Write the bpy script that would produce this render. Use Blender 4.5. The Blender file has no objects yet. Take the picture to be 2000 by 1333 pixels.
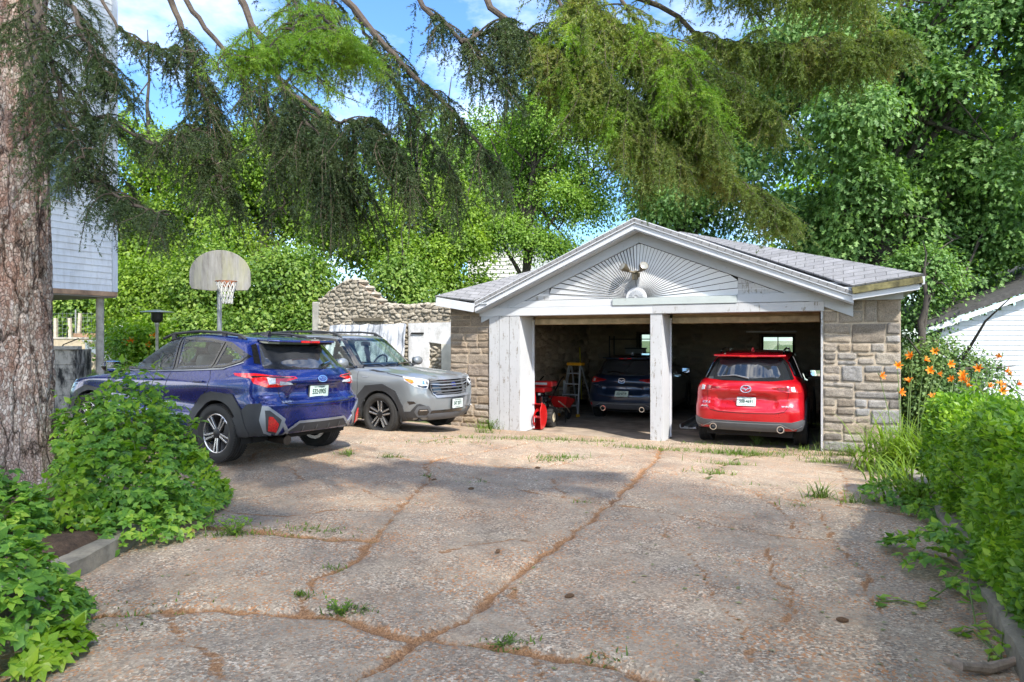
import bpy, bmesh, math, random
import numpy as np
from mathutils import Vector, Matrix
from mathutils.bvhtree import BVHTree
from mathutils.geometry import delaunay_2d_cdt

R = math.radians
scene = bpy.context.scene
col = scene.collection
rng = np.random.default_rng(7)
random.seed(7)

# ------------------------------------------------------------------ camera, sky, sun, exposure
EYE = 1.5
cam_data = bpy.data.cameras.new('camera')
cam = bpy.data.objects.new('camera', cam_data); col.objects.link(cam)
cam.location = (0, 0, EYE); cam.rotation_euler = (R(90), 0, 0)
cam_data.sensor_width = 36; cam_data.lens = 24.0; cam_data.shift_y = -0.00175
cam_data.clip_start = 0.05; cam_data.clip_end = 2000
scene.camera = cam

SUN = Vector((0.75, -1.45, 1.75)).normalized()          # towards the sun
sun_el = math.asin(SUN.z); sun_az = math.atan2(SUN.x, SUN.y)
world = bpy.data.worlds.new('World'); scene.world = world; world.use_nodes = True
nt = world.node_tree; nt.nodes.clear()
w_out = nt.nodes.new('ShaderNodeOutputWorld'); w_bg = nt.nodes.new('ShaderNodeBackground')
sky = nt.nodes.new('ShaderNodeTexSky'); sky.sky_type = 'NISHITA'; sky.sun_disc = False
sky.sun_elevation = sun_el; sky.sun_rotation = sun_az
sky.air_density = 1.3; sky.dust_density = 0.4; sky.ozone_density = 1.6
w_bg.inputs['Strength'].default_value = 0.085
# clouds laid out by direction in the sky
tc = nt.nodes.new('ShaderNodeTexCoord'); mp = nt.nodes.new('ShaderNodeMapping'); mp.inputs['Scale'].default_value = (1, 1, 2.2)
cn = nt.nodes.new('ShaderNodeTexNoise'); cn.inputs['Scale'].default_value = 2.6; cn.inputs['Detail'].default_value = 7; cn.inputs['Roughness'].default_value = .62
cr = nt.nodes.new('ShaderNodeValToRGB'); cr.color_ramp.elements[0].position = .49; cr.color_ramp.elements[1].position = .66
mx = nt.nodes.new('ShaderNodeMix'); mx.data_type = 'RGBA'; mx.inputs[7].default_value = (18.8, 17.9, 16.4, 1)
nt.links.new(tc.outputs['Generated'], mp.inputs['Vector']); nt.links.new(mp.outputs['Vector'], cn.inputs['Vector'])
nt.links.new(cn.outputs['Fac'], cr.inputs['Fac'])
sx_ = nt.nodes.new('ShaderNodeSeparateXYZ'); nt.links.new(tc.outputs['Generated'], sx_.inputs[0])      # unseen bright clouds added behind the camera for fill light, few ahead
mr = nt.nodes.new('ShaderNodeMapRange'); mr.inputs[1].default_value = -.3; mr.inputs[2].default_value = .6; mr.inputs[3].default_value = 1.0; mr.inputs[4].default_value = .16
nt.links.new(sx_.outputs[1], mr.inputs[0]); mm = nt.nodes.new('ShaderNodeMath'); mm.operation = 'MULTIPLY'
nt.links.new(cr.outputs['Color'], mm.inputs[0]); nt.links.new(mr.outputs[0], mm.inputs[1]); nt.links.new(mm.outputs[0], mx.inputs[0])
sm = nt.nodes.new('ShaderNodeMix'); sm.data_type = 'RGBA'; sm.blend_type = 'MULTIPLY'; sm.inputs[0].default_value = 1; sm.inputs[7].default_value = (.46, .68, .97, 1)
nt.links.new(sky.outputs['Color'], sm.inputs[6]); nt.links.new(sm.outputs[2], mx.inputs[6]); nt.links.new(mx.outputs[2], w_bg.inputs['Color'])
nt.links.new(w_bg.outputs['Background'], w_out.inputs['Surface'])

sun_d = bpy.data.lights.new('sun', 'SUN'); sun_d.energy = 2.15; sun_d.angle = R(1.8); sun_d.color = (1, .95, .86)
sun_o = bpy.data.objects.new('sun', sun_d); col.objects.link(sun_o)
sun_o.rotation_euler = SUN.to_track_quat('Z', 'Y').to_euler(); sun_o.location = SUN * 60

scene.view_settings.view_transform = 'Standard'; scene.view_settings.look = 'None'
scene.view_settings.exposure = 2.0; scene.view_settings.gamma = 1.0; scene.view_settings.use_curve_mapping = False
cy = scene.cycles
cy.max_bounces = 8; cy.diffuse_bounces = 4; cy.glossy_bounces = 4; cy.transmission_bounces = 6; cy.transparent_max_bounces = 12
cy.caustics_reflective = False; cy.caustics_refractive = False; cy.use_denoising = True

# ------------------------------------------------------------------ helpers
F = 1333.0
def at(px, py, Y):
    """point of the place seen at photo pixel (px,py) at distance Y"""
    return Vector(((px - 1000) / F * Y, Y, EYE + (663 - py) / F * Y))

def smooth01(t):
    t = np.clip(t, 0, 1); return t * t * (3 - 2 * t)

GO = Vector((-1.278, 14.2, -0.33)); GA = R(-25.5)         # garage front left corner and heading
GE = Vector((math.cos(GA), math.sin(GA), 0)); GB = Vector((-math.sin(GA), math.cos(GA), 0))

def ground_z(x, y):
    q = 0.4305 * x + 0.9026 * y
    s = .9026 * x - .4305 * y
    k = .33 * smooth01((q - 8.0 + np.clip(s + 3.2, -5, 5) * .25) / 4.2)
    z = -k
    lawn = 0.055 * np.clip(y - 11.5, 0, 40) + k
    return z + lawn * smooth01((-x - 5.2 + (y - 12) * .05) / 2.5) * smooth01((y - 9) / 4)

def gp(px, py, dz=0.0):
    """ground point under photo pixel"""
    lo, hi = 1.2, 60.0
    for _ in range(60):
        m = (lo + hi) / 2
        p = at(px, py, m)
        if p.z > ground_z(p.x, p.y): lo = m
        else: hi = m
    p = at(px, py, lo); p.z = float(ground_z(p.x, p.y)) + dz
    return p

def tag(o, label, cat, group=None):
    o['label'] = label; o['category'] = cat
    if group: o['group'] = group
    return o

def empty(name, loc, rz=0.0, label=None, cat=None, group=None, rot=None):
    o = bpy.data.objects.new(name, None); col.objects.link(o)
    o.location = loc; o.rotation_euler = rot if rot else (0, 0, rz); o.empty_display_size = .2
    if label: tag(o, label, cat, group)
    return o

def structure(o): o['kind'] = 'structure'; return o

def np_mesh(name, V, Fc, mat, parent=None, smooth=False, mats=None, midx=None):
    """V (n,3), Fc (m,k) integer array of equal sided faces"""
    V = np.asarray(V, np.float32); Fc = np.asarray(Fc, np.int32)
    me = bpy.data.meshes.new(name); n, k = Fc.shape
    me.vertices.add(len(V)); me.vertices.foreach_set('co', V.ravel())
    me.loops.add(n * k); me.loops.foreach_set('vertex_index', Fc.ravel())
    me.polygons.add(n); me.polygons.foreach_set('loop_start', np.arange(0, n * k, k, dtype=np.int32))
    try: me.polygons.foreach_set('loop_total', np.full(n, k, np.int32))
    except Exception: pass
    me.polygons.foreach_set('use_smooth', np.full(n, bool(smooth)))
    for m in (mats or [mat]): me.materials.append(m)
    if midx is not None: me.polygons.foreach_set('material_index', np.asarray(midx, np.int32))
    me.update(calc_edges=True); me.validate()
    o = bpy.data.objects.new(name, me); col.objects.link(o)
    if parent: o.parent = parent
    return o

def add_attr(o, name, vals):
    a = o.data.attributes.new(name, 'FLOAT', 'POINT'); a.data.foreach_set('value', np.asarray(vals, np.float32))

class MB:
    """collects simple solids and links them as one mesh object"""
    def __init__(s): s.v = []; s.f = []
    def add(s, vs, fs):
        b = len(s.v); s.v += [tuple(p) for p in vs]; s.f += [tuple(b + i for i in f) for f in fs]; return s
    def box(s, c, d, M=None, rz=0, ry=0, rx=0):
        hx, hy, hz = d[0] / 2, d[1] / 2, d[2] / 2
        vs = [Vector((x, y, z)) for x in (-hx, hx) for y in (-hy, hy) for z in (-hz, hz)]
        if M is None: M = Matrix.Rotation(rz, 3, 'Z') @ Matrix.Rotation(ry, 3, 'Y') @ Matrix.Rotation(rx, 3, 'X')
        vs = [M @ v + Vector(c) for v in vs]
        return s.add(vs, [(0, 1, 3, 2), (4, 6, 7, 5), (0, 4, 5, 1), (2, 3, 7, 6), (0, 2, 6, 4), (1, 5, 7, 3)])
    def b2(s, p0, p1):
        return s.box([(a + b) / 2 for a, b in zip(p0, p1)], [abs(b - a) for a, b in zip(p0, p1)])
    def bar(s, p0, p1, w, h, up=(0, 0, 1)):
        p0, p1 = Vector(p0), Vector(p1); d = p1 - p0; L = d.length; d.normalize()
        up = Vector(up); x = d.cross(up)
        if x.length < 1e-4: x = d.cross(Vector((1, 0, 0)))
        x.normalize(); z = x.cross(d)
        M = Matrix((x, d, z)).transposed()
        return s.box((p0 + p1) / 2, (w, L, h), M=M)
    def tube(s, pts, radii, n=8, caps=True):
        pts = [Vector(p) for p in pts]
        if not hasattr(radii, '__len__'): radii = [radii] * len(pts)
        b = len(s.v); prev = None
        for i, p in enumerate(pts):
            d = (pts[min(i + 1, len(pts) - 1)] - pts[max(i - 1, 0)])
            if d.length < 1e-9: d = Vector((0, 0, 1))
            d.normalize()
            if prev is None:
                x = d.orthogonal().normalized()
            else:
                x = prev - d * prev.dot(d)
                x = x.normalized() if x.length > 1e-6 else d.orthogonal().normalized()
            prev = x; y = d.cross(x)
            for k in range(n):
                a = 2 * math.pi * k / n
                s.v.append(tuple(p + (x * math.cos(a) + y * math.sin(a)) * radii[i]))
        for i in range(len(pts) - 1):
            for k in range(n):
                s.f.append((b + i * n + k, b + i * n + (k + 1) % n, b + (i + 1) * n + (k + 1) % n, b + (i + 1) * n + k))
        if caps:
            s.f.append(tuple(b + k for k in reversed(range(n)))); e = b + (len(pts) - 1) * n
            s.f.append(tuple(e + k for k in range(n)))
        return s
    def lathe(s, prof, n=32, M=None, close=False):
        """prof: (r, h) round local z; M 4x4"""
        b = len(s.v); M = M or Matrix.Identity(4)
        for r, h in prof:
            for k in range(n):
                a = 2 * math.pi * k / n
                s.v.append(tuple(M @ Vector((r * math.cos(a), r * math.sin(a), h))))
        m = len(prof)
        for i in range(m if close else m - 1):
            j = (i + 1) % m
            for k in range(n):
                s.f.append((b + i * n + k, b + i * n + (k + 1) % n, b + j * n + (k + 1) % n, b + j * n + k))
        return s
    def prism(s, poly, d0, d1, fn):
        """poly 2-D, fn(a,b,d) -> 3-D"""
        n = len(poly)
        vs = [fn(a, b, d0) for a, b in poly] + [fn(a, b, d1) for a, b in poly]
        return s.add(vs, [tuple(reversed(range(n))), tuple(range(n, 2 * n))] + [(i, (i + 1) % n, n + (i + 1) % n, n + i) for i in range(n)])
    def sph(s, c, r, sc=(1, 1, 1), n=12):
        prof = []; c = Vector(c); b = len(s.v)
        for i in range(n // 2 + 1):
            a = math.pi * i / (n // 2)
            for k in range(n):
                t = 2 * math.pi * k / n
                s.v.append((c.x + r * sc[0] * math.sin(a) * math.cos(t), c.y + r * sc[1] * math.sin(a) * math.sin(t), c.z + r * sc[2] * math.cos(a)))
        for i in range(n // 2):
            for k in range(n): s.f.append((b + i * n + k, b + (i + 1) * n + k, b + (i + 1) * n + (k + 1) % n, b + i * n + (k + 1) % n))
        return s
    def build(s, name, mat, parent=None, smooth=False, bevel=0.0, sharp=35):
        me = bpy.data.meshes.new(name); me.from_pydata(s.v, [], s.f); me.materials.append(mat)
        bm = bmesh.new(); bm.from_mesh(me); bmesh.ops.recalc_face_normals(bm, faces=bm.faces); bm.to_mesh(me); bm.free()
        if smooth:
            me.polygons.foreach_set('use_smooth', [True] * len(me.polygons)); me.set_sharp_from_angle(angle=R(sharp))
        me.update(); o = bpy.data.objects.new(name, me); col.objects.link(o)
        if parent: o.parent = parent
        if bevel:
            m = o.modifiers.new('edge', 'BEVEL'); m.width = bevel; m.segments = 2; m.limit_method = 'ANGLE'; m.angle_limit = R(40)
        return o

def text_mesh(s, size, mat, name, parent, M, extrude=.002, sx=1.0, bold=0.0):
    cu = bpy.data.curves.new('t', 'FONT'); cu.body = s; cu.size = size; cu.align_x = 'CENTER'; cu.align_y = 'CENTER'; cu.extrude = extrude; cu.offset = bold
    cu.resolution_u = 3
    to = bpy.data.objects.new('t', cu); col.objects.link(to)
    dg = bpy.context.evaluated_depsgraph_get(); me = bpy.data.meshes.new_from_object(to.evaluated_get(dg))
    bpy.data.objects.remove(to); bpy.data.curves.remove(cu)
    me.transform(Matrix.Diagonal((sx, 1, 1, 1))); me.transform(M)
    me.materials.clear(); me.materials.append(mat)
    o = bpy.data.objects.new(name, me); col.objects.link(o); o.parent = parent
    return o

# ------------------------------------------------------------------ materials
def base_mat(name):
    m = bpy.data.materials.new(name); m.use_nodes = True
    n = m.node_tree; b = n.nodes['Principled BSDF']; return m, n, b
def setc(sock, c): sock.default_value = (c[0], c[1], c[2], 1)
def N(n, t, **kw):
    x = n.nodes.new(t)
    for k, v in kw.items():
        if k in x.inputs: x.inputs[k].default_value = v
        else: setattr(x, k, v)
    return x
def ramp(n, fac, stops):
    r = n.nodes.new('ShaderNodeValToRGB'); e = r.color_ramp.elements
    while len(e) < len(stops): e.new(.5)
    for i, (p, c) in enumerate(stops):
        e[i].position = p; e[i].color = (c[0], c[1], c[2], 1)
    n.links.new(fac, r.inputs['Fac']); return r.outputs['Color']
def mixc(n, fac, a, b, blend='MIX'):
    m = n.nodes.new('ShaderNodeMix'); m.data_type = 'RGBA'; m.blend_type = blend
    for s, v in ((0, fac), (6, a), (7, b)):
        if isinstance(v, bpy.types.NodeSocket): n.links.new(v, m.inputs[s])
        elif s == 0: m.inputs[0].default_value = v
        else: m.inputs[s].default_value = (v[0], v[1], v[2], 1)
    return m.outputs[2]
def mathn(n, op, a, b=None, clamp=False):
    m = n.nodes.new('ShaderNodeMath'); m.operation = op; m.use_clamp = clamp
    for i, v in enumerate((a, b)):
        if v is None: continue
        if isinstance(v, bpy.types.NodeSocket): n.links.new(v, m.inputs[i])
        else: m.inputs[i].default_value = v
    return m.outputs[0]
def coords(n, scale=(1, 1, 1), kind='Object'):
    t = n.nodes.new('ShaderNodeTexCoord'); m = n.nodes.new('ShaderNodeMapping'); m.inputs['Scale'].default_value = scale
    n.links.new(t.outputs[kind], m.inputs['Vector']); return m.outputs['Vector']
def noise(n, vec, scale, detail=5, rough=.6, out='Fac'):
    x = N(n, 'ShaderNodeTexNoise', Scale=scale, Detail=detail, Roughness=rough); n.links.new(vec, x.inputs['Vector']); return x.outputs[out]
def bump(n, b, h, strength=.3, dist=.02, prev=None):
    x = N(n, 'ShaderNodeBump', Strength=strength, Distance=dist); n.links.new(h, x.inputs['Height'])
    if prev: n.links.new(prev, x.inputs['Normal'])
    n.links.new(x.outputs['Normal'], b.inputs['Normal']); return x.outputs['Normal']

def plain(name, c, rough=.5, metal=0.0, coat=0.0, var=.12, scale=6.0, bmp=0.0, bscale=60.0, stretch=(1, 1, 1), spec=.5):
    """one colour with a little uneven wear"""
    m, n, b = base_mat(name)
    v = coords(n, stretch); f = noise(n, v, scale, 6, .65)
    c0 = [x * (1 - var) for x in c]; c1 = [min(1, x * (1 + var)) for x in c]
    n.links.new(ramp(n, f, [(.3, c0), (.7, c1)]), b.inputs['Base Color'])
    b.inputs['Roughness'].default_value = rough; b.inputs['Metallic'].default_value = metal
    b.inputs['Coat Weight'].default_value = coat; b.inputs['Specular IOR Level'].default_value = spec
    if bmp: bump(n, b, noise(n, v, bscale, 4, .6), bmp, .01)
    return m
# ------------------------------------------------------------------ numeric noise
def vnoise(x, y, seed=0):
    xi = np.floor(x).astype(np.int64); yi = np.floor(y).astype(np.int64); xf = x - xi; yf = y - yi
    def h(a, b):
        k = (a * 374761393 + b * 668265263 + seed * 974634777) & 0xffffffff
        k = ((k ^ (k >> 13)) * 1274126177) & 0xffffffff
        return ((k ^ (k >> 16)) & 0xffff) / 65535.0
    u = xf * xf * (3 - 2 * xf); v = yf * yf * (3 - 2 * yf)
    return (h(xi, yi) * (1 - u) + h(xi + 1, yi) * u) * (1 - v) + (h(xi, yi + 1) * (1 - u) + h(xi + 1, yi + 1) * u) * v
def fbm(x, y, oct=4, seed=0):
    s = 0; a = .5
    for i in range(oct): s = s + a * vnoise(x * 2 ** i, y * 2 ** i, seed + i); a *= .5
    return s

def grid_faces(nu, nv):
    i = np.arange(nu - 1)[:, None] * nv + np.arange(nv - 1)[None, :]
    i = i.ravel(); return np.stack([i, i + nv, i + nv + 1, i + 1], 1)

# ------------------------------------------------------------------ ground sheet (lawn and earth), reaches the horizon
def mat_lawn():
    m, n, b = base_mat('lawn'); v = coords(n)
    c = ramp(n, noise(n, v, .7, 6, .7), [(.3, (.035, .06, .012)), (.5, (.075, .11, .02)), (.72, (.13, .15, .04))])
    n.links.new(c, b.inputs['Base Color']); b.inputs['Roughness'].default_value = .9
    bump(n, b, noise(n, v, 40, 4, .7), .8, .05); return m
def mat_soil():
    m, n, b = base_mat('soil'); v = coords(n)
    c = ramp(n, noise(n, v, 14, 8, .75), [(.3, (.03, .018, .01)), (.5, (.10, .058, .032)), (.72, (.19, .12, .075))])
    n.links.new(c, b.inputs['Base Color']); b.inputs['Roughness'].default_value = .95
    bump(n, b, noise(n, v, 60, 5, .75), 1, .03); return m
M_lawn, M_soil = mat_lawn(), mat_soil()
xs = np.concatenate([np.linspace(-400, -32, 20), np.linspace(-30, 30, 161), np.linspace(32, 400, 20)])
ys = np.concatenate([np.linspace(-60, -8, 10), np.linspace(-7, 45, 141), np.linspace(47, 700, 26)])
X, Y = np.meshgrid(xs, ys, indexing='ij')
_s = X * GE.x + Y * GE.y; _q = X * GB.x + Y * GB.y
Z = ground_z(X, Y) - .05 - .16 * smooth01((_s + 12.5) / 1.5) * smooth01((.6 - _s) / .5) * smooth01((12.27 - .2 - _q) / .8)
structure(np_mesh('ground', np.stack([X, Y, Z], -1).reshape(-1, 3), grid_faces(len(xs), len(ys)), M_lawn, smooth=True))

# ------------------------------------------------------------------ driveway of cracked concrete
CRACKS = [  # photo pixels, half width (m), strength of grass
 ([(620,1390),(690,1333),(760,1285),(830,1243),(870,1215),(930,1180),(985,1133),(1040,1092),(1105,1048),(1150,1015),(1192,985),(1215,960),(1245,935),(1270,908),(1286,888),(1290,872)], .045, .06),
 ([(120,1203),(200,1198),(330,1194),(430,1190),(520,1193),(600,1196),(655,1198),(700,1207),(745,1228),(790,1240),(835,1243),(880,1247),(960,1257),(1050,1272),(1130,1283),(1200,1300),(1290,1340)], .05, .3),
 ([(590,1195),(598,1165),(612,1130),(650,1115),(690,1098),(717,1068),(733,1054),(765,1018),(790,985),(815,962),(838,940),(835,925),(832,908),(842,900),(880,890),(940,881),(990,872),(1030,863)], .035, .35),
 ([(395,1030),(450,1034),(510,1043),(570,1050),(640,1056),(733,1056)], .07, .5),
 ([(400,975),(440,973),(520,968)], .02, .6),
 ([(838,905),(890,925),(935,932),(985,948),(1040,962),(1100,970),(1150,980),(1192,985)], .02, .2),
 ([(700,884),(760,890),(830,906)], .018, .2),
 ([(1192,985),(1260,992),(1330,1008),(1400,1025),(1460,1036),(1540,1047),(1620,1053),(1700,1062)], .022, .1),
 ([(1380,937),(1400,920),(1415,905),(1440,895),(1490,884),(1520,882)], .03, 1.0),
 ([(1380,937),(1430,948),(1478,963),(1510,985),(1540,1010),(1557,1038)], .012, .1),
 ([(1270,925),(1320,931),(1380,937)], .012, .2),
 ([(880,890),(960,905),(1040,911),(1100,903),(1150,893),(1215,885),(1290,884),(1360,890),(1415,897)], .014, .5),
 ([(830,862),(900,853),(950,850),(1000,858),(1060,862),(1120,864),(1180,868),(1280,876),(1330,880)], .03, 1.0),
 ([(1500,1068),(1503,1100),(1515,1128),(1540,1150),(1545,1180),(1535,1225)], .02, .05),
 ([(1478,963),(1560,975),(1640,985),(1740,1000),(1800,1010)], .02, .3),
 ([(1120,905),(1085,893),(1055,875),(1040,862)], .014, .6),
 ([(1520,884),(1600,893),(1680,905),(1730,915)], .016, .5),
 ([(485,905),(500,885),(560,878),(640,880),(700,884)], .025, .1),
 ([(420,985),(470,1003),(560,1010),(650,1000),(740,1005),(790,985)], .008, .1),
 ([(860,1080),(920,1060),(1010,1050),(1080,1060)], .006, 0),
 ([(1290,1010),(1310,1060),(1370,1110),(1390,1180),(1450,1230),(1460,1300)], .008, 0),
 ([(1600,985),(1630,1060),(1690,1110),(1700,1180),(1760,1230)], .008, .1),
 ([(560,905),(600,940),(690,950),(740,975),(780,985)], .007, .1),
 ([(1080,930),(1090,955),(1110,970)], .007, 0),
 ([(1640,985),(1655,940),(1640,915)], .008, .2),
 ([(330,1194),(350,1250),(420,1290),(440,1345)], .008, 0),
 ([(1050,1275),(1060,1310),(1050,1345)], .008, 0),
 ([(1010,1130),(1010,1165),(1030,1200),(1060,1225)], .008, 0),
]
S0 = GO.x * GE.x + GO.y * GE.y; Q0 = GO.x * GB.x + GO.y * GB.y
def to_sq(p): return (p.x * GE.x + p.y * GE.y, p.x * GB.x + p.y * GB.y)
crack_paths = []
for pts, w, g in CRACKS:
    wp = [gp(px, min(py, 1600)) for px, py in pts]
    crack_paths.append(([to_sq(p) for p in wp], w, g))
ss = np.arange(-13.5, .82, .03); qs = np.arange(-2.5, Q0 + .02, .03); qs = np.append(qs, Q0 + .02)
Sg, Qg = np.meshgrid(ss, qs, indexing='ij')
wob = (fbm(Sg * 9, Qg * 9, 5, 3) - .47) * .13
crk = np.zeros_like(Sg); grs = np.zeros_like(Sg); dip = np.zeros_like(Sg)
for pts, w, g in crack_paths:
    P = np.array(pts); d = np.full(Sg.shape, 9.0)
    lo = P.min(0) - .5; hi = P.max(0) + .5
    msk = (Sg > lo[0]) & (Sg < hi[0]) & (Qg > lo[1]) & (Qg < hi[1])
    sx, qx = Sg[msk] + wob[msk], Qg[msk] + wob[msk][::-1] * .5; dm = np.full(sx.shape, 9.0)
    for a, b in zip(P[:-1], P[1:]):
        ab = b - a; L2 = max(ab @ ab, 1e-9)
        t = np.clip(((sx - a[0]) * ab[0] + (qx - a[1]) * ab[1]) / L2, 0, 1)
        dm = np.minimum(dm, np.hypot(sx - a[0] - t * ab[0], qx - a[1] - t * ab[1]))
    d[msk] = dm
    c = np.exp(-(d / max(w * .92, .015)) ** 2); crk = np.maximum(crk, c); grs = np.maximum(grs, c * g)
    dip = np.maximum(dip, np.exp(-(d / max(w * .8, .016)) ** 2) * min(w * .9, .045))
Xd = Sg * GE.x + Qg * GB.x; Yd = Sg * GE.y + Qg * GB.y
slab = (fbm(Sg * .55 + 5, Qg * .55, 3, 11) - .45) * .10 * np.clip((Q0 - .6 - Qg) / 1.5, 0, 1)
Zd = ground_z(Xd, Yd) + slab - dip + (fbm(Sg * 12, Qg * 12, 3, 21) - .45) * .012
def mat_drive():
    m, n, b = base_mat('concrete_drive'); v = coords(n)
    at_c = N(n, 'ShaderNodeAttribute'); at_c.attribute_name = 'crack'
    at_g = N(n, 'ShaderNodeAttribute'); at_g.attribute_name = 'grass'
    big = noise(n, v, .9, 6, .65); mid = noise(n, v, 5, 6, .7)
    vo = N(n, 'ShaderNodeTexVoronoi', Scale=84.0); n.links.new(v, vo.inputs['Vector'])
    vo2 = N(n, 'ShaderNodeTexVoronoi', Scale=170.0); n.links.new(v, vo2.inputs['Vector'])
    sep = N(n, 'ShaderNodeSeparateColor'); n.links.new(vo.outputs['Color'], sep.inputs[0])
    peb = ramp(n, sep.outputs[0], [(0, (.085, .072, .062)), (.22, (.145, .128, .112)), (.55, (.235, .208, .178)), (.8, (.32, .29, .25)), (1, (.50, .465, .42))])
    cem = ramp(n, mid, [(.3, (.16, .142, .122)), (.7, (.28, .25, .212))])
    k = ramp(n, noise(n, v, 2.3, 5, .6), [(.38, (.25, .25, .25)), (.6, (.85, .85, .85))])
    basec = mixc(n, k, cem, peb)
    basec = mixc(n, .55, basec, ramp(n, big, [(.32, (.62, .57, .57)), (.55, (1, 1, 1)), (.7, (1.12, 1.08, 1.0))]), 'MULTIPLY')
    fle = mathn(n, 'MULTIPLY', mathn(n, 'GREATER_THAN', sep.outputs[1], .80), ramp(n, noise(n, v, 1.6, 5, .7), [(.36, (0, 0, 0)), (.6, (.9, .9, .9))]))
    basec = mixc(n, fle, basec, (.30, .145, .06))
    # dark stains and old wear
    st = ramp(n, noise(n, coords(n, (1, .6, 1)), 1.7, 7, .72), [(.34, (.60, .57, .55)), (.5, (1, 1, 1))])
    basec = mixc(n, .7, basec, st, 'MULTIPLY')
    basec = mixc(n, 1.0, basec, (1.50, 1.33, 1.10), 'MULTIPLY')
    # fallen brown needles: along the cracks and in patches
    fine = noise(n, v, 95, 3, .7)
    need = ramp(n, fine, [(.3, (.09, .045, .02)), (.46, (.26, .125, .052)), (.6, (.38, .205, .09)), (.75, (.42, .29, .18))])
    pat = mathn(n, 'MULTIPLY', mathn(n, 'SUBTRACT', noise(n, coords(n, (1.0, 1.0, 1.0)), 1.15, 7, .78), .475), 3.6, True)
    pat = mathn(n, 'MULTIPLY', pat, .75)
    cover = mathn(n, 'ADD', mathn(n, 'MULTIPLY', at_c.outputs['Fac'], mathn(n, 'ADD', .35, mathn(n, 'MULTIPLY', noise(n, v, 3.0, 5, .7), 1.0))), pat, True)
    thr = mathn(n, 'MULTIPLY', mathn(n, 'SUBTRACT', cover, mathn(n, 'MULTIPLY', noise(n, v, 42, 4, .75), .95)), 4.5, True)
    c1 = mixc(n, thr, basec, need)
    gapc = mathn(n, 'MULTIPLY', mathn(n, 'SUBTRACT', at_c.outputs['Fac'], .72), mathn(n, 'MULTIPLY', noise(n, v, 7, 5, .7), 5.0), True)
    c1 = mixc(n, mathn(n, 'MULTIPLY', gapc, .45), c1, (.045, .032, .022))
    moss = ramp(n, fine, [(.35, (.035, .05, .012)), (.65, (.10, .12, .03))])
    gm = mathn(n, 'MULTIPLY', mathn(n, 'SUBTRACT', at_g.outputs['Fac'], mathn(n, 'MULTIPLY', noise(n, v, 22, 4, .7), .8)), 4.0, True)
    c2 = mixc(n, gm, c1, moss)
    n.links.new(c2, b.inputs['Base Color']); b.inputs['Roughness'].default_value = .92
    h = mathn(n, 'ADD', mathn(n, 'MULTIPLY', vo.outputs['Distance'], .6), mathn(n, 'MULTIPLY', vo2.outputs['Distance'], .35))
    h = mathn(n, 'ADD', h, mathn(n, 'MULTIPLY', noise(n, v, 300, 2, .5), .25))
    nn = bump(n, b, h, .75, .008); bump(n, b, mid, .4, .03, nn)
    return m
M_drive = mat_drive()
drv = np_mesh('driveway', np.stack([Xd, Yd, Zd], -1).reshape(-1, 3), grid_faces(len(ss), len(qs)), M_drive, smooth=True)
add_attr(drv, 'crack', crk.ravel()); add_attr(drv, 'grass', grs.ravel()); structure(drv)

def drive_z(x, y):
    """height of the driveway surface (bilinear lookup)"""
    s = x * GE.x + y * GE.y; q = x * GB.x + y * GB.y
    i = int(np.clip((s - ss[0]) / .03, 0, len(ss) - 2)); j = int(np.clip((q - qs[0]) / .03, 0, len(qs) - 3))
    if s < ss[0] or s > ss[-1] or q > qs[-1]: return float(ground_z(x, y))
    return float(Zd[i, j])

# planting beds: raised earth beside the drive
def bed(name, x0, x1, y0, y1, h, seed, drop):
    x_ = np.linspace(x0, x1, 120); y_ = np.linspace(y0, y1, 140); x, y = np.meshgrid(x_, y_, indexing='ij')
    z = ground_z(x, y) + h * drop(x, y) + (fbm(x * 2.2, y * 2.2, 4, seed) - .45) * .12 - .05 - .14 * (drop(x, y) < .05)
    return structure(np_mesh(name, np.stack([x, y, z], -1).reshape(-1, 3), grid_faces(120, 140), M_soil, smooth=True))
bed('planting_bed', -11, -2.55, -2, 9, .2, 5, lambda x, y: smooth01((-2.72 - x) / .25) * smooth01((5.6 - y - .9 * (x + 2.8)) / 1.0) * smooth01((x + 10.5) / 2) * (1 + .5 * smooth01((-3.2 - x) / 1.0)))
bed('hedge_bed', 1.0, 9.5, -2, 14, .2, 9, lambda x, y: smooth01((x * GE.x + y * GE.y - .84) / .3) * smooth01((9.5 - x) / 1.0))

# kerbs: old concrete, worn and not quite straight
M_kerb = plain('kerb_concrete', (.20, .175, .13), .95, var=.5, scale=5, bmp=.9, bscale=45)
def kerb(name, s0, q0, s1, q1, w, h, label, seed):
    mb = MB(); L = math.hypot(s1 - s0, q1 - q0); n = int(L / .12)
    ring = [(-w / 2, -.1), (-w / 2, h * .92), (-w / 2 + .03, h), (w / 2 - .03, h), (w / 2, h * .92), (w / 2, -.1)]
    vs = []; k = len(ring); dx, dq = (s1 - s0) / L, (q1 - q0) / L
    for i in range(n + 1):
        t = i / n; s = s0 + (s1 - s0) * t; q = q0 + (q1 - q0) * t
        for a, b in ring:
            j = (random.random() - .5) * .025
            S = s + (a + j) * dq; Q = q - (a + j) * dx
            x = S * GE.x + Q * GB.x; y = S * GE.y + Q * GB.y
            vs.append((x, y, float(ground_z(x, y)) + b + (random.random() - .5) * .02 * (b > 0)))
    fs = [(i * k + j, i * k + j + 1, (i + 1) * k + j + 1, (i + 1) * k + j) for i in range(n) for j in range(k - 1)]
    fs += [tuple(range(k)), tuple(n * k + j for j in reversed(range(k)))]
    mb.add(vs, fs); o = mb.build(name, M_kerb, smooth=True, sharp=50); tag(o, label, 'kerb'); return o
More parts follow.
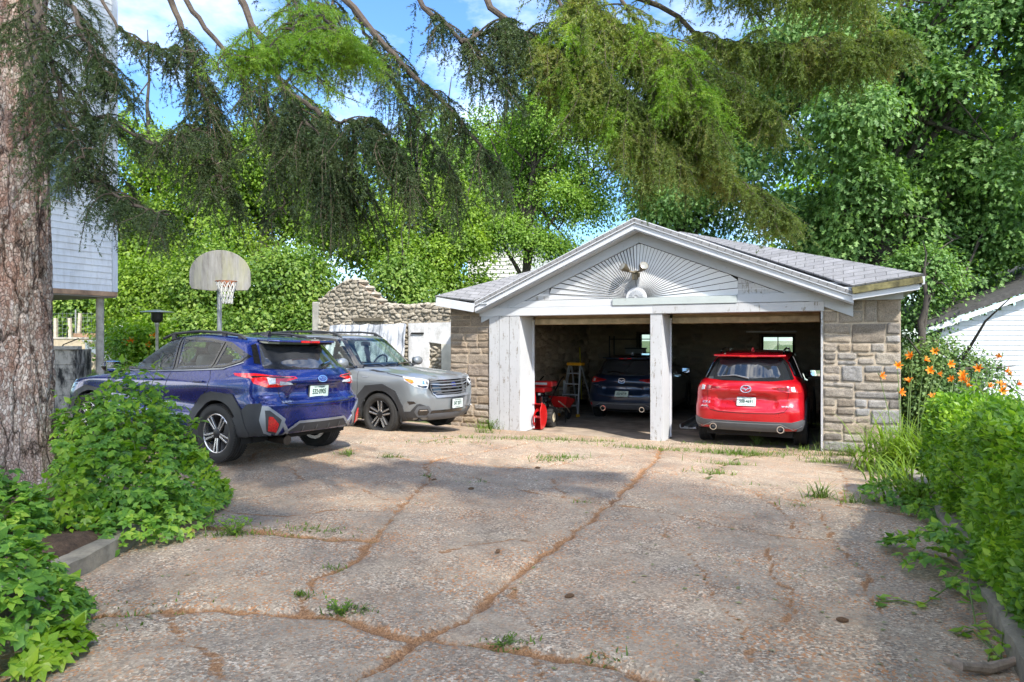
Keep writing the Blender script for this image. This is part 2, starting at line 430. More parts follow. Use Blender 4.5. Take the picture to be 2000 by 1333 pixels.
kerb('concrete_kerb', -3.25, .4, -4.72, 3.38, .15, .12, 'short worn concrete kerb half buried in creeper at the left edge of the drive', 1)
kerb('concrete_kerb', .80, -2, .80, 11.9, .15, .13, 'long low concrete kerb along the foot of the hedge on the right', 2)
# ------------------------------------------------------------------ stone garage
M_white = None
def mat_oldpaint(name, c=(.55, .56, .58), wear=.62, dark=(.22, .2, .17)):
    m, n, b = base_mat(name); v = coords(n, (6, 6, 1.0)); v2 = coords(n)
    f = noise(n, v, 3.5, 8, .75); g = noise(n, v2, 1.3, 6, .7)
    c0 = ramp(n, g, [(.3, [x * .86 for x in c]), (.7, c)])
    chip = ramp(n, mathn(n, 'ADD', mathn(n, 'MULTIPLY', f, .75), mathn(n, 'MULTIPLY', noise(n, v2, 24, 6, .7), .25)), [(wear, (0, 0, 0)), (wear + .03, (1, 1, 1))])
    n.links.new(mixc(n, chip, c0, dark), b.inputs['Base Color']); b.inputs['Roughness'].default_value = .62
    bump(n, b, mathn(n, 'ADD', noise(n, v, 9, 5, .7), mathn(n, 'MULTIPLY', chip, -.7)), .35, .006); return m
M_white = mat_oldpaint('old_white_paint')
M_white2 = mat_oldpaint('peeling_white_paint', (.45, .45, .46), .55)
M_panel = mat_oldpaint('weathered_board', (.43, .45, .48), .60)
M_greyp = mat_oldpaint('grey_green_board', (.42, .46, .45), .62)
M_trimw = plain('aluminium_trim', (.52, .53, .56), .4, var=.06)
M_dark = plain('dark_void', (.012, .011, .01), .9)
M_rust = plain('bare_timber', (.32, .22, .12), .85, var=.5, scale=4, bmp=.5, stretch=(1, 1, 8))
def mat_stone(name, cols, mortar=None, rough=.95, bm=.9):
    m, n, b = base_mat(name); v = coords(n)
    geo = N(n, 'ShaderNodeNewGeometry')
    c = ramp(n, geo.outputs['Random Per Island'], [(i / (len(cols) - 1), k) for i, k in enumerate(cols)])
    gr = ramp(n, noise(n, v, 70, 5, .8), [(.32, (.30, .29, .28)), (.48, (.92, .91, .89)), (.66, (1.5, 1.47, 1.42))])
    c = mixc(n, .85, c, gr, 'MULTIPLY')
    c = mixc(n, .6, c, ramp(n, noise(n, v, 2.5, 6, .7), [(.3, (.6, .57, .52)), (.65, (1.1, 1.08, 1.04))]), 'MULTIPLY')
    n.links.new(c, b.inputs['Base Color']); b.inputs['Roughness'].default_value = rough
    bump(n, b, mathn(n, 'ADD', noise(n, v, 26, 6, .75), mathn(n, 'MULTIPLY', noise(n, v, 120, 3, .7), .4)), bm, .03); return m
M_granite = mat_stone('granite_block', [(.34, .28, .21), (.22, .19, .16), (.39, .35, .30), (.28, .25, .22), (.36, .30, .235), (.31, .31, .315), (.19, .17, .15), (.42, .39, .36)])
M_granite_d = mat_stone('brown_granite_block', [(.33, .26, .19), (.22, .18, .145), (.37, .31, .25), (.26, .215, .18), (.34, .27, .20), (.28, .27, .265)])
M_mortar = plain('lime_mortar', (.40, .33, .25), .95, var=.3, scale=12, bmp=.8, bscale=80)
M_mortar_d = plain('stained_mortar', (.36, .28, .20), .95, var=.3, scale=12, bmp=.8, bscale=80)
M_inner = mat_stone('inner_rubble', [(.16, .12, .09), (.12, .095, .075), (.2, .16, .12)])

GAR = empty('stone_garage', GO, GA, 'grey stone two bay garage with a white sunburst gable and open doors', 'garage')
UW = 8.16                      # width
def gpar(o): o.parent = GAR; return o
Gm = Matrix.Translation(GO) @ Matrix.Rotation(GA, 4, 'Z')
def gloc(px, py, d=0.0):
    """local garage point on the plane d metres behind the front, seen at pixel"""
    o = Vector((0, 0, EYE)); r = Vector(((px - 1000) / F, 1, (663 - py) / F))
    n_ = GB; t = ((GO + GB * d) - o).dot(n_) / r.dot(n_)
    return Gm.inverted() @ (o + r * t)

def block_wall(u0, u1, z0, z1, seed, d=0.0, depth=.3, rows=(.10, .33), wid=(.15, .50), jit=.012):
    """coursed rock-faced stones, split courses, one mesh; plus mortar slab"""
    rs = np.random.default_rng(seed); V = []; Fs = []; base = 0
    rects = []
    z = z0
    while z < z1 - .05:
        h = min(rs.uniform(*rows), z1 - z)
        if z1 - z - h < .09: h = z1 - z
        u = u0
        while u < u1 - .02:
            w = rs.uniform(*wid)
            if u1 - u - w < .16: w = u1 - u
            if h > .20 and rs.random() < .5:
                k = rs.uniform(.35, .65) * h; rects += [(u, z, w, k), (u, z + k, w, h - k)]
                if rs.random() < .3 and w > .4:
                    r = rects.pop(); q = r[2] * rs.uniform(.4, .6); rects += [(r[0], r[1], q, r[3]), (r[0] + q, r[1], r[2] - q, r[3])]
            else: rects.append((u, z, w, h))
            u += w
        z += h
    g = .009
    for (u, z, w, h) in rects:
        nu, nz = max(5, int(w / .018)), max(5, int(h / .018))
        a = np.linspace(0, 1, nu); b = np.linspace(0, 1, nz); A, B = np.meshgrid(a, b, indexing='ij')
        jx = rs.uniform(-.012, .012, 4); jz = rs.uniform(-.01, .01, 4)
        e = np.minimum(np.minimum(A, 1 - A) * w, np.minimum(B, 1 - B) * h)
        bul = smooth01((e + .012 * (vnoise((u + A * w) * 45, (z + B * h) * 45, 5) - .5)) / .014)
        uu = u + g + A * (w - 2 * g) + ((1 - B) * ((1 - A) * jx[0] + A * jx[1]) + B * ((1 - A) * jx[2] + A * jx[3])) * (0 if w < .1 else 1)
        zz = z + g + B * (h - 2 * g) + ((1 - A) * ((1 - B) * jz[0] + B * jz[1]) + A * ((1 - B) * jz[2] + B * jz[3]))
        uu = np.clip(uu, u0 + .001, u1 - .001)
        ns = rs.integers(1, 9999)
        dd = d + .010 - bul * (.010 + .010 * rs.random() + .036 * (fbm(uu * 11, zz * 14, 5, int(ns)) - .25))
        V.append(np.stack([uu, dd, zz], -1).reshape(-1, 3)); Fs.append(grid_faces(nu, nz) + base); base += nu * nz
    return np.concatenate(V), np.concatenate(Fs)

WALLH = 2.33
def pier(u0, u1, z1, seed, M1, M2, d=0.0, depth=.6):
    V, Fc = block_wall(u0, u1, 0.0, z1, seed, d)
    o = np_mesh('stone_facing', V, Fc, M1, GAR, smooth=True)
    MB().b2((u0, d + .006, -.3), (u1, d + depth, z1)).build('mortar_core', M2, GAR)
LP = gloc(957, 700).x; RJ = gloc(1603, 700).x
PTOP = gloc(1700, 588).z
pier(0.0, LP - .003, gloc(910, 605).z + .05, 3, M_granite_d, M_mortar_d)
pier(RJ + .035, UW, PTOP + .03, 8, M_granite, M_mortar)
# side and back walls (rubble, seen through the doors), with window openings
GD = 7.4
def wall_with_hole(name, mat, fn, L, H, holes):
    """fn(a, z, d)->local; plain wall with rectangular openings, thickness .4"""
    mb = MB(); cuts = sorted(set([0, L] + [x for h in holes for x in (h[0], h[1])]))
    for a, b in zip(cuts[:-1], cuts[1:]):
        hs = [h for h in holes if h[0] <= a + 1e-6 and h[1] >= b - 1e-6]
        zz = [(0, H)] if not hs else [(0, hs[0][2]), (hs[0][3], H)]
        for z0, z1 in zz:
            mb.prism([(a, z0), (b, z0), (b, z1), (a, z1)], 0, .4, fn)
    return mb.build(name, mat, GAR)
WIN = [(gloc(1247, 650, GD).x, gloc(1290, 650, GD).x, gloc(1260, 692, GD).z, gloc(1260, 651, GD).z),
       (gloc(1487, 650, GD).x, gloc(1551, 650, GD).x, gloc(1500, 700, GD).z, gloc(1500, 656, GD).z)]
wall_with_hole('back_wall', M_inner, lambda a, z, d: Vector((a, GD + d, z - .02)), UW, 2.8, WIN)
MB().b2((0, .6, -.3), (.42, GD, 2.75)).build('side_wall', M_inner, GAR)
MB().b2((UW - .42, .6, -.3), (UW, GD, 2.75)).build('side_wall', M_inner, GAR)
# rubble relief on the inner left wall and back wall
def rubble(u0, u1, z0, z1, fn, seed, cell=.2, inside=None, amp=.05, res=.03):
    """displaced stone rubble on fn(u,z,d)"""
    rs = np.random.default_rng(seed)
    nu, nz = int((u1 - u0) / res) + 1, int((z1 - z0) / res) + 1
    U, Zz = np.meshgrid(np.linspace(u0, u1, nu), np.linspace(z0, z1, nz), indexing='ij')
    cu, cz = cell * 1.5, cell * .75
    x = U / cu + (fbm(U * 3, Zz * 3, 3, seed) - .45) * .5; y = Zz / cz + (fbm(U * 3 + 9, Zz * 3, 3, seed + 5) - .45) * .5
    xi = np.floor(x); yi = np.floor(y); f1 = np.full(x.shape, 9.0); f2 = np.full(x.shape, 9.0); idn = np.zeros(x.shape)
    for dx in (-1, 0, 1):
        for dy in (-1, 0, 1):
            a = xi + dx; b_ = yi + dy
            px = a + .12 + .76 * vnoise(a * 1.0 + 71.3 * 7, b_ * 1.0 + .0, seed); py = b_ + .12 + .76 * vnoise(a, b_, seed + 17)
            dd = np.hypot(x - px, y - py); hid = vnoise(a, b_, seed + 31)
            nearer = dd < f1; f2 = np.where(nearer, f1, np.minimum(f2, dd)); idn = np.where(nearer, hid, idn); f1 = np.minimum(f1, dd)
    e = smooth01((f2 - f1) / .32)
    D = -e * amp * (.5 + idn) - amp * .5 * fbm(U * 14, Zz * 14, 3, seed + 3)
    V = np.array([fn(u, z, d) for u, z, d in zip(U.ravel(), Zz.ravel(), D.ravel())])
    Fc = grid_faces(nu, nz)
    if inside is not None:
        k = inside(U, Zz).ravel(); Fc = Fc[k[Fc].all(1)]
    return V, Fc, e.ravel(), idn.ravel()
def mat_rubble(name, cols, joint):
    m, n, b = base_mat(name); v = coords(n)
    a = N(n, 'ShaderNodeAttribute'); a.attribute_name = 'edge'; i = N(n, 'ShaderNodeAttribute'); i.attribute_name = 'stone'
    c = ramp(n, i.outputs['Fac'], [(k / (len(cols) - 1), q) for k, q in enumerate(cols)])
    c = mixc(n, .8, c, ramp(n, noise(n, v, 45, 5, .8), [(.3, (.5, .49, .47)), (.7, (1.3, 1.27, 1.22))]), 'MULTIPLY')
    c = mixc(n, a.outputs['Fac'], joint, c)
    n.links.new(c, b.inputs['Base Color']); b.inputs['Roughness'].default_value = .95
    bump(n, b, noise(n, v, 35, 6, .75), .9, .03); return m
M_rub_in = mat_rubble('inner_wall_rubble', [(.46, .37, .27), (.32, .27, .22), (.56, .46, .35)], (.40, .31, .23))
M_rub = mat_rubble('pale_rubble', [(.40, .355, .29), (.30, .265, .21), (.47, .43, .36), (.35, .31, .25)], (.30, .265, .21))
def rub_obj(name, args, mat, parent):
    V, Fc, e, i = args; o = np_mesh(name, V, Fc, mat, parent, smooth=True); add_attr(o, 'edge', e); add_attr(o, 'stone', i); return o
rub_obj('inner_stonework', rubble(.6, GD - .02, -.05, 2.6, lambda u, z, d: (.42 - d, u, z), 41, .24, amp=.06), M_rub_in, GAR)
def notwin(U, Z):
    k = np.ones(U.shape, bool)
    for a, b, c, d_ in WIN: k &= ~((U > a - .02) & (U < b + .02) & (Z > c - .02) & (Z < d_ + .02))
    return k
rub_obj('inner_stonework', rubble(.42, UW - .42, -.05, 2.7, lambda u, z, d: (u, GD + d - .002, z), 43, .26, inside=notwin, amp=.05, res=.04), M_rub_in, GAR)
# earth and concrete floor
MB().b2((.4, .02, -.2), (UW - .4, GD, -.03)).build('floor', plain('garage_floor', (.28, .225, .17), .9, var=.5, scale=2.2, bmp=.6, bscale=50), GAR)
# windows in the back wall
M_glass = None
def mat_glass(name, tint=(.85, .92, .9), gl=.9):
    m, n, b = base_mat(name); n.nodes.remove(b); out = n.nodes['Material Output']
    tr = N(n, 'ShaderNodeBsdfTransparent'); setc(tr.inputs[0], tint); g = N(n, 'ShaderNodeBsdfGlossy', Roughness=.015); setc(g.inputs[0], (gl, gl, gl))
    lw = N(n, 'ShaderNodeLayerWeight'); mxs = N(n, 'ShaderNodeMixShader')      # same from both sides
    fr = mathn(n, 'ADD', mathn(n, 'MULTIPLY', mathn(n, 'POWER', lw.outputs['Facing'], 4.0), .85), .06, True)
    n.links.new(fr, mxs.inputs[0]); n.links.new(tr.outputs[0], mxs.inputs[1]); n.links.new(g.outputs[0], mxs.inputs[2])
    n.links.new(mxs.outputs[0], out.inputs['Surface']); return m
M_glass = mat_glass('window_glass', (.9, .93, .92))
for a, b, c, d in WIN:
    fr = MB(); t = .045; y0, y1 = GD + .08, GD + .14
    for p0, p1 in (((a, y0, c), (a + t, y1, d)), ((b - t, y0, c), (b, y1, d)), ((a + t, y0, c), (b - t, y1, c + t)), ((a + t, y0, d - t), (b - t, y1, d)), (((a + b) / 2 - .012, y0 + .01, c + t), ((a + b) / 2 + .012, y1 - .01, d - t))):
        fr.b2(p0, p1)
    w = fr.build('window', M_dark, GAR)
    MB().b2((a + t, y0 + .025, c + t), (b - t, y0 + .03, d - t)).build('pane', M_glass, w)

# ---- timber: jambs, post, beams
JT, PL, PR = gloc(1017, 700).x, gloc(1271, 700).x, gloc(1294, 700).x
HB = gloc(1283, 613.5).z          # underside of the lower beam
JD = .62
bw = (JT - LP) / 3.0
jb = MB()
for i in range(3):                 # boarded left jamb, upright boards
    pk = random.uniform(-.006, .006)
    jb.b2((LP + i * bw + .004, -.045 + pk, -.02 + random.random() * .03), (LP + (i + 1) * bw - .004, .0, HB + .004))
jb.build('jamb_boarding', M_white2, GAR, bevel=.003)
MB().b2((JT - .10, .003, -.02), (JT, JD, HB + .004)).build('door_jamb', M_white, GAR, bevel=.004)
MB().b2((LP - .02, .05, -.1), (JT - .10, JD, HB)).build('jamb_core', M_mortar_d, GAR)
MB().b2((PL, -.04, -.03), (PR, .0, HB + .004)).build('centre_post', M_white2, GAR, bevel=.004)
MB().b2((PL + .012, .003, -.03), (PR - .002, JD, HB + .004)).build('post_casing', M_white, GAR, bevel=.004)
MB().b2((RJ - .0, -.03, -.02), (RJ + .032, JD, HB + .004)).build('door_jamb', M_white2, GAR, bevel=.003)
for u in (JT + .002, PR + .002):      # thin inner stops
    MB().b2((u, JD - .05, 0), (u + .03, JD, HB - .06)).build('door_stop', M_trimw, GAR)
# lower and upper beams
b1t = gloc(1240, 597).z; b2t = gloc(1243, 583).z
MB().b2((gloc(939, 610).x, -.055, HB + .005), (PL + .05, .3, b1t + .0)).build('lower_beam', M_white, GAR, bevel=.004)
MB().b2((PL + .053, -.06, HB + .005), (RJ + .05, .3, b1t - .004)).build('lower_beam', M_white2, GAR, bevel=.004)
xm = gloc(1198, 590).x
MB().b2((gloc(930, 590).x, -.04, b1t + .004), (xm, .25, b2t)).build('upper_beam', M_white, GAR, bevel=.004)
MB().b2((xm + .003, -.075, b1t + .004), (gloc(1440, 590).x, .25, b2t)).build('upper_beam', M_greyp, GAR, bevel=.004)
MB().b2((gloc(1440, 590).x + .003, -.06, b1t + .004), (UW + .03, .25, b2t + .02)).build('upper_beam', M_panel, GAR, bevel=.004)
# left short frieze above the stone
MB().b2((-.02, -.03, gloc(905, 605).z + .052), (gloc(930, 590).x - .003, .25, b2t)).build('frieze', M_panel, GAR, bevel=.004)
# raised overhead doors: their lower edge and underside show under the beams
for u0, u1 in ((JT + .04, PL - .02), (PR + .04, RJ - .03)):
    d = MB().b2((u0, JD + .02, HB - .165), (u1, JD + .06, HB + .25)).build('raised_door', M_rust, GAR, bevel=.004)
    MB().b2((u0, JD - .0, HB - .155), (u1, JD + .018, HB - .05)).build('bottom_rail', plain('yellowed_rail', (.42, .34, .22), .8, var=.4, scale=5), d, bevel=.004)
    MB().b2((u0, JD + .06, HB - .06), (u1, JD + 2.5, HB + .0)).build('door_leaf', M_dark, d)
# ---- roof with shallow eaves, gable and rakes
AP = gloc(1240, 428, -.30); FL = gloc(928, 592, -.30); FR = gloc(1667, 570, -.30)
EL = gloc(850, 578, -.42); ER = gloc(1804, 535, -.42)
zE = (EL.z + ER.z) / 2
M_shing = None
def mat_shingle():
    m, n, b = base_mat('grey_shingle'); v = coords(n)
    br = N(n, 'ShaderNodeTexBrick', Scale=1.0); br.inputs['Brick Width'].default_value = .30; br.inputs['Row Height'].default_value = .14
    br.inputs['Mortar Size'].default_value = .006; br.offset = .5
    setc(br.inputs['Color1'], (.27, .265, .27)); setc(br.inputs['Color2'], (.22, .215, .22)); setc(br.inputs['Mortar'], (.10, .10, .10))
    uv = N(n, 'ShaderNodeUVMap'); n.links.new(uv.outputs[0], br.inputs['Vector'])
    c = mixc(n, .7, br.outputs['Color'], ramp(n, noise(n, v, 5, 6, .7), [(.3, (.65, .66, .64)), (.7, (1.1, 1.1, 1.1))]), 'MULTIPLY')
    n.links.new(c, b.inputs['Base Color']); b.inputs['Roughness'].default_value = .95
    bump(n, b, mathn(n, 'SUBTRACT', noise(n, v, 180, 2, .6), br.outputs['Fac']), .8, .01); return m
M_shing = mat_shingle()
def roof_plane(name, pts, udir, mat, thick=.03):
    """polygon roof plane with thickness and uv laid along udir / up the slope"""
    P = [Vector(p) for p in pts]; nrm = (P[1] - P[0]).cross(P[2] - P[0]).normalized()
    if nrm.z < 0: nrm = -nrm; P = P[::-1]
    u = Vector(udir).normalized(); w = nrm.cross(u).normalized()
    n = len(P); me = bpy.data.meshes.new(name)
    vs = P + [p - nrm * thick for p in P]
    me.from_pydata([tuple(v) for v in vs], [], [tuple(range(n)), tuple(reversed(range(n, 2 * n)))] + [(i, n + i, n + (i + 1) % n, (i + 1) % n) for i in range(n)])
    uvl = me.uv_layers.new(name='UVMap')
    for l in me.loops:
        p = vs[l.vertex_index]; uvl.data[l.index].uv = (p.dot(u), p.dot(w))
    me.materials.append(mat); o = bpy.data.objects.new(name, me); col.objects.link(o); o.parent = GAR; return o
RX = AP.x; RZ = AP.z - .02
eL, eR = EL.x, ER.x; yF = -.42
rise_at = lambda u: None
# main roof: hip, ridge running back from behind the gable
apx = Vector((RX, 3.6, RZ + .35)); apb = Vector((RX, GD - 2.5, RZ + .35))
cL0 = Vector((eL, yF, EL.z)); cR0 = Vector((eR, yF, ER.z)); cL1 = Vector((eL, GD + .4, EL.z)); cR1 = Vector((eR, GD + .4, ER.z))
roof_plane('roof_slope', [cL0, apx, apb, cL1], (0, 1, 0), M_shing)
roof_plane('roof_slope', [cR0, cR1, apb, apx], (0, 1, 0), M_shing)
ftL = Vector((FL.x + .02, yF + .02, FL.z + .05)); ftR = Vector((FR.x - .02, yF + .02, FR.z + .095))
roof_plane('corner_roof', [cL0, ftL, apx], (1, 0, 0), M_shing)
roof_plane('corner_roof', [cR0, apx, ftR], (1, 0, 0), M_shing)
roof_plane('corner_roof', [ftL + Vector((.0, .3, .02)), Vector((RX, .3, FL.z + .3)), apx], (1, 0, 0), M_shing)
roof_plane('corner_roof', [ftR + Vector((.0, .3, .02)), apx, Vector((RX, .3, FL.z + .3))], (1, 0, 0), M_shing)
roof_plane('roof_slope', [cL1, apb, cR1], (1, 0, 0), M_shing)
# gable roof running back from the front rakes into the hip
gA = Vector((RX, -.36, AP.z)); gAb = Vector((RX, 3.3, AP.z))
gL = Vector((FL.x, -.36, FL.z)); gR = Vector((FR.x, -.36, FR.z))
roof_plane('gable_roof', [gL, gA, gAb, gL + Vector((0, 2.0, 0))], (0, 1, 0), M_shing, .05)
roof_plane('gable_roof', [gR, gR + Vector((0, 2.0, 0)), gAb, gA], (0, 1, 0), M_shing, .05)
def rake(p, a, name, mat, y0, y1, o0, o1):
    """rake board from foot p to apex a, between perpendicular offsets o0..o1 below the roof line"""
    p, a = Vector((p.x, 0, p.z)), Vector((a.x, 0, a.z)); d = (a - p).normalized(); nn = Vector((-d.z, 0, d.x))
    if nn.z > 0: nn = -nn
    sl = abs(d.z / d.x)
    pts = []
    for o_ in (o0, o1):
        # vertical offset so both sides meet on the centre line
        dz = o_ * math.sqrt(1 + sl * sl)
        pts.append((p - Vector((0, 0, dz)), a - Vector((0, 0, dz))))
    poly = [pts[0][0], pts[0][1], pts[1][1], pts[1][0]]
    mb = MB(); mb.prism([(q.x, q.z) for q in poly], y0, y1, lambda u, z, dd: Vector((u, dd, z)))
    return mb.build(name, mat, GAR, bevel=.004)
for foot in (FL, FR):
    rake(foot, AP, 'crown_moulding', M_trimw, -.355, -.05, -.015, .075)
    rake(foot, AP, 'rake_board', M_trimw, -.325, -.06, .078, .17)
    rake(foot, AP, 'rake_soffit', M_panel, -.30, -.02, .172, .19)
    rake(foot, AP, 'rake_frieze', M_panel, -.048, .02, .192, .36)
# eaves returns: fascia from rake foot to the outer corners, and along the sides
M_moss = plain('mossy_fascia', (.13, .115, .05), .9, var=.8, scale=7, bmp=.5)
def fascia(p, q, h, th, mat, name, up=0.0):
    MB().bar(Vector(p) + Vector((0, 0, -h / 2 + up)), Vector(q) + Vector((0, 0, -h / 2 + up)), th, h).build(name, mat, GAR, bevel=.003)
fl = Vector((FL.x + .02, yF + .03, FL.z - .02)); fr_ = Vector((FR.x - .02, yF + .03, FR.z + .06))
fascia(cL0 + Vector((.01, .03, -.03)), fl, .17, .04, M_trimw, 'eave_fascia')
fascia(fr_, cR0 + Vector((-.01, .03, -.035)), .10, .04, M_moss, 'eave_fascia')
fascia(fr_ + Vector((0, .05, -.105)), cR0 + Vector((-.05, .08, -.14)), .09, .04, M_trimw, 'eave_soffit_board')
for c0, c1 in ((cL0, cL1), (cR0, cR1)): fascia(c0 + Vector((0, .05, -.035)), c1 + Vector((0, 0, -.035)), .12, .04, M_trimw, 'eave_fascia')
for c0, xin in ((cL0, FL.x + .3), (cR0, FR.x - .35)):     # soffits under the corners
    MB().b2((min(c0.x, xin) + .02, yF + .07, c0.z - .19), (max(c0.x, xin) - .02, .02, c0.z - .16)).build('soffit', M_panel, GAR)
for sx in (0, 1):
    x0, x1 = (eL + .03, 0.0) if sx == 0 else (UW, eR - .03)
    MB().b2((x0, .02, (EL if sx == 0 else ER).z - .19), (x1, GD, (EL if sx == 0 else ER).z - .165)).build('soffit', M_panel, GAR)
MB().b2((UW - .25, -.03, b2t + .023), (UW + .03, .25, ER.z - .19)).build('corner_block', M_panel, GAR)
MB().b2((FR.x - .4, -.02, b2t + .0), (UW - .25, .2, ER.z - .05)).build('frieze', M_panel, GAR)
MB().b2((-.01, -.02, b2t), (FL.x + .4, .2, EL.z - .05)).build('frieze', M_panel, GAR)
# gable back board and the sunburst of lapped boards
gz0 = b2t + .003
sl_l = (AP.z - FL.z) / (AP.x - FL.x); sl_r = (AP.z - FR.z) / (FR.x - AP.x)
def top_of(u, off=.37):
    k = sl_l if u < AP.x else sl_r
    return AP.z - off * math.sqrt(1 + k * k) - abs(u - AP.x) * k
MB().prism([(FL.x + .2, gz0), (FR.x - .2, gz0), (AP.x, AP.z - .2)], .0, .05, lambda u, z, d: Vector((u, d, z))).build('gable_backing', M_dark, GAR)
C = gloc(1244, 583); Cz = gz0
def ray_out(ang, umin, umax):
    """distance from the fan centre to the gable triangle or the side limits"""
    du, dz = math.cos(ang), math.sin(ang); lo, hi = 0, 6
    for _ in range(50):
        m = (lo + hi) / 2; u, z = C.x + du * m, Cz + dz * m
        if umin <= u <= umax and z <= top_of(u): lo = m
        else: hi = m
    return lo
uL1, uR1 = gloc(1074, 560).x, gloc(1441, 560).x
angs = [i * math.pi / 44 for i in range(45)]; sunb = MB()
for i in range(44):
    a0, a1 = angs[i], angs[i + 1]; gp_ = .009 if (a0 + a1) / 2 > math.pi / 2 else .006
    if i in (0, 43): umin, umax = FL.x + .55, FR.x - .55
    else: umin, umax = uL1, uR1
    r0 = .17; e0, e1 = ray_out(a0, umin, umax), ray_out(a1, umin, umax)
    up = a0 > math.pi / 2
    # each board stands proud at one edge and tucks under the next
    pf = (-.030, -.012) if up else (-.012, -.021)
    pts = [(r0, a0, pf[0]), (e0, a0, pf[0]), (e1, a1, pf[1]), (r0, a1, pf[1])]
    mid = (a0 + a1) / 2; em = ray_out(mid, umin, umax)
    fv = []
    for q_, (r, a, d) in enumerate(pts):
        sg_ = 1 if q_ < 2 else -1
        fv.append(Vector((C.x + r * math.cos(a) - sg_ * gp_ * math.sin(a), d, Cz + r * math.sin(a) + sg_ * gp_ * math.cos(a))))
    bv = [Vector((v.x, .001, v.z)) for v in fv]
    sunb.add(fv + bv, [(0, 1, 2, 3), (7, 6, 5, 4), (0, 4, 5, 1), (1, 5, 6, 2), (2, 6, 7, 3), (3, 7, 4, 0)])
sunb.build('sunburst', mat_oldpaint('fan_paint', (.70, .71, .73)), GAR)
# flat lapped boards in the two low corners
def corner_boards(u_in, sgn, n):
    gb = MB()
    z = gz0; H = (top_of(u_in) - gz0); h = H / n
    for k in range(n):
        z0, z1 = gz0 + k * h + .003, gz0 + (k + 1) * h - .003
        def far(zz):
            lo, hi = 0, 4
            for _ in range(40):
                m = (lo + hi) / 2
                if zz <= top_of(u_in + sgn * m): lo = m
                else: hi = m
            return u_in + sgn * lo
        a = u_in + sgn * .005
        poly = [(a, z0), (far(z0), z0), (far(z1 - .002), z1), (a, z1)]
        gb.prism(poly, -.02 - .003 * (k % 2), .001, lambda u, zz, d: Vector((u, d, zz)))
    gb.build('gable_boarding', M_white2, GAR)
corner_boards(uL1, -1, 4); corner_boards(uR1, 1, 3)
# half round boss with its own little fan
mb = MB(); mb.prism([(C.x + .19 * math.cos(a), Cz + .19 * math.sin(a)) for a in np.linspace(0, math.pi, 25)], -.06, .0, lambda u, z, d: Vector((u, d, z)))
boss = mb.build('fan_boss', M_white, GAR, bevel=.004)
fr_b = MB()
for i in range(11):
    a = math.pi * (i + .5) / 11
    fr_b.bar((C.x + .03 * math.cos(a), -.066, Cz + .02 + .03 * math.sin(a)), (C.x + .135 * math.cos(a), -.066, Cz + .01 + .135 * math.sin(a)), .014, .012, up=(0, 1, 0))
fr_b.build('fan_ribs', M_panel, boss)
# twin floodlight above the boss
M_bronze = plain('bronze_fixture', (.12, .10, .065), .5, .4, var=.3); M_lens = plain('lamp_lens', (.25, .25, .23), .15, .0, coat=.5)
L0 = gloc(1243, 537); fx = MB()
fx.lathe([(.0, 0), (.075, 0), (.075, .03), (.05, .05), (0, .05)], 16, Matrix.Translation((L0.x, -.02, L0.z)) @ Matrix.Rotation(R(90), 4, 'X'))
fx.b2((L0.x - .04, -.16, L0.z - .10), (L0.x + .04, -.06, L0.z + .0))
fx.tube([(L0.x - .13, -.13, L0.z + .06), (L0.x, -.09, L0.z + .03), (L0.x + .13, -.13, L0.z + .06)], .018, 8)
fix = fx.build('floodlight', M_bronze, GAR, smooth=True)
for s in (-1, 1):
    Mx = Matrix.Translation((L0.x + s * .12, -.12, L0.z + .07)) @ Matrix.Rotation(R(s * 38), 4, 'Z') @ Matrix.Rotation(R(62), 4, 'X')
    h = MB().lathe([(0, -.02), (.03, -.02), (.045, .03), (.075, .10), (.078, .15), (.07, .15)], 18, Mx).build('lamp_head', M_bronze, fix, smooth=True)
    MB().lathe([(.07, .148), (.03, .155), (0, .157)], 18, Mx).build('lens', M_lens, h, smooth=True)
# roof timbers seen above the cars
cj = MB()
for k in range(5):
    cj.b2((.45, 1.6 + k * 1.15, HB + .15), (UW - .45, 1.68 + k * 1.15, HB + .32))
cj.build('ceiling_joists', plain('dark_timber', (.09, .065, .045), .9, var=.4), GAR)
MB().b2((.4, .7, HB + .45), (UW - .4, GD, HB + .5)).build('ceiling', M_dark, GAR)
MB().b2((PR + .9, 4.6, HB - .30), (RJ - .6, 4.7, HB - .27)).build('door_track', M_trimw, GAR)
MB().b2((PR + .9, 4.0, HB - .12), (RJ - 1.0, 4.14, HB - .07)).build('shelf_plank', plain('plank', (.2, .13, .08), .8), GAR)
for k, u in enumerate((LP + .6, PL + .05)):
    pass
# ------------------------------------------------------------------ cars
def pchip(xk, yk, x):
    """monotone cubic; xk (n,), yk (n,...) -> (m,...)"""
    xk = np.asarray(xk, float); yk = np.asarray(yk, float); n = len(xk)
    if n == 2:
        t = ((x - xk[0]) / (xk[1] - xk[0])).reshape((-1,) + (1,) * (yk.ndim - 1)); return yk[0] + (yk[1] - yk[0]) * t
    h = np.diff(xk).reshape((-1,) + (1,) * (yk.ndim - 1)); dl = np.diff(yk, axis=0) / h
    m = np.zeros_like(yk); a, b = dl[:-1], dl[1:]; same = a * b > 0
    with np.errstate(divide='ignore', invalid='ignore'):
        hm = np.where(same, 2 * a * b / (a + b), 0)
    m[1:-1] = hm; m[0] = dl[0]; m[-1] = dl[-1]
    i = np.clip(np.searchsorted(xk, x, side='right') - 1, 0, n - 2)
    hh = (xk[i + 1] - xk[i]).reshape((-1,) + (1,) * (yk.ndim - 1)); t = ((x - xk[i]).reshape(hh.shape)) / hh
    return (2 * t ** 3 - 3 * t ** 2 + 1) * yk[i] + (t ** 3 - 2 * t ** 2 + t) * hh * m[i] + (-2 * t ** 3 + 3 * t ** 2) * yk[i + 1] + (t ** 3 - t ** 2) * hh * m[i + 1]

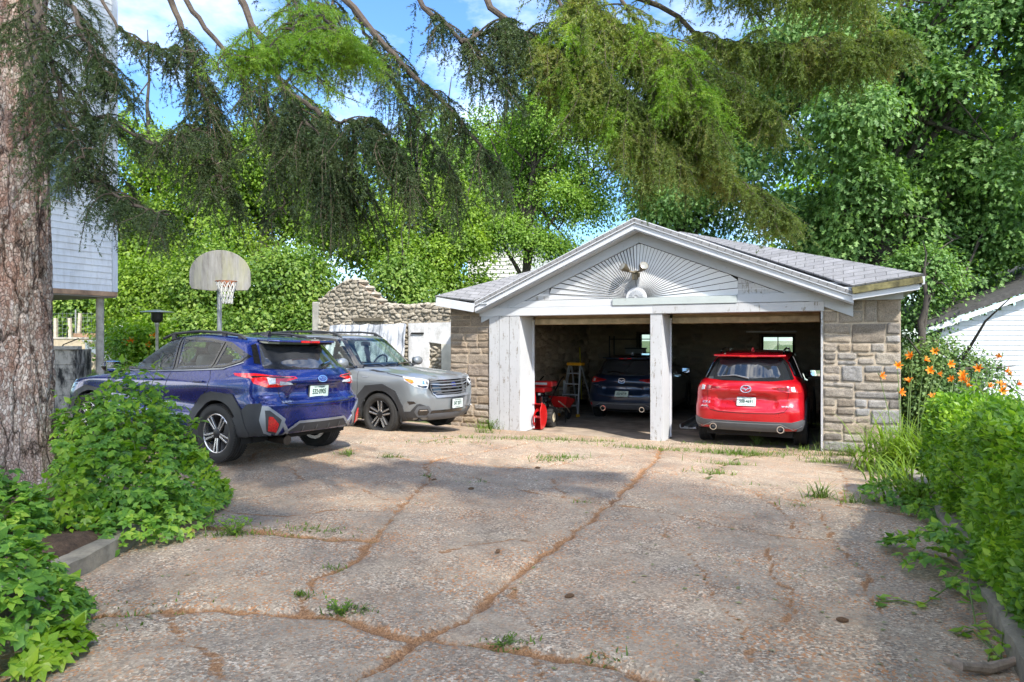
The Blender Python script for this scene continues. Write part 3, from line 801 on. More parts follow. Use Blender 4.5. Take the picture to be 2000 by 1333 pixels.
NR, NC, NS = 13, 11, 84
def loop_row(r):
    """half loop rear centre -> front centre for one control row"""
    wr, wm, wf = r['w']; rrx, rry = r.get('rr', (.28, .34)); rfx, rfy = r.get('rf', (.45, .45))
    rry = min(rry, wr * .98); rfy = min(rfy, wf * .98)
    br, bf = r.get('br', .05), r.get('bf', .10); xr, xf = r['x']
    P = []
    for i in range(NR):
        y = (wr - rry) * i / NR; P.append((xr + br * (y / max(wr - rry, 1e-3)) ** 2, y))
    for i in range(NC):
        a = math.pi / 2 * i / NC; P.append((xr + br + rrx * (1 - math.cos(a)), wr - rry + rry * math.sin(a)))
    x0, x1 = xr + br + rrx, xf - bf - rfx
    for i in range(NS):
        t = i / NS; y = wr * (1 - t) * (1 - 2 * t) + wm * 4 * t * (1 - t) + wf * t * (2 * t - 1); P.append((x0 + (x1 - x0) * t, y))
    for i in range(NC):
        a = math.pi / 2 * i / NC; P.append((x1 + rfx * math.sin(a), wf - rfy + rfy * math.cos(a)))
    for i in range(NR + 1):
        y = (wf - rfy) * (1 - i / NR); P.append((xf - bf * (y / max(wf - rfy, 1e-3)) ** 2, y))
    P = np.array(P); zx = np.array(r['z'], float); z = pchip(zx[:, 0], zx[:, 1], np.clip(P[:, 0], zx[0, 0], zx[-1, 0]))
    return np.stack([P[:, 0], P[:, 1], z], 1)

class Car:
    def __init__(s, rows, subs, sharp, W, Rw, Rf, sculpt=None):
        s.W, s.Rw, s.Rf = W, Rw, Rf; s.L = max(r['x'][1] for r in rows)
        ctrl = np.stack([loop_row(r) for r in rows]); out = []; br = [0] + list(sharp) + [len(rows) - 1]
        for a, b in zip(br[:-1], br[1:]):
            v = np.concatenate([[i + k / subs[i] for k in range(subs[i])] for i in range(a, b)] + ([[b]] if b == len(rows) - 1 else []))
            out.append(pchip(np.arange(a, b + 1), ctrl[a:b + 1], np.asarray(v, float)))
        G = np.concatenate(out)
        right = G[:, 1:-1][:, ::-1] * np.array([1, -1, 1]); s.G = np.concatenate([G, right], 1)
        if sculpt: s.G = sculpt(s.G)
        nv, nu = s.G.shape[:2]; s.V = s.G.reshape(-1, 3)
        i = np.arange(nv - 1)[:, None] * nu + np.arange(nu)[None]; j = np.arange(nv - 1)[:, None] * nu + (np.arange(nu)[None] + 1) % nu
        s.F = np.stack([i, j, j + nu, i + nu], -1).reshape(-1, 4)
        s.keep = np.ones(len(s.F), bool); s.cen = s.V[s.F].mean(1)
        s.bvh = BVHTree.FromPolygons([tuple(p) for p in s.V], [tuple(int(k) for k in f) for f in s.F])
        s.root = None
    # ---- projection of 2-D layouts onto the body
    def hit(s, view, a, b, sign=1):
        if view == 'side': o, d = (a, sign * 3, b), (0, -sign, 0)
        elif view == 'rear': o, d = (-3, a, b), (1, 0, 0)
        elif view == 'front': o, d = (s.L + 3, a, b), (-1, 0, 0)
        elif view == 'top': o, d = (a, b, 4), (0, 0, -1)
        else:                                        # 'wr' / 'wf': wrapped round the rear / front corner; a = distance from the centre line
            Rr = s.Rw if view == 'wr' else s.Rf; Wh = s.W / 2; f0 = Wh - Rr; sg = 1 if a >= 0 else -1; t = abs(a)
            if t <= f0: x, y, nx, ny = 0, t, -1, 0
            elif t <= f0 + Rr * math.pi / 2:
                q = (t - f0) / Rr; x, y, nx, ny = Rr - Rr * math.cos(q), f0 + Rr * math.sin(q), -math.cos(q), math.sin(q)
            else: x, y, nx, ny = Rr + t - f0 - Rr * math.pi / 2, Wh, 0, 1
            y *= sg; ny *= sg
            if view == 'wf': x = s.L - x; nx = -nx
            o, d = (x + nx * 1.5, y + ny * 1.5, b), (-nx, -ny, 0)
        h = s.bvh.ray_cast(Vector(o), Vector(d))
        d = Vector(d)
        if h[0] is None:
            h = s.bvh.find_nearest(Vector(o) + d * 1.5)
        p, n = h[0], h[1]
        if n.dot(d) > 0: n = -n
        return p, n
    def panel(s, name, poly, view, mat, off=.006, res=.045, sign=1, parent=None, depth=None, flat=False, smooth=True):
        """shell with the outline poly laid on the body, standing off metres proud"""
        pts = []
        n = len(poly)
        for i in range(n):
            p, q = poly[i], poly[(i + 1) % n]; k = max(1, int(math.hypot(q[0] - p[0], q[1] - p[1]) / res))
            for j in range(k): pts.append((p[0] + (q[0] - p[0]) * j / k, p[1] + (q[1] - p[1]) * j / k))
        nb = len(pts); A = np.array(poly)
        gx = np.arange(A[:, 0].min() + res * .5, A[:, 0].max(), res); gy = np.arange(A[:, 1].min() + res * .5, A[:, 1].max(), res)
        if len(gx) * len(gy):
            X, Y = [q.ravel() for q in np.meshgrid(gx, gy)]; k = inpoly(X, Y, poly)
            B = np.array(pts)
            for x, y in zip(X[k], Y[k]):
                if np.min(np.hypot(B[:, 0] - x, B[:, 1] - y)) > res * .45: pts.append((float(x), float(y)))
        v2, e, f, _, _, _ = delaunay_2d_cdt([Vector(p) for p in pts], [], [list(range(nb))], 1, 1e-5)
        P3 = []; Nn = []
        for p in v2:
            h, nn = s.hit(view, p[0], p[1], sign); P3.append(h); Nn.append(nn)
        if flat:
            av = sum(Nn, Vector()) / len(Nn); av.normalize(); Nn = [av] * len(Nn)
        V = [p + nn * off for p, nn in zip(P3, Nn)]
        from collections import Counter
        ec = Counter(tuple(sorted((a, b))) for t in f for a, b in zip(t, t[1:] + t[:1]))
        faces = [tuple(t) for t in f]; nV = len(V); dp = depth if depth is not None else off + .012
        bnd = {}
        for t in f:
            for a, b in zip(t, t[1:] + t[:1]):
                if ec[tuple(sorted((a, b)))] == 1:
                    for q in (a, b):
                        if q not in bnd: bnd[q] = len(V); V.append(V[q] - Nn[q] * dp)
                    faces.append((b, a, bnd[a], bnd[b]))
        me = bpy.data.meshes.new(name); me.from_pydata([tuple(v) for v in V], [], faces); me.materials.append(mat)
        bm = bmesh.new(); bm.from_mesh(me); bmesh.ops.recalc_face_normals(bm, faces=bm.faces)
        big = [q for q in bm.faces if len(q.verts) == 3]
        bm.faces.ensure_lookup_table()
        if big and sum((q.normal.dot(Nn[q.verts[0].index]) if q.verts[0].index < nV else 0) for q in big) < 0:
            bmesh.ops.reverse_faces(bm, faces=bm.faces)
        bm.to_mesh(me); bm.free()
        me.polygons.foreach_set('use_smooth', [smooth] * len(me.polygons)); me.set_sharp_from_angle(angle=R(50)); me.update()
        o = bpy.data.objects.new(name, me); col.objects.link(o); o.parent = parent or s.root; return o
    def strip(s, name, path, w, view, mat, off=.004, sign=1, closed=False, parent=None, res=.03):
        """narrow band along a path (door gaps, trims)"""
        pts = []; n = len(path)
        for i in range(n if closed else n - 1):
            p, q = path[i], path[(i + 1) % n]; k = max(1, int(math.hypot(q[0] - p[0], q[1] - p[1]) / res))
            for j in range(k): pts.append((p[0] + (q[0] - p[0]) * j / k, p[1] + (q[1] - p[1]) * j / k))
        if not closed: pts.append(path[-1])
        m = len(pts); V = []
        for i in range(m):
            p0, p1 = pts[(i - 1) % m if closed else max(i - 1, 0)], pts[(i + 1) % m if closed else min(i + 1, m - 1)]
            dx, dy = p1[0] - p0[0], p1[1] - p0[1]; L = math.hypot(dx, dy) or 1; nx, ny = -dy / L * w / 2, dx / L * w / 2
            for sg in (1, -1):
                h, nn = s.hit(view, pts[i][0] + sg * nx, pts[i][1] + sg * ny, sign); V.append(tuple(h + nn * off)); 
        fs = [(2 * i, 2 * i + 1, (2 * i + 3) % (2 * m), (2 * i + 2) % (2 * m)) for i in range(m if closed else m - 1)]
        me = bpy.data.meshes.new(name); me.from_pydata(V, [], fs); me.materials.append(mat)
        me.polygons.foreach_set('use_smooth', [True] * len(fs)); me.update()
        o = bpy.data.objects.new(name, me); col.objects.link(o); o.parent = parent or s.root; return o
    def cut(s, poly, view, sign=1):
        """open the body behind a window"""
        V = s.V; k = {'side': (0, 2), 'rear': (1, 2), 'front': (1, 2)}[view]
        ins = inpoly(V[:, k[0]], V[:, k[1]], poly)
        if view == 'side': ins &= V[:, 1] * sign > .3
        if view == 'rear': ins &= V[:, 0] < s.L * .35
        if view == 'front': ins &= V[:, 0] > s.L * .4
        s.keep &= ~ins[s.F].all(1)
    def arch(s, x, z, r):
        c = s.cen; s.keep &= ~((np.hypot(c[:, 0] - x, c[:, 2] - z) < r) & (np.abs(c[:, 1]) > s.W / 2 - .35) & (c[:, 2] < z + r))
    def finish(s, mat, name='body'):
        o = np_mesh(name, s.V, s.F[s.keep], mat, s.root, smooth=True); return o

def inpoly(x, y, poly):
    x = np.asarray(x); y = np.asarray(y); c = np.zeros(x.shape, bool); n = len(poly); j = n - 1
    for i in range(n):
        xi, yi = poly[i]; xj, yj = poly[j]
        with np.errstate(divide='ignore', invalid='ignore'):
            c ^= ((yi > y) != (yj > y)) & (x < (xj - xi) * (y - yi) / ((yj - yi) or 1e-12) + xi)
        j = i
    return c

def paint(name, c, metal=.35, rough=.32, flake=.12):
    m, n, b = base_mat(name); v = coords(n)
    f = noise(n, v, 900, 2, .5); c1 = [min(1, x * (1 + flake)) for x in c]; c0 = [x * (1 - flake) for x in c]
    n.links.new(ramp(n, f, [(.35, c0), (.65, c1)]), b.inputs['Base Color']); b.inputs['Metallic'].default_value = metal
    d = noise(n, v, 7, 5, .7)      # road dust
    rr = N(n, 'ShaderNodeMapRange'); n.links.new(d, rr.inputs[0]); rr.inputs[3].default_value = rough * .8; rr.inputs[4].default_value = rough * 1.3
    n.links.new(rr.outputs[0], b.inputs['Roughness']); b.inputs['Coat Weight'].default_value = 1; b.inputs['Coat Roughness'].default_value = .025; return m
M_clad = plain('grey_black_cladding', (.032, .033, .036), .55, var=.2, bmp=.12, bscale=700)
M_cladg = plain('grey_bumper_plastic', (.085, .088, .095), .5, var=.12)
M_gloss = plain('gloss_black', (.008, .008, .009), .08, coat=1, var=.05)
M_rub_ = plain('tyre_rubber', (.022, .021, .02), .75, var=.25, bmp=.2, bscale=300)
M_alloy = plain('machined_alloy', (.62, .62, .63), .25, .9, var=.06)
M_alloyd = plain('dark_alloy', (.035, .035, .038), .35, .6, var=.1)
M_chrome = plain('chrome', (.75, .76, .78), .08, 1.0, var=.03)
M_silver = plain('silver_trim', (.27, .285, .31), .35, .5, var=.06)
M_under = plain('underbody', (.012, .012, .012), .9)
def lens(name, c, rough=.08):
    m, n, b = base_mat(name); v = coords(n, (60, 60, 60))
    f = noise(n, v, 1.0, 1, .3); n.links.new(ramp(n, f, [(.35, [k * .6 for k in c]), (.65, c)]), b.inputs['Base Color'])
    b.inputs['Roughness'].default_value = rough; b.inputs['Coat Weight'].default_value = 1; b.inputs['Coat Roughness'].default_value = .02; return m
M_redl = lens('red_lens', (.62, .012, .012)); M_clearl = lens('clear_lens', (.55, .57, .6)); M_amber = lens('amber_lens', (.85, .22, .01)); M_dredl = lens('dark_red_lens', (.22, .008, .012))
M_darkg = plain('privacy_glass', (.012, .015, .018), .02, coat=1, var=.02)
M_rearg = plain('dark_rear_glass', (.03, .032, .036), .03, coat=1, var=.02)
M_carg = mat_glass('car_glass', (.74, .82, .78), .95); M_wind = mat_glass('windscreen_glass', (.42, .52, .50), 1.0)
M_seat = plain('car_seat', (.05, .05, .055), .85); M_seatl = plain('grey_seat', (.16, .16, .16), .85)
M_plate = plain('number_plate', (.50, .60, .54), .4, var=.08, scale=14); M_green = plain('plate_green', (.004, .045, .03), .5); M_navy = plain('badge_blue', (.02, .03, .16), .2, coat=1)
M_platew = plain('white_number_plate', (.50, .54, .52), .4, var=.06, scale=14)
M_mirror = plain('mirror_glass', (.8, .82, .82), .02, 1.0, var=.02)
M_grime = plain('exhaust_steel', (.09, .08, .07), .35, .9, var=.3)

def wheel(car, x, y, z, Rr, rim, w, style, face, spoke, nsp, name='wheel'):
    """tyre with tread, alloy rim with spokes; y>0 = left"""
    sg = 1 if y > 0 else -1
    M = Matrix.Translation((x, y, z)) @ Matrix.Rotation(R(-90 * sg), 4, 'X')       # local +z = outward
    h = w / 2; mb = MB(); a = 96
    prof = [(rim - .01, h * .80), (rim + .02, h * .98), (Rr - .07, h * 1.02), (Rr - .025, h * .96), (Rr - .008, h * .84)]
    for k in (-.55, -.2, .2, .55)[::-1]:
        prof += [(Rr, h * (k + .07)), (Rr - .011, h * (k + .05)), (Rr - .011, h * (k - .05)), (Rr, h * (k - .07))]
    prof += [(Rr - .008, -h * .84), (Rr - .025, -h * .96), (Rr - .07, -h * 1.02), (rim + .02, -h * .98), (rim - .01, -h * .8)]
    mb.lathe(prof, a, M)
    # shoulder tread blocks
    for k in range(72):
        t = 2 * math.pi * k / 72
        for s2 in (1, -1):
            c = M @ Vector(((Rr - .012) * math.cos(t), (Rr - .012) * math.sin(t), s2 * h * .80))
            mb.box(c, (.021, .012, h * .30), M=(M.to_3x3() @ Matrix.Rotation(t, 3, 'Z')))
    ty = mb.build(name, M_rub_, car.root, smooth=True, sharp=30)
    rb = MB(); rb.lathe([(rim, h * .78), (rim - .012, h * .84), (rim - .022, h * .78), (rim - .035, h * .3), (rim - .05, -h * .8), (rim, -h * .82)], 64, M)
    rb.build('rim', M_alloy if style != 'dark' else M_alloyd, ty, smooth=True)
    MB().lathe([(rim - .03, -h * .1), (.02, -h * .05), (0, -h * .05)], 40, M).build('brake_disc', M_alloyd, ty, smooth=True)
    sb = MB(); sd = MB()
    for k in range(nsp):
        t0 = 2 * math.pi * k / nsp + .3
        for e in (-1, 1):
            t = t0 + e * spoke['gap']; ti = t0 + e * spoke['gapi']
            u = Vector((math.cos(t), math.sin(t), 0)); ui = Vector((math.cos(ti), math.sin(ti), 0))
            p0 = ui * .055 + Vector((0, 0, h * .66)); p1 = u * (rim - .022) + Vector((0, 0, h * .80))
            p0, p1 = M @ p0, M @ p1; ax = (M.to_3x3() @ Vector((0, 0, 1)))
            sb.bar(p0, p1, spoke['w'], .018, up=ax); sd.bar(p0 - ax * .02, p1 - ax * .02, spoke['w'] * 2.1, .022, up=ax)
    sb.build('spokes', face, ty, bevel=.003); sd.build('spoke_backs', M_alloyd, ty)
    MB().lathe([(.062, h * .5), (.06, h * .76), (.05, h * .80), (0, h * .80)], 24, M).build('hub_cap', M_alloyd, ty, smooth=True)
    return ty

def plate_at(car, p, n, wtext, mat, frame=True, up=(0, 0, 1), w=.305, h=.155, top='NEW HAMPSHIRE', low='LIVE FREE OR DIE'):
    """number plate on a plane with centre p and outward normal n, in car space"""
    n = Vector(n).normalized(); x = Vector(up).cross(n).normalized(); z = n.cross(x).normalized()
    B = Matrix(((x.x, z.x, n.x, p[0]), (x.y, z.y, n.y, p[1]), (x.z, z.z, n.z, p[2]), (0, 0, 0, 1)))
    mb = MB()
    def rr(w_, h_, r=.012):
        pts = []
        for cx, cy, a0 in ((w_ / 2 - r, h_ / 2 - r, 0), (-w_ / 2 + r, h_ / 2 - r, 90), (-w_ / 2 + r, -h_ / 2 + r, 180), (w_ / 2 - r, -h_ / 2 + r, 270)):
            for k in range(5): pts.append((cx + r * math.cos(R(a0 + k * 22.5)), cy + r * math.sin(R(a0 + k * 22.5))))
        return pts
    pl = MB().prism(rr(w, h), 0, .004, lambda a, b, d: B @ Vector((a, b, d))).build('number_plate', mat, car.root)
    if frame: MB().prism(rr(w + .03, h + .03), -.015, -.001, lambda a, b, d: B @ Vector((a, b, d))).build('plate_frame', M_clad, car.root)
    if wtext:
        text_mesh(wtext, .086, M_green, 'plate_number', pl, B @ Matrix.Translation((0, .0, .0055)), .001, .70, .0022)
        text_mesh(top, .022, M_green, 'plate_text', pl, B @ Matrix.Translation((0, .058, .0055)), .0005)
        text_mesh(low, .020, M_green, 'plate_text', pl, B @ Matrix.Translation((0, -.06, .0055)), .0005, .9)
    return pl

def frame_of(p, n, up=(0, 0, 1)):
    n = Vector(n).normalized(); x = Vector(up).cross(n).normalized(); z = n.cross(x).normalized()
    return Matrix(((x.x, z.x, n.x, p[0]), (x.y, z.y, n.y, p[1]), (x.z, z.z, n.z, p[2]), (0, 0, 0, 1)))

def star_badge(car, view, a, b, w, h, face, sign=1):
    """oval with a cluster of stars, one big and five small"""
    p, n = car.hit(view, a, b, sign); B = frame_of(p + n * .004, n)
    t = np.linspace(0, 2 * math.pi, 37)[:-1]
    o = MB().prism([(w / 2 * math.cos(q), h / 2 * math.sin(q)) for q in t], 0, .008, lambda u, v, d: B @ Vector((u, v, d))).build('badge', M_chrome, car.root, smooth=True)
    MB().prism([(w * .43 * math.cos(q), h * .41 * math.sin(q)) for q in t], .004, .0095, lambda u, v, d: B @ Vector((u, v, d))).build('badge_field', face, o)
    st = MB()
    for (cx, cy, r) in ((-.22, .10, .13), (.02, .18, .07), (.20, .14, .07), (.28, -.02, .07), (.10, -.08, .07), (-.04, -.17, .07)):
        pts = []
        for k in range(8):
            rr_ = r * w if k % 2 == 0 else r * w * .32
            pts.append((cx * w + rr_ * math.sin(k * math.pi / 4), cy * h * 1.2 + rr_ * math.cos(k * math.pi / 4) * .9))
        st.prism(pts, .009, .012, lambda u, v, d: B @ Vector((u, v, d)))
    st.build('stars', M_chrome, o); return o

def wing_badge(car, view, a, b, w, h):
    """rounded ring with a spread V wing"""
    p, n = car.hit(view, a, b); B = frame_of(p + n * .004, n)
    t = np.linspace(0, 2 * math.pi, 41)[:-1]; mb = MB(); fn = lambda u, v, d: B @ Vector((u, v, d))
    outer = [(w / 2 * math.copysign(abs(math.cos(q)) ** .85, math.cos(q)), h / 2 * math.copysign(abs(math.sin(q)) ** .85, math.sin(q))) for q in t]
    inner = [(u * .82, v * .80) for u, v in outer]; m = len(t)
    vs = [fn(u, v, 0) for u, v in outer] + [fn(u, v, .012) for u, v in outer] + [fn(u, v, .012) for u, v in inner] + [fn(u, v, 0) for u, v in inner]
    mb.add(vs, [(k * m + i, k * m + (i + 1) % m, (k + 1) * m + (i + 1) % m, (k + 1) * m + i) for k in range(3) for i in range(m)])
    for sg in (1, -1):
        mb.prism([(0, -h * .02), (sg * w * .16, h * .14), (sg * w * .41, h * .20), (sg * w * .42, h * .08), (sg * w * .20, h * .0), (0, -h * .22)], 0, .011, fn)
    return mb.build('badge', M_chrome, car.root, smooth=True, sharp=30)

def arc(cx, cz, r, a0, a1, n=18): return [(cx + r * math.cos(R(a0 + (a1 - a0) * i / n)), cz + r * math.sin(R(a0 + (a1 - a0) * i / n))) for i in range(n + 1)]
def arch_clad(car, x, z, ri, outer, mat, off=.016):
    """cladding round a wheel opening: outer outline back to front (over the top), inner arc"""
    poly = outer + arc(x, z, ri, -8, 188)
    for sg in (1, -1): car.panel('arch_cladding', poly, 'side', mat, off, sign=sg, res=.04, depth=.05)
def well(car, x, z, r):
    """dark half barrel over the wheel"""
    a = np.linspace(R(-14), R(194), 30)
    for sg in (1, -1):
        y0, y1 = sg * (car.W / 2 - .05), sg * (car.W / 2 - .40); mb = MB()
        vs = [(x + r * math.cos(t), y, z + r * math.sin(t)) for y in (y0, y1) for t in a]; n = len(a)
        mb.add(vs, [(i, i + 1, n + i + 1, n + i) for i in range(n - 1)] + [tuple(range(n, 2 * n))])
        mb.build('wheel_well', M_under, car.root)

def cabin(car, x0, x1, zf, w, z1, mat_s=None, steer=1):
    """floor, dash, seats and steering wheel seen through the glass"""
    ms = mat_s or M_seat
    MB().b2((x0 + .1, -w, zf - .1), (x1 + .5, w, zf)).build('cabin_floor', M_under, car.root)
    d = MB(); d.box((x1 + .30, 0, zf + .42), (.5, 2 * w, .32)); d.build('dashboard', M_seat, car.root, bevel=.08)
    for sx in (x1 - .55, x1 - 1.45):
        for sy in ((-.38, .38) if sx == x1 - .55 else (-.38, 0, .38)):
            s = MB(); ww = .5 if sx == x1 - .55 else .4
            s.box((sx, sy, zf + .22), (.5, ww, .18)); s.box((sx - .28, sy, zf + .45), (.13, ww, .56), ry=R(-14))
            s.box((sx - .37, sy, zf + (.80 if sx == x1 - .55 else .72)), (.09, .25, .15), ry=R(-10))
            s.build('seat', ms, car.root, bevel=.045)
    M = Matrix.Translation((x1 - .0, .38 * steer, zf + .55)) @ Matrix.Rotation(R(-65), 4, 'Y')
    prof = [(.18 + .016 * math.cos(t), .016 * math.sin(t)) for t in np.linspace(0, 2 * math.pi, 9)[:-1]]
    sw = MB().lathe(prof, 28, M, close=True); sw.build('steering_wheel', M_gloss, car.root, smooth=True)

def rails(car, pts, y, lean, r=.018, feet=(0, -1), mat=None):
    for sg in (1, -1):
        mb = MB(); mb.tube([(x, sg * (y + lean * 0), z) for x, z in pts], r, 8)
        for i in feet:
            x, z = pts[i]; h, n = car.hit('top', x, sg * y)
            if h.z > 1.0: mb.bar((x, sg * y, h.z - .01), (x, sg * y, max(z, h.z + .01)), .03, .07, up=(1, 0, 0))
        mb.build('roof_rail', mat or M_clad, car.root, smooth=True)

def mirror(car, x, y, z, mat, sg, out=.08):
    m = MB(); m.sph((x, sg * (y + out), z), .1, (.75, 1.25, .85), 14); o = m.build('wing_mirror', mat, car.root, smooth=True)
    MB().bar((x + .02, sg * (y - .08), z - .07), (x, sg * (y + out), z - .05), .07, .03).build('mirror_arm', M_clad, o)
    g = MB(); g.box((x - .072, sg * (y + out + .005), z + .004), (.012, .19, .125)); g.build('mirror_glass', M_mirror, o, bevel=.02)
    return o

def car_root(name, Xr, Yr, yaw, zl, label, group=None, roll=0.0, pitch=0.0):
    """zl: ground height; local x=0 is the rear end"""
    e = empty(name, (Xr, Yr, zl), label=label, cat='car', group=group)
    e.rotation_euler = (roll, pitch, yaw); return e

# ================================================================== blue crossover, left foreground
def blue_car():
    z = lambda *a: a
    rows = [
     dict(x=(.32, 4.15), w=(.74, .78, .72), z=[(0, .40), (.6, .33), (1.2, .27), (3.5, .26), (4.4, .30)], rr=(.2, .3)),
     dict(x=(.10, 4.38), w=(.83, .88, .80), z=[(0, .37), (.6, .33), (1.2, .29), (3.5, .28), (4.4, .28)], rr=(.22, .34)),
     dict(x=(.015, 4.46), w=(.86, .90, .85), z=[(0, .52), (1.2, .50), (4.4, .50)], rr=(.27, .36), br=.06),
     dict(x=(.0, 4.48), w=(.86, .89, .86), z=[(0, .71), (1.2, .72), (4.4, .66)], rr=(.30, .36), br=.07),
     dict(x=(.07, 4.45), w=(.845, .885, .85), z=[(0, .83), (1.2, .86), (4.4, .76)], rr=(.32, .36), br=.07),
     dict(x=(.05, 4.38), w=(.83, .865, .83), z=[(0, 1.00), (.9, 1.0), (2.2, .97), (3.4, .93), (4.4, .83)], rr=(.34, .36), br=.08),
     dict(x=(.12, 4.22), w=(.79, .83, .77), z=[(0, 1.11), (.7, 1.13), (1.3, 1.09), (2.4, 1.03), (3.2, .985), (4.2, .875)], rr=(.36, .36), br=.09),
     dict(x=(.17, 3.22), w=(.755, .80, .72), z=[(0, 1.13), (.7, 1.16), (1.3, 1.115), (2.4, 1.05), (3.0, 1.03), (3.25, 1.05)], rr=(.38, .34), rf=(.28, .5), br=.10),
     dict(x=(.50, 2.36), w=(.55, .615, .56), z=[(.4, 1.435), (.9, 1.475), (1.6, 1.505), (2.2, 1.475), (2.5, 1.455)], rr=(.22, .26), rf=(.22, .3), br=.05, bf=.06),
     dict(x=(.60, 2.24), w=(.42, .48, .43), z=[(.4, 1.475), (.9, 1.515), (1.6, 1.545), (2.2, 1.515), (2.5, 1.49)], rr=(.2, .2), rf=(.2, .2), br=.03, bf=.03),
     dict(x=(.75, 2.1), w=(.02, .02, .02), z=[(.4, 1.49), (.9, 1.53), (1.6, 1.56), (2.2, 1.53), (2.5, 1.5)], rr=(.01, .01), rf=(.01, .01), br=.0, bf=.0)]
    def sculpt(G):
        x, y, zz = G[..., 0], G[..., 1], G[..., 2]
        rear = smooth01((.5 - x) / .3)
        rec = smooth01((.40 + (.97 - zz) * .55 - np.abs(y)) / .05) * smooth01((zz - .74) / .02) * smooth01((.955 - zz) / .015)
        G[..., 0] = x + .05 * rec * rear
        side = smooth01((np.abs(y) - .7) / .1) * smooth01((x - .9) / .3) * smooth01((3.9 - x) / .3)
        G[..., 1] = y - np.sign(y) * side * .035 * np.exp(-((zz - .62 - .04 * x) / .11) ** 2)
        hip = np.exp(-((x - .95) / .55) ** 2) * np.exp(-((zz - .93) / .10) ** 2) * smooth01((np.abs(y) - .7) / .1)
        G[..., 1] += np.sign(y) * .028 * hip
        return G
    c = Car(rows, [2, 4, 5, 4, 4, 4, 2, 12, 4, 5], [6, 7], 1.80, .36, .45, sculpt)
    root = c.root = car_root('parked_car', BX[0], BX[1], BX[2], BX[3], 'dark blue crossover with grey cladding and number plate 532 0905, parked tail towards the drive', roll=BX[4], pitch=BX[5])
    P = paint('blue_paint', (.002, .012, .125), .4, .26)
    xr, xf, zw, Rt = .885, 3.555, .35, .352
    for x in (xr, xf): c.arch(x, zw, .405); well(c, x, zw, .42)
    fd = [(2.98, 1.075), (2.42, 1.415), (2.12, 1.475), (1.93, 1.48), (1.83, 1.085)]
    rd = [(1.76, 1.09), (1.86, 1.48), (1.30, 1.465), (1.06, 1.43), (1.10, 1.135)]
    qd = [(1.04, 1.14), (1.00, 1.415), (.62, 1.27), (.66, 1.22), (.86, 1.155)]
    dlo = [(3.08, 1.05), (2.44, 1.445), (2.12, 1.50), (1.5, 1.50), (.95, 1.44), (.55, 1.275), (.62, 1.20), (.86, 1.125), (1.3, 1.10), (2.2, 1.055)]
    for sg in (1, -1):
        for q in (fd, rd, qd): c.cut(q, 'side', sg)
        tr = c.panel('window_trim', dlo, 'side', M_gloss, .002, sign=sg, res=.05)
        # open the trim where the glass is
        bm = bmesh.new(); bm.from_mesh(tr.data)
        kill = [f for f in bm.faces if len(f.verts) == 3 and any(inpoly(np.array([f.calc_center_median().x]), np.array([f.calc_center_median().z]), q)[0] for q in (fd, rd, qd))]
        bmesh.ops.delete(bm, geom=kill, context='FACES'); bm.to_mesh(tr.data); bm.free()
        for q, nm in ((fd, 'door_window'), (rd, 'door_window'), (qd, 'quarter_window')):
            c.panel(nm, q, 'side', M_carg, .005, sign=sg, depth=.002)
            c.strip('window_seal', q, .030, 'side', M_gloss, .009, sg, True)
        c.strip('window_moulding', [(3.05, 1.045), (2.2, 1.048), (1.3, 1.093), (.86, 1.118), (.60, 1.20)], .012, 'side', M_silver, .008, sg)
        # doors: gaps and handles
        c.strip('door_gap', [(3.12, .98), (3.16, .8), (3.10, .40), (2.0, .36), (1.92, .7), (1.80, 1.07)], .008, 'side', M_under, .0015, sg)
        c.strip('door_gap', [(1.92, .7), (1.86, .37), (1.45, .38), (1.30, .70), (1.05, .86), (1.02, 1.0), (1.08, 1.1)], .008, 'side', M_under, .0015, sg)
        for hx in (2.02, 1.20):
            p, n = c.hit('side', hx, .955, sg); MB().bar(p + n * .022 + Vector((-.1, 0, .005)), p + n * .022 + Vector((.1, 0, -.004)), .022, .032, up=n).build('door_handle', P, root, bevel=.008)
        c.panel('sill_cladding', [(1.20, .25), (1.18, .40), (3.2, .40), (3.2, .25)], 'side', M_clad, .012, sign=sg)
        c.panel('fuel_door' if sg < 0 else 'door_ridge', [(.30, .98), (.62, .985), (.62, .99), (.30, .988)], 'side', P, .002, sign=sg) if False else None
        mirror(c, 2.93, .86, 1.10, M_gloss, sg)
        c.panel('headlight', [(4.40 - .42, .88), (3.90, .865), (4.15, .80), (4.42, .775), (4.44, .80)], 'side', M_clearl, .006, sign=sg, res=.05)
    arch_clad(c, xr, zw, .40, [(.30, .30), (.40, .50), (.46, .66), (.62, .83), (.98, .85), (1.16, .80), (1.34, .62), (1.40, .30)], M_clad)
    arch_clad(c, xf, zw, .40, [(3.02, .30), (3.10, .62), (3.26, .78), (3.7, .82), (3.90, .72), (4.04, .52), (4.06, .30)], M_clad)
    # rear bumper: corner cladding, reflector housing, skid plate with silver edging
    for sg in (1, -1):
        f = lambda q: [(sg * a, b) for a, b in q]
        c.panel('bumper_cladding', f([(1.52, .30), (1.46, .46), (1.10, .73), (.92, .74), (.86, .66), (.86, .40), (.72, .33), (1.2, .30)]), 'wr', M_clad, .010)
        hs = c.panel('reflector_surround', f([(.90, .71), (.82, .71), (.56, .55), (.60, .46), (.68, .34), (.88, .40), (.93, .55)]), 'wr', M_silver, .014)
        c.panel('reflector_housing', f([(.86, .66), (.80, .66), (.63, .545), (.67, .44), (.72, .38), (.84, .42)]), 'wr', M_clad, .020, parent=hs)
        c.panel('reflector', f([(.81, .59), (.76, .585), (.675, .50), (.70, .41), (.82, .43)]), 'wr', M_redl, .028, parent=hs)
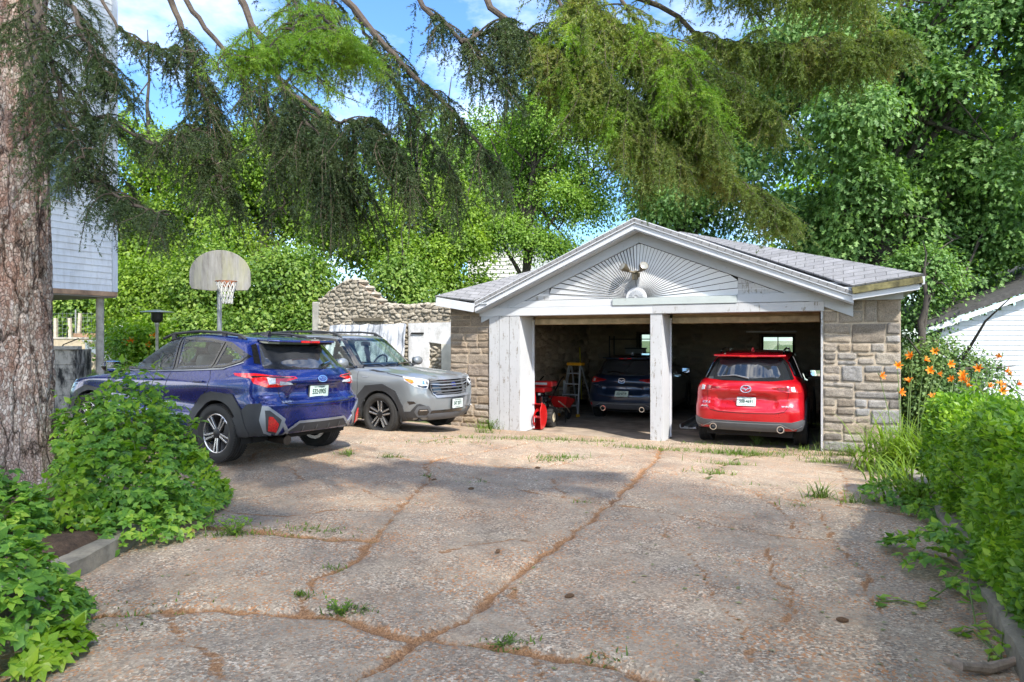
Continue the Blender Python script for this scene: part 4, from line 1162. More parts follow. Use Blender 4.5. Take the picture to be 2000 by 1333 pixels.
        # lamp clusters wrapping the corner
        tl = c.panel('tail_light', f([(1.40, 1.075), (1.10, 1.075), (.80, 1.055), (.38, 1.035), (.36, 1.015), (.50, .985), (.46, .945), (.60, .925), (.86, .92), (1.06, .965), (1.12, 1.02), (1.36, 1.045)]), 'wr', M_redl, .012)
        c.panel('reversing_lamp', f([(.86, 1.03), (.70, 1.02), (.70, .965), (.82, .955)]), 'wr', M_clearl, .018, parent=tl)
        c.panel('indicator', f([(.62, .99), (.46, .975), (.42, .955), (.50, .945), (.62, .945)]), 'wr', M_clearl, .018, parent=tl)
        c.panel('lamp_divider', f([(1.12, 1.045), (.40, 1.03), (.40, 1.022), (.9, 1.035), (1.1, 1.03)]), 'wr', M_gloss, .019, parent=tl)
        c.panel('bumper_trim', f([(.62, .50), (.58, .52), (.44, .36), (.48, .34)]), 'wr', M_silver, .010)
    c.panel('skid_plate', [(-.62, .31), (-.36, .49), (.36, .49), (.62, .31), (.40, .28), (-.40, .28)], 'wr', M_clad, .012)
    c.strip('skid_edge', [(-.90, .36), (-.62, .335), (-.37, .505), (.37, .505), (.62, .335), (.90, .36)], .03, 'wr', M_silver, .018)
    for k in range(4):
        yy = -.30 + .2 * k; c.strip('skid_rib', [(yy, .46), (yy, .36)], .016, 'wr', M_cladg, .020)
    c.strip('tailgate_gap', [(-.72, 1.06), (-.66, .93), (-.58, .74), (-.5, .715), (.5, .715), (.58, .74), (.66, .93), (.72, 1.06)], .010, 'wr', M_under, .002)
    c.strip('tailgate_crease', [(-.66, .955), (.66, .955)], .016, 'wr', M_gloss, .004)
    c.strip('bumper_crease', [(-.86, .70), (.86, .70)], .02, 'wr', P, .012)
    # tailgate glass, spoiler, wiper
    c.panel('rear_window', [(-.655, 1.135), (-.52, 1.42), (.52, 1.42), (.655, 1.135), (.40, 1.12), (-.40, 1.12)], 'rear', M_rearg, .006)
    for sg in (1, -1): c.panel('spoiler_fin', [(sg * .64, 1.18), (sg * .68, 1.19), (sg * .585, 1.40), (sg * .54, 1.42)], 'rear', M_gloss, .014)
    sp = MB(); sp.prism([(-.50, .66), (-.56, .40), (-.46, .30), (0, .25), (.46, .30), (.56, .40), (.50, .66)], 1.448, 1.475, lambda y, x, d: Vector((x, y, d + .05 * (x - .3))))
    spo = sp.build('roof_spoiler', P, root, bevel=.012)
    MB().prism([(-.50, .60), (-.53, .42), (-.44, .325), (0, .28), (.44, .325), (.53, .42), (.50, .60)], 1.425, 1.446, lambda y, x, d: Vector((x, y, d + .05 * (x - .3)))).build('spoiler_underside', M_gloss, spo)
    MB().box((.262, 0, 1.458), (.02, .30, .026)).build('brake_light', M_redl, spo)
    p, n = c.hit('rear', -.05, 1.125); w = MB(); w.tube([p + n * .03, c.hit('rear', -.34, 1.175)[0] + n * .035], [.028, .016], 8); w.build('rear_wiper', M_gloss, root, smooth=True)
    star_badge(c, 'rear', 0, 1.005, .15, .085, M_navy)
    p, n = c.hit('rear', 0, .845); plate_at(c, p + n * .02, n, '532·0905', M_plate)
    p, n = c.hit('wr', .52, .745); text_mesh('SUBARU', .042, M_chrome, 'lettering', root, frame_of(p + n * .006, n), .003, 1.15)
    p, n = c.hit('wr', -.56, .745); text_mesh('CROSSTREK', .026, M_chrome, 'lettering', root, frame_of(p + n * .006, n), .003, 1.1)
    rails(c, [(.80, 1.475), (.90, 1.525), (1.2, 1.56), (1.7, 1.575), (2.2, 1.54), (2.42, 1.475)], .53, 0, .019, (1, 2, 4))
    MB().prism([(-.0, .72), (.0, .98)], 0, 0, lambda a, b, d: Vector((0, 0, 0))) if False else None
    fin = MB().add([(1.0, -.035, 1.53), (1.0, .035, 1.53), (1.22, 0, 1.54), (.98, 0, 1.60), (.99, -.012, 1.60), (.99, .012, 1.60)], [(0, 2, 4), (1, 5, 2), (0, 4, 5, 1), (4, 2, 5)]); fin.build('antenna', M_gloss, root)
    MB().b2((.45, -.70, .26), (4.1, .70, .36)).build('underbody', M_under, root)
    MB().tube([(.9, .35, .31), (.35, .42, .30), (.15, .45, .285)], [.05, .075, .055], 12).build('silencer', M_grime, root, smooth=True)
    cabin(c, .9, 2.45, .55, .70, 1.5)
    sp_ = dict(gap=.13, gapi=.25, w=.022)
    for x in (xr, xf):
        for sg in (1, -1): wheel(c, x, sg * .785, Rt, Rt, .243, .215, 'm', M_alloy, sp_, 5)
    c.strip('bonnet_gap', [(4.30, .9), (3.2, 1.02)], .008, 'side', M_under, .002, 1)
    wsc = [(-.62, 1.09), (-.50, 1.44), (.50, 1.44), (.62, 1.09)]
    c.cut(wsc, 'front'); c.panel('windscreen', [(-.66, 1.07), (-.52, 1.45), (.52, 1.45), (.66, 1.07)], 'front', M_wind, .006, depth=.002)
    c.finish(P)


# ================================================================== grey crossover facing the drive
def grey_car():
    rows = [
     dict(x=(.35, 4.30), w=(.74, .78, .70), z=[(0, .36), (1.2, .27), (3.5, .26), (4.6, .32)]),
     dict(x=(.10, 4.54), w=(.84, .88, .80), z=[(0, .34), (1.2, .29), (3.5, .28), (4.6, .27)], rf=(.40, .42)),
     dict(x=(.02, 4.645), w=(.88, .915, .87), z=[(0, .52), (4.6, .47)], rf=(.40, .42)),
     dict(x=(.0, 4.655), w=(.88, .905, .885), z=[(0, .74), (4.6, .66)], rf=(.36, .40)),
     dict(x=(.03, 4.635), w=(.87, .90, .88), z=[(0, .90), (4.6, .84)], rf=(.36, .40)),
     dict(x=(.06, 4.58), w=(.86, .885, .87), z=[(0, 1.03), (2.2, 1.02), (3.6, .99), (4.6, .955)], rf=(.34, .40)),
     dict(x=(.10, 4.50), w=(.82, .86, .81), z=[(0, 1.13), (1.3, 1.10), (2.4, 1.08), (3.3, 1.07), (4.5, 1.0)], rf=(.34, .42)),
     dict(x=(.14, 3.42), w=(.79, .825, .75), z=[(0, 1.16), (1.3, 1.13), (2.4, 1.105), (3.2, 1.10), (3.45, 1.13)], rf=(.30, .5)),
     dict(x=(.34, 2.70), w=(.60, .645, .60), z=[(.3, 1.60), (1.0, 1.645), (1.8, 1.655), (2.5, 1.63), (2.8, 1.605)], rr=(.2, .25), rf=(.2, .3), bf=.07),
     dict(x=(.44, 2.58), w=(.48, .52, .48), z=[(.3, 1.64), (1.0, 1.685), (1.8, 1.695), (2.5, 1.665), (2.8, 1.64)], rr=(.2, .2), rf=(.2, .2), br=.03, bf=.03),
     dict(x=(.55, 2.45), w=(.02, .02, .02), z=[(.3, 1.65), (1.0, 1.70), (1.8, 1.71), (2.5, 1.68), (2.8, 1.65)], rr=(.01, .01), rf=(.01, .01), br=0, bf=0)]
    def sculpt(G):
        x, y, zz = G[..., 0], G[..., 1], G[..., 2]
        hood = smooth01((x - 3.35) / .3) * smooth01((zz - .93) / .05)
        G[..., 2] = zz + hood * .022 * np.exp(-((np.abs(y) - .48) / .10) ** 2) - hood * .012 * np.exp(-((np.abs(y) - .30) / .12) ** 2)
        front = smooth01((x - 4.2) / .3)
        G[..., 0] -= front * .05 * smooth01((.62 - np.abs(y)) / .06) * smooth01((zz - .66) / .03) * smooth01((.95 - zz) / .03)
        fl = np.exp(-((x - 3.72) / .5) ** 2) * np.exp(-((zz - .88) / .10) ** 2) * smooth01((np.abs(y) - .7) / .1)
        G[..., 1] += np.sign(y) * .022 * fl
        side = smooth01((np.abs(y) - .7) / .1) * smooth01((x - .9) / .3) * smooth01((3.3 - x) / .3)
        G[..., 1] -= np.sign(y) * side * .03 * np.exp(-((zz - .66) / .12) ** 2)
        return G
    c = Car(rows, [2, 4, 5, 5, 4, 4, 2, 14, 4, 5], [6, 7], 1.83, .30, .42, sculpt)
    root = c.root = car_root('parked_car', FX[0], FX[1], FX[2], FX[3], 'pale grey crossover with black wheels, parked nose out beside the stone garage', roll=FX[4], pitch=FX[5])
    P = paint('grey_paint', (.18, .195, .205), .2, .30, .06)
    xr, xf, zw, Rt = .90, 3.72, .352, .355
    for x in (xr, xf): c.arch(x, zw, .41); well(c, x, zw, .43)
    fd = [(3.10, 1.13), (2.62, 1.575), (2.30, 1.61), (2.02, 1.615), (1.98, 1.125)]
    rd = [(1.91, 1.13), (1.95, 1.61), (1.30, 1.60), (1.05, 1.16)]
    qd = [(.98, 1.17), (1.20, 1.59), (.62, 1.54), (.48, 1.22)]
    dlo = [(3.18, 1.105), (2.66, 1.605), (2.3, 1.645), (1.3, 1.635), (.56, 1.575), (.42, 1.195), (1.0, 1.135), (2.2, 1.10)]
    for sg in (1, -1):
        for q in (fd, rd, qd): c.cut(q, 'side', sg)
        tr = c.panel('window_trim', dlo, 'side', M_gloss, .002, sign=sg, res=.05)
        bm = bmesh.new(); bm.from_mesh(tr.data)
        kill = [f for f in bm.faces if len(f.verts) == 3 and any(inpoly(np.array([f.calc_center_median().x]), np.array([f.calc_center_median().z]), q)[0] for q in (fd, rd, qd))]
        bmesh.ops.delete(bm, geom=kill, context='FACES'); bm.to_mesh(tr.data); bm.free()
        for q, nm in ((fd, 'door_window'), (rd, 'door_window'), (qd, 'quarter_window')):
            c.panel(nm, q, 'side', M_carg, .005, sign=sg, depth=.002); c.strip('window_seal', q, .030, 'side', M_gloss, .009, sg, True)
        c.strip('door_gap', [(3.22, 1.06), (3.24, .8), (3.18, .40), (2.1, .36), (2.0, .7), (1.95, 1.12)], .008, 'side', M_under, .0015, sg)
        c.strip('door_gap', [(2.0, .7), (1.96, .37), (1.5, .38), (1.36, .72), (1.08, .9), (1.03, 1.14)], .008, 'side', M_under, .0015, sg)
        c.strip('bonnet_gap', [(3.35, 1.085), (3.8, 1.045), (4.25, .985)], .009, 'side', M_under, .002, sg)
        for hx in (2.18, 1.25):
            p, n = c.hit('side', hx, .98, sg); MB().bar(p + n * .022 + Vector((-.1, 0, 0)), p + n * .022 + Vector((.1, 0, 0)), .022, .034, up=n).build('door_handle', P, root, bevel=.008)
        c.panel('sill_cladding', [(1.22, .25), (1.20, .42), (3.3, .42), (3.3, .25)], 'side', M_clad, .012, sign=sg)
        mo = mirror(c, 3.02, .90, 1.20, P, sg, .13)
        MB().prism([(3.12, 1.10), (2.98, 1.10), (2.92, 1.24)], 0, .012, lambda a, b, d: Vector((a, sg * (.79 + d), b))).build('mirror_base', M_gloss, root)
        c.strip('side_badge', [(3.34, .975), (3.46, .975)], .022, 'side', M_silver, .006, sg)
    arch_clad(c, xr, zw, .405, [(.34, .30), (.38, .60), (.56, .82), (.9, .87), (1.22, .82), (1.42, .58), (1.46, .30)], M_clad)
    arch_clad(c, xf, zw, .405, [(3.16, .30), (3.22, .64), (3.42, .83), (3.80, .87), (4.06, .76), (4.20, .52), (4.22, .28)], M_clad)
    # face: grille with bars, lamps, lower cladding, fog housings
    gr = c.panel('grille', [(-.56, .935), (-.60, .88), (-.45, .655), (.45, .655), (.60, .88), (.56, .935), (.3, .955), (-.3, .955)], 'wf', M_gloss, .004)
    c.strip('grille_frame', [(-.56, .935), (-.60, .88), (-.45, .655), (.45, .655), (.60, .88), (.56, .935), (.3, .955), (-.3, .955)], .022, 'wf', M_silver, .020, 1, True, parent=gr)
    c.strip('upper_bar', [(-.57, .865), (-.30, .845), (.30, .845), (.57, .865)], .018, 'wf', M_silver, .028, parent=gr)
    c.panel('grille_slat', [(-.54, .915), (-.54, .885), (.54, .885), (.54, .915)], 'wf', M_cladg, .016, parent=gr)
    for zz, ww in ((.80, .50), (.745, .47), (.695, .44)):
        c.panel('grille_slat', [(-ww, zz + .012), (-ww, zz - .010), (ww, zz - .010), (ww, zz + .012)], 'wf', M_cladg, .018, parent=gr)
    star_badge(c, 'front', 0, .845, .155, .10, M_navy)
    for sg in (1, -1):
        f = lambda q: [(sg * a, b) for a, b in q]
        hl = c.panel('headlight', f([(.60, .935), (.86, .965), (1.22, .995), (1.16, .93), (.98, .845), (.80, .80), (.70, .80), (.63, .865)]), 'wf', M_clearl, .010)
        c.panel('lamp_bezel', f([(.66, .915), (.86, .93), (.80, .875), (.68, .865)]), 'wf', M_chrome, .015, parent=hl)
        c.panel('lamp_bezel', f([(.69, .845), (.80, .85), (.92, .865), (.90, .84), (.80, .81), (.72, .81)]), 'wf', M_gloss, .016, parent=hl)
        c.panel('turn_signal', f([(1.02, .945), (1.17, .968), (1.12, .93), (1.02, .885), (.98, .91)]), 'wf', M_amber, .017, parent=hl)
        c.panel('lamp_vent', f([(.60, .86), (.66, .80), (.54, .76), (.50, .74)]), 'wf', M_gloss, .008, parent=hl)
        c.panel('bumper_cladding', f([(1.40, .26), (1.34, .42), (1.06, .43), (.92, .55), (.86, .56), (.72, .52), (.62, .44), (.56, .40), (.56, .27)]), 'wf', M_clad, .010)
        fs = c.panel('fog_surround', f([(.90, .52), (.66, .52), (.57, .44), (.62, .355), (.70, .33), (.92, .345), (.98, .43)]), 'wf', M_cladg, .018)
        c.panel('fog_lamp', f([(.87, .475), (.69, .475), (.64, .425), (.68, .38), (.88, .385), (.91, .43)]), 'wf', M_gloss, .026, parent=fs)
        c.panel('lamp_strip', f([(.86, .465), (.70, .465), (.69, .45), (.87, .45)]), 'wf', M_alloy, .031, parent=fs)
        c.panel('air_curtain', f([(1.10, .60), (.98, .60), (.93, .57), (1.06, .545)]), 'wf', M_gloss, .006)
        c.panel('tail_light', f([(.92, 1.06), (.60, 1.06), (.60, .92), (.95, .90)]), 'wr', M_redl, .012)
    c.panel('lower_grille', [(-.60, .435), (.60, .435), (.56, .385), (-.56, .385)], 'wf', M_gloss, .008)
    c.panel('skid_plate', [(-.66, .38), (.66, .38), (.56, .28), (-.56, .28)], 'wf', M_cladg, .014)
    p, n = c.hit('front', 0, .53); n = Vector((n.x, 0, n.z * .3)); plate_at(c, p + n.normalized() * .03, n, '547 2071', M_platew, True)
    # glass
    wsc = [(-.68, 1.17), (-.555, 1.585), (.555, 1.585), (.68, 1.17)]
    c.cut(wsc, 'front'); c.panel('windscreen', [(-.74, 1.125), (-.58, 1.605), (.58, 1.605), (.74, 1.125), (.4, 1.135), (-.4, 1.135)], 'front', M_wind, .006, depth=.002)
    c.strip('windscreen_seal', [(-.715, 1.14), (-.575, 1.60), (.575, 1.60), (.715, 1.14)], .035, 'front', M_gloss, .009, 1, True)
    for a, b in ((-.05, .62), (-.66, -.02)):
        w = MB(); w.tube([c.hit('front', a, 1.150)[0] + Vector((.03, 0, .02)), c.hit('front', b, 1.165)[0] + Vector((.03, 0, .02))], .011, 6); w.build('windscreen_wiper', M_gloss, root)
    c.panel('rear_window', [(-.66, 1.17), (-.56, 1.56), (.56, 1.56), (.66, 1.17)], 'rear', M_darkg, .006)
    rails(c, [(.55, 1.645), (.65, 1.715), (1.2, 1.745), (2.0, 1.745), (2.35, 1.72), (2.52, 1.635)], .545, 0, .02, (1, 2, 4))
    MB().box((2.60, 0, 1.52), (.05, .22, .07)).build('rear_view_mirror', M_gloss, root, bevel=.015)
    MB().b2((.35, -.70, .26), (4.4, .70, .38)).build('underbody', M_under, root)
    cabin(c, .9, 2.62, .60, .72, 1.6, M_seatl)
    for x in (xr, xf):
        for sg in (1, -1): wheel(c, x, sg * .80, Rt, Rt, .250, .225, 'dark', M_alloy, dict(gap=.17, gapi=.42, w=.024), 5)
    c.finish(P)

# ================================================================== the two cars inside the garage, seen from behind
def rear_car(pose, label, P, k, num, plate, texts, big):
    """k: dims. hatch with slim lamps, grey bumper, twin pipes"""
    L, W, H = k['L'], k['W'], k['H']; h = H / 1.68; a = W / 1.84
    Z = lambda *q: [(x, z * h) for x, z in q]
    rows = [
     dict(x=(.30, L - .35), w=(.74 * a, .78 * a, .70 * a), z=Z((0, .40), (.5, .36), (1.2, .26), (L, .30))),
     dict(x=(.10, L - .12), w=(.82 * a, .87 * a, .80 * a), z=Z((0, .33), (.5, .32), (1.2, .25), (L, .26)), rr=(.24, .32)),
     dict(x=(.02, L - .02), w=(.875 * a, .915 * a, .86 * a), z=Z((0, .46), (L, .46)), rr=(.26, .32)),
     dict(x=(.0, L), w=(.885 * a, .92 * a, .88 * a), z=Z((0, .66), (L, .66)), rr=(.28, .32), br=.06),
     dict(x=(.06, L - .02), w=(.875 * a, .91 * a, .87 * a), z=Z((0, .86), (L, .80)), rr=(.30, .34), br=.07),
     dict(x=(.03, L - .06), w=(.855 * a, .895 * a, .85 * a), z=Z((0, 1.02), (2.2, 1.02), (3.6, .98), (L, .90)), rr=(.32, .34), br=.08),
     dict(x=(.09, L - .16), w=(.82 * a, .86 * a, .79 * a), z=Z((0, 1.13), (1.2, 1.12), (2.4, 1.08), (3.3, 1.05), (L, .95)), rr=(.34, .34), br=.09),
     dict(x=(.15, L - 1.30), w=(.775 * a, .82 * a, .74 * a), z=Z((0, 1.17), (1.2, 1.16), (2.4, 1.11), (3.2, 1.09)), rr=(.36, .32), rf=(.3, .5), br=.10),
     dict(x=(.46, L - 2.15), w=(.565 * a, .62 * a, .58 * a), z=Z((.4, 1.545), (1.0, 1.59), (1.8, 1.61), (2.5, 1.57)), rr=(.22, .26), rf=(.2, .3), br=.05, bf=.07),
     dict(x=(.56, L - 2.27), w=(.45 * a, .50 * a, .46 * a), z=Z((.4, 1.59), (1.0, 1.635), (1.8, 1.655), (2.5, 1.61)), rr=(.2, .2), rf=(.2, .2), br=.03, bf=.03),
     dict(x=(.7, L - 2.4), w=(.02, .02, .02), z=Z((.4, 1.605), (1.0, 1.65), (1.8, 1.67), (2.5, 1.625)), rr=(.01, .01), rf=(.01, .01), br=0, bf=0)]
    def sculpt(G):
        x, y, zz = G[..., 0], G[..., 1], G[..., 2] / h
        rear = smooth01((.6 - x) / .3); ya = np.abs(y) / a
        # plate bay: flat lens-shaped hollow
        bay = smooth01((.50 - ya) / .05) * smooth01((zz - .70) / .02) * smooth01((.945 - .35 * np.clip(ya - .25, 0, 1) - zz) / .02)
        G[..., 0] += .045 * bay * rear
        G[..., 0] -= .018 * rear * np.exp(-((zz - .985 + .03 * ya) / .03) ** 2) * smooth01((.8 - ya) / .2)
        hip = np.exp(-((x - .95) / .6) ** 2) * np.exp(-((zz - .95) / .12) ** 2) * smooth01((ya - .7) / .1)
        G[..., 1] += np.sign(y) * .025 * hip
        return G
    c = Car(rows, [2, 4, 5, 4, 4, 4, 2, 12, 4, 5], [6, 7], W, .34, .45, sculpt)
    root = c.root = car_root('parked_car', pose[0], pose[1], pose[2], pose[3], label)
    xr, xf, Rt = k['roh'], k['roh'] + k['wb'], k['rt']; zw = Rt - .003
    for x in (xr, xf): c.arch(x, zw, Rt + .05); well(c, x, zw, Rt + .07)
    S = lambda q: [(x, z * h) for x, z in q]; Y = lambda q, sg=1: [(sg * y * a, z * h) for y, z in q]
    x1 = L - 1.35
    for sg in (1, -1):
        dlo = S([(x1 + .12, 1.10), (L - 2.10, 1.55), (L - 2.6, 1.585), (1.2, 1.575), (.62, 1.50), (.50, 1.235), (1.2, 1.15)])
        tr = c.panel('window_trim', dlo, 'side', M_gloss, .002, sign=sg, res=.06)
        for q in ([(x1 + .02, 1.12), (L - 2.13, 1.53), (L - 2.55, 1.565), (L - 2.62, 1.13)], [(L - 2.70, 1.14), (L - 2.63, 1.565), (1.22, 1.55), (1.12, 1.17)], [(1.05, 1.18), (1.14, 1.54), (.66, 1.475), (.58, 1.25)]):
            c.panel('door_window', S(q), 'side', M_darkg, .007, sign=sg, res=.06)
        c.panel('sill_cladding', S([(xr + .35, .22), (xr + .34, .38), (xf - .35, .38), (xf - .35, .22)]), 'side', M_clad, .012, sign=sg)
        mirror(c, x1 - .05, .86 * a, 1.17 * h, P, sg, .07)
        # slim lamps: red blade with round clear element, dark inner end
        tl = c.panel('tail_light', Y([(1.12, 1.08), (.95, 1.095), (.70, 1.075), (.40, 1.045), (.42, 1.03), (.60, .985), (.80, .965), (1.02, .965), (1.10, 1.0)], sg), 'wr', M_redl, .010)
        c.panel('lamp_inner', Y([(.72, 1.065), (.43, 1.042), (.45, 1.03), (.60, 1.0), (.72, .99)], sg), 'wr', M_dredl, .016, parent=tl)
        c.panel('reversing_lamp', Y([(.88, 1.06), (.77, 1.055), (.77, .99), (.88, .985)], sg), 'wr', M_clearl, .017, parent=tl)
        c.strip('tailgate_gap', Y([(.66, 1.12), (.70, .95), (.68, .74), (.60, .655), (.45, .625), (0, .615)], sg), .010, 'wr', M_under, .002)
        None if big else c.panel('reflector', Y([(.95, .46), (.84, .46), (.86, .385), (.96, .40)], sg), 'wr', M_redl, .016)
        px, pz = k['pipe']; M = Matrix.Translation((.10, sg * px, pz)) @ Matrix.Rotation(R(-90), 4, 'Y')
        MB().lathe([(.062, -.02), (.06, .055), (.046, .055), (.046, -.01)], 24, M).build('exhaust_tip', M_chrome, root, smooth=True)
        MB().lathe([(.046, .0), (0, .0)], 20, M).build('exhaust_bore', M_under, root)
    oc = lambda x: [(x - Rt - .18, .26), (x - Rt - .10, .52), (x - .30, .80 * k['rt'] / .36), (x + .05, .86 * k['rt'] / .36), (x + .32, .78 * k['rt'] / .36), (x + Rt + .10, .50), (x + Rt + .16, .26)]
    for x in (xr, xf): arch_clad(c, x, zw, Rt + .045, oc(x), M_clad)
    c.panel('bumper_cladding', Y([(-1.42, .26), (-1.38, .46), (-1.0, .53), (-.74, .485), (.74, .485), (1.0, .53), (1.38, .46), (1.42, .26), (1.1, .30), (.8, .325), (-.8, .325), (-1.1, .30)]), 'wr', M_cladg, .012, res=.05)
    c.panel('bumper_insert', Y([(-.62, .335), (-.50, .43), (-.42, .445), (.42, .445), (.50, .43), (.62, .335)]), 'wr', M_cladg, .024)
    c.strip('bumper_crease', Y([(-.98, .43), (-.80, .37), (-.62, .42), (-.54, .455), (.54, .455), (.62, .42), (.80, .37), (.98, .43)]), .012, 'wr', M_silver, .022)
    c.panel('rear_window', Y([(-.70, 1.175), (-.60, 1.42), (-.53, 1.515), (.53, 1.515), (.60, 1.42), (.70, 1.175), (.40, 1.15), (-.40, 1.15)]), 'rear', M_rearg if not big else M_darkg, .006)
    c.strip('rear_window_edge', Y([(-.70, 1.175), (-.60, 1.42), (-.53, 1.515), (.53, 1.515), (.60, 1.42), (.70, 1.175)]), .035, 'rear', M_gloss, .012)
    sp = MB(); sp.prism([(-.56 * a, .68), (-.60 * a, .42), (-.48 * a, .34), (0, .30), (.48 * a, .34), (.60 * a, .42), (.56 * a, .68)], 1.555 * h, 1.585 * h, lambda y, x, d: Vector((x, y, d + .06 * (x - .3))))
    spo = sp.build('roof_spoiler', P, root, bevel=.012)
    MB().box((.315, 0, 1.565 * h), (.02, .28, .022)).build('brake_light', M_redl, spo)
    p, n = c.hit('rear', -.03, 1.18 * h); q = c.hit('rear', .42 * a, 1.21 * h)[0]
    MB().tube([p + n * .03, (p + q) / 2 + n * .03 + Vector((0, 0, .03)), q + n * .02], [.016, .012, .008], 6).build('rear_wiper', M_silver if big else M_gloss, root, smooth=True)
    wing_badge(c, 'rear', 0, 1.02 * h, .175 * a, .13 * a)
    p, n = c.hit('rear', 0, k['pz']); plate_at(c, p + n * .025, n, num, plate, False)
    for t, y, z, sz, sx in texts:
        p, n = c.hit('wr', y * a, z * h); text_mesh(t, sz, M_chrome, 'lettering', root, frame_of(p + n * .006, n), .003, sx)
    if big: rails(c, [(.72, 1.57), (.85, 1.66), (1.3, 1.70), (1.9, 1.69), (2.2, 1.60)], .53, 0, .017, (1, 3), M_gloss)
    MB().add([(.95, -.035, 1.625 * h), (.95, .035, 1.625 * h), (1.17, 0, 1.645 * h), (.93, 0, 1.71 * h), (.94, -.012, 1.71 * h), (.94, .012, 1.71 * h)], [(0, 2, 4), (1, 5, 2), (0, 4, 5, 1), (4, 2, 5)]).build('antenna', P, root)
    MB().b2((.35, -.7 * a, .20), (L - .4, .7 * a, .34)).build('underbody', M_under, root)
    for x in (xr, xf):
        for sg in (1, -1): wheel(c, x, sg * k['trk'], Rt, Rt, Rt * .66, .225 if big else .205, 'dark', M_alloy, dict(gap=.12, gapi=.3, w=.03), 5)
    c.finish(P)

# pose of each car: rear centre X, Y, heading, ground z, roll, pitch
BX = (-2.33, 8.45, R(150.8), 0.005, R(.9), R(-.5))
FX = (-4.98, 14.0, R(-30.1), -.10, R(-.3), R(.2))
RX_ = (3.92, 11.45, R(63.6), -.36)
CX_ = (2.47, 15.4, R(65.0), -.375)
blue_car(); grey_car()
rear_car(RX_, 'bright red crossover with number plate 508 4691, backed into view in the right garage bay'.replace('backed into view', 'parked nose in'), paint('red_paint', (.50, .004, .012), .35, .28),
    dict(L=4.575, W=1.84, H=1.68, roh=.97, wb=2.70, rt=.362, trk=.80, pipe=(.54, .365), pz=.80), '508·4691', M_platew,
    [('CX-5', .70, .775, .055, 1.2), ('AWD', .72, .71, .04, 1.3), ('SKYACTIV', -.66, .74, .035, 1.1)], True)
rear_car(CX_, 'dark slate blue hatchback with number plate 333 0719, deep in the left garage bay', paint('slate_paint', (.012, .028, .065), .45, .30),
    dict(L=4.275, W=1.765, H=1.535, roh=.86, wb=2.57, rt=.335, trk=.762, pipe=(.45, .30), pz=.625), '333·0719', M_plate,
    [('MAZDA', .76, .90, .045, 1.1), ('CX-3', .60, .86, .06, 1.2), ('SKYACTIV', -.66, .86, .035, 1.1)], False)
# ------------------------------------------------------------------ ruined stone wall with tarpaulin
RW = empty('ruined_wall', GO + GB * 1.3, GA, 'ruined pale rubble wall with a broken gable and patched white render', 'wall')
Rm = Matrix.Translation(GO + GB * 1.3) @ Matrix.Rotation(GA, 4, 'Z')
def rloc(px, py, d=0.0):
    o = Vector((0, 0, EYE)); r = Vector(((px - 1000) / F, 1, (663 - py) / F))
    t = ((GO + GB * (1.3 + d)) - o).dot(GB) / r.dot(GB); return Rm.inverted() @ (o + r * t)
top = [(rloc(px, py).x, rloc(px, py).z) for px, py in [(612, 592), (631, 582), (640, 572), (672, 549), (683, 545), (697, 546), (712, 560), (735, 583), (745, 594), (790, 598), (830, 594), (880, 597)]]
u0w, u1w = top[0][0], .25
tops = lambda u: np.interp(u, [t[0] for t in top] + [1.0], [t[1] for t in top] + [top[-1][1]])
def wall_in(U, Z): return Z < tops(U) + (fbm(U * 6, U * 0 + 3, 3, 8) - .45) * .12
zt = max(t[1] for t in top) + .08
a_ = rubble(u0w + .22, u1w, -.1, zt, lambda u, z, d: (u, d, z), 51, .125, inside=wall_in, amp=.05, res=.016)
rub_obj('rubble_face', a_, M_rub, RW)
us = np.linspace(u0w + .22, u1w, 70); mb = MB()
prof = [(u, float(tops(u)) - .06) for u in us]
mb.prism([(us[0], -.2), (us[-1], -.2)] + prof[::-1], .03, .42, lambda a, b, d: Vector((a, d, b))); mb.build('wall_core', M_rub_in, RW)
# cap stones
cs = MB(); random.seed(3)
for u in np.arange(u0w + .3, u1w, .19):
    z = float(tops(u)); cs.sph((u, .18, z - .02), .13, (1.0, 1.4, .55), 8)
cap = cs.build('coping_rubble', M_rub, RW, smooth=True); add_attr(cap, 'edge', np.ones(len(cap.data.vertices))); add_attr(cap, 'stone', rng.random(len(cap.data.vertices)))
MB().b2((u0w, -.05, -.2), (u0w + .25, .45, top[0][1] + .02)).build('render_pier', plain('grey_render', (.36, .34, .30), .95, var=.3, scale=5, bmp=.7), RW, bevel=.02)
def mat_whitewash():
    m, n, b = base_mat('old_whitewash'); v = coords(n)
    c = ramp(n, noise(n, v, 2.6, 8, .75), [(.3, (.40, .39, .37)), (.48, (.62, .62, .62)), (.75, (.74, .75, .77))])
    n.links.new(mixc(n, .5, c, ramp(n, noise(n, coords(n, (3, 3, .7)), 3, 7, .75), [(.35, (.6, .58, .55)), (.55, (1, 1, 1))]), 'MULTIPLY'), b.inputs['Base Color'])
    b.inputs['Roughness'].default_value = .95; bump(n, b, noise(n, v, 12, 6, .7), .5, .02); return m
M_ww = mat_whitewash()
A = rloc(802, 632); B = rloc(880, 760); C2 = rloc(842, 672)
MB().prism([(A.x, -.2), (A.x, A.z), (u1w, A.z + .02), (u1w, -.2), (C2.x + .35, -.2), (C2.x + .33, C2.z), (C2.x, C2.z + .04), (C2.x - .03, -.2)], -.09, .0, lambda a, b, d: Vector((a, d, b))).build('whitewashed_render', M_ww, RW)
MB().prism([(C2.x + .34, -.2), (C2.x + .34, C2.z), (u1w, C2.z - .02), (u1w, -.2)], -.10, -.02, lambda a, b, d: Vector((a, d, b))).build('whitewashed_patch', plain('cream_wash', (.62, .60, .52), .95, var=.2, scale=3, bmp=.4), RW)
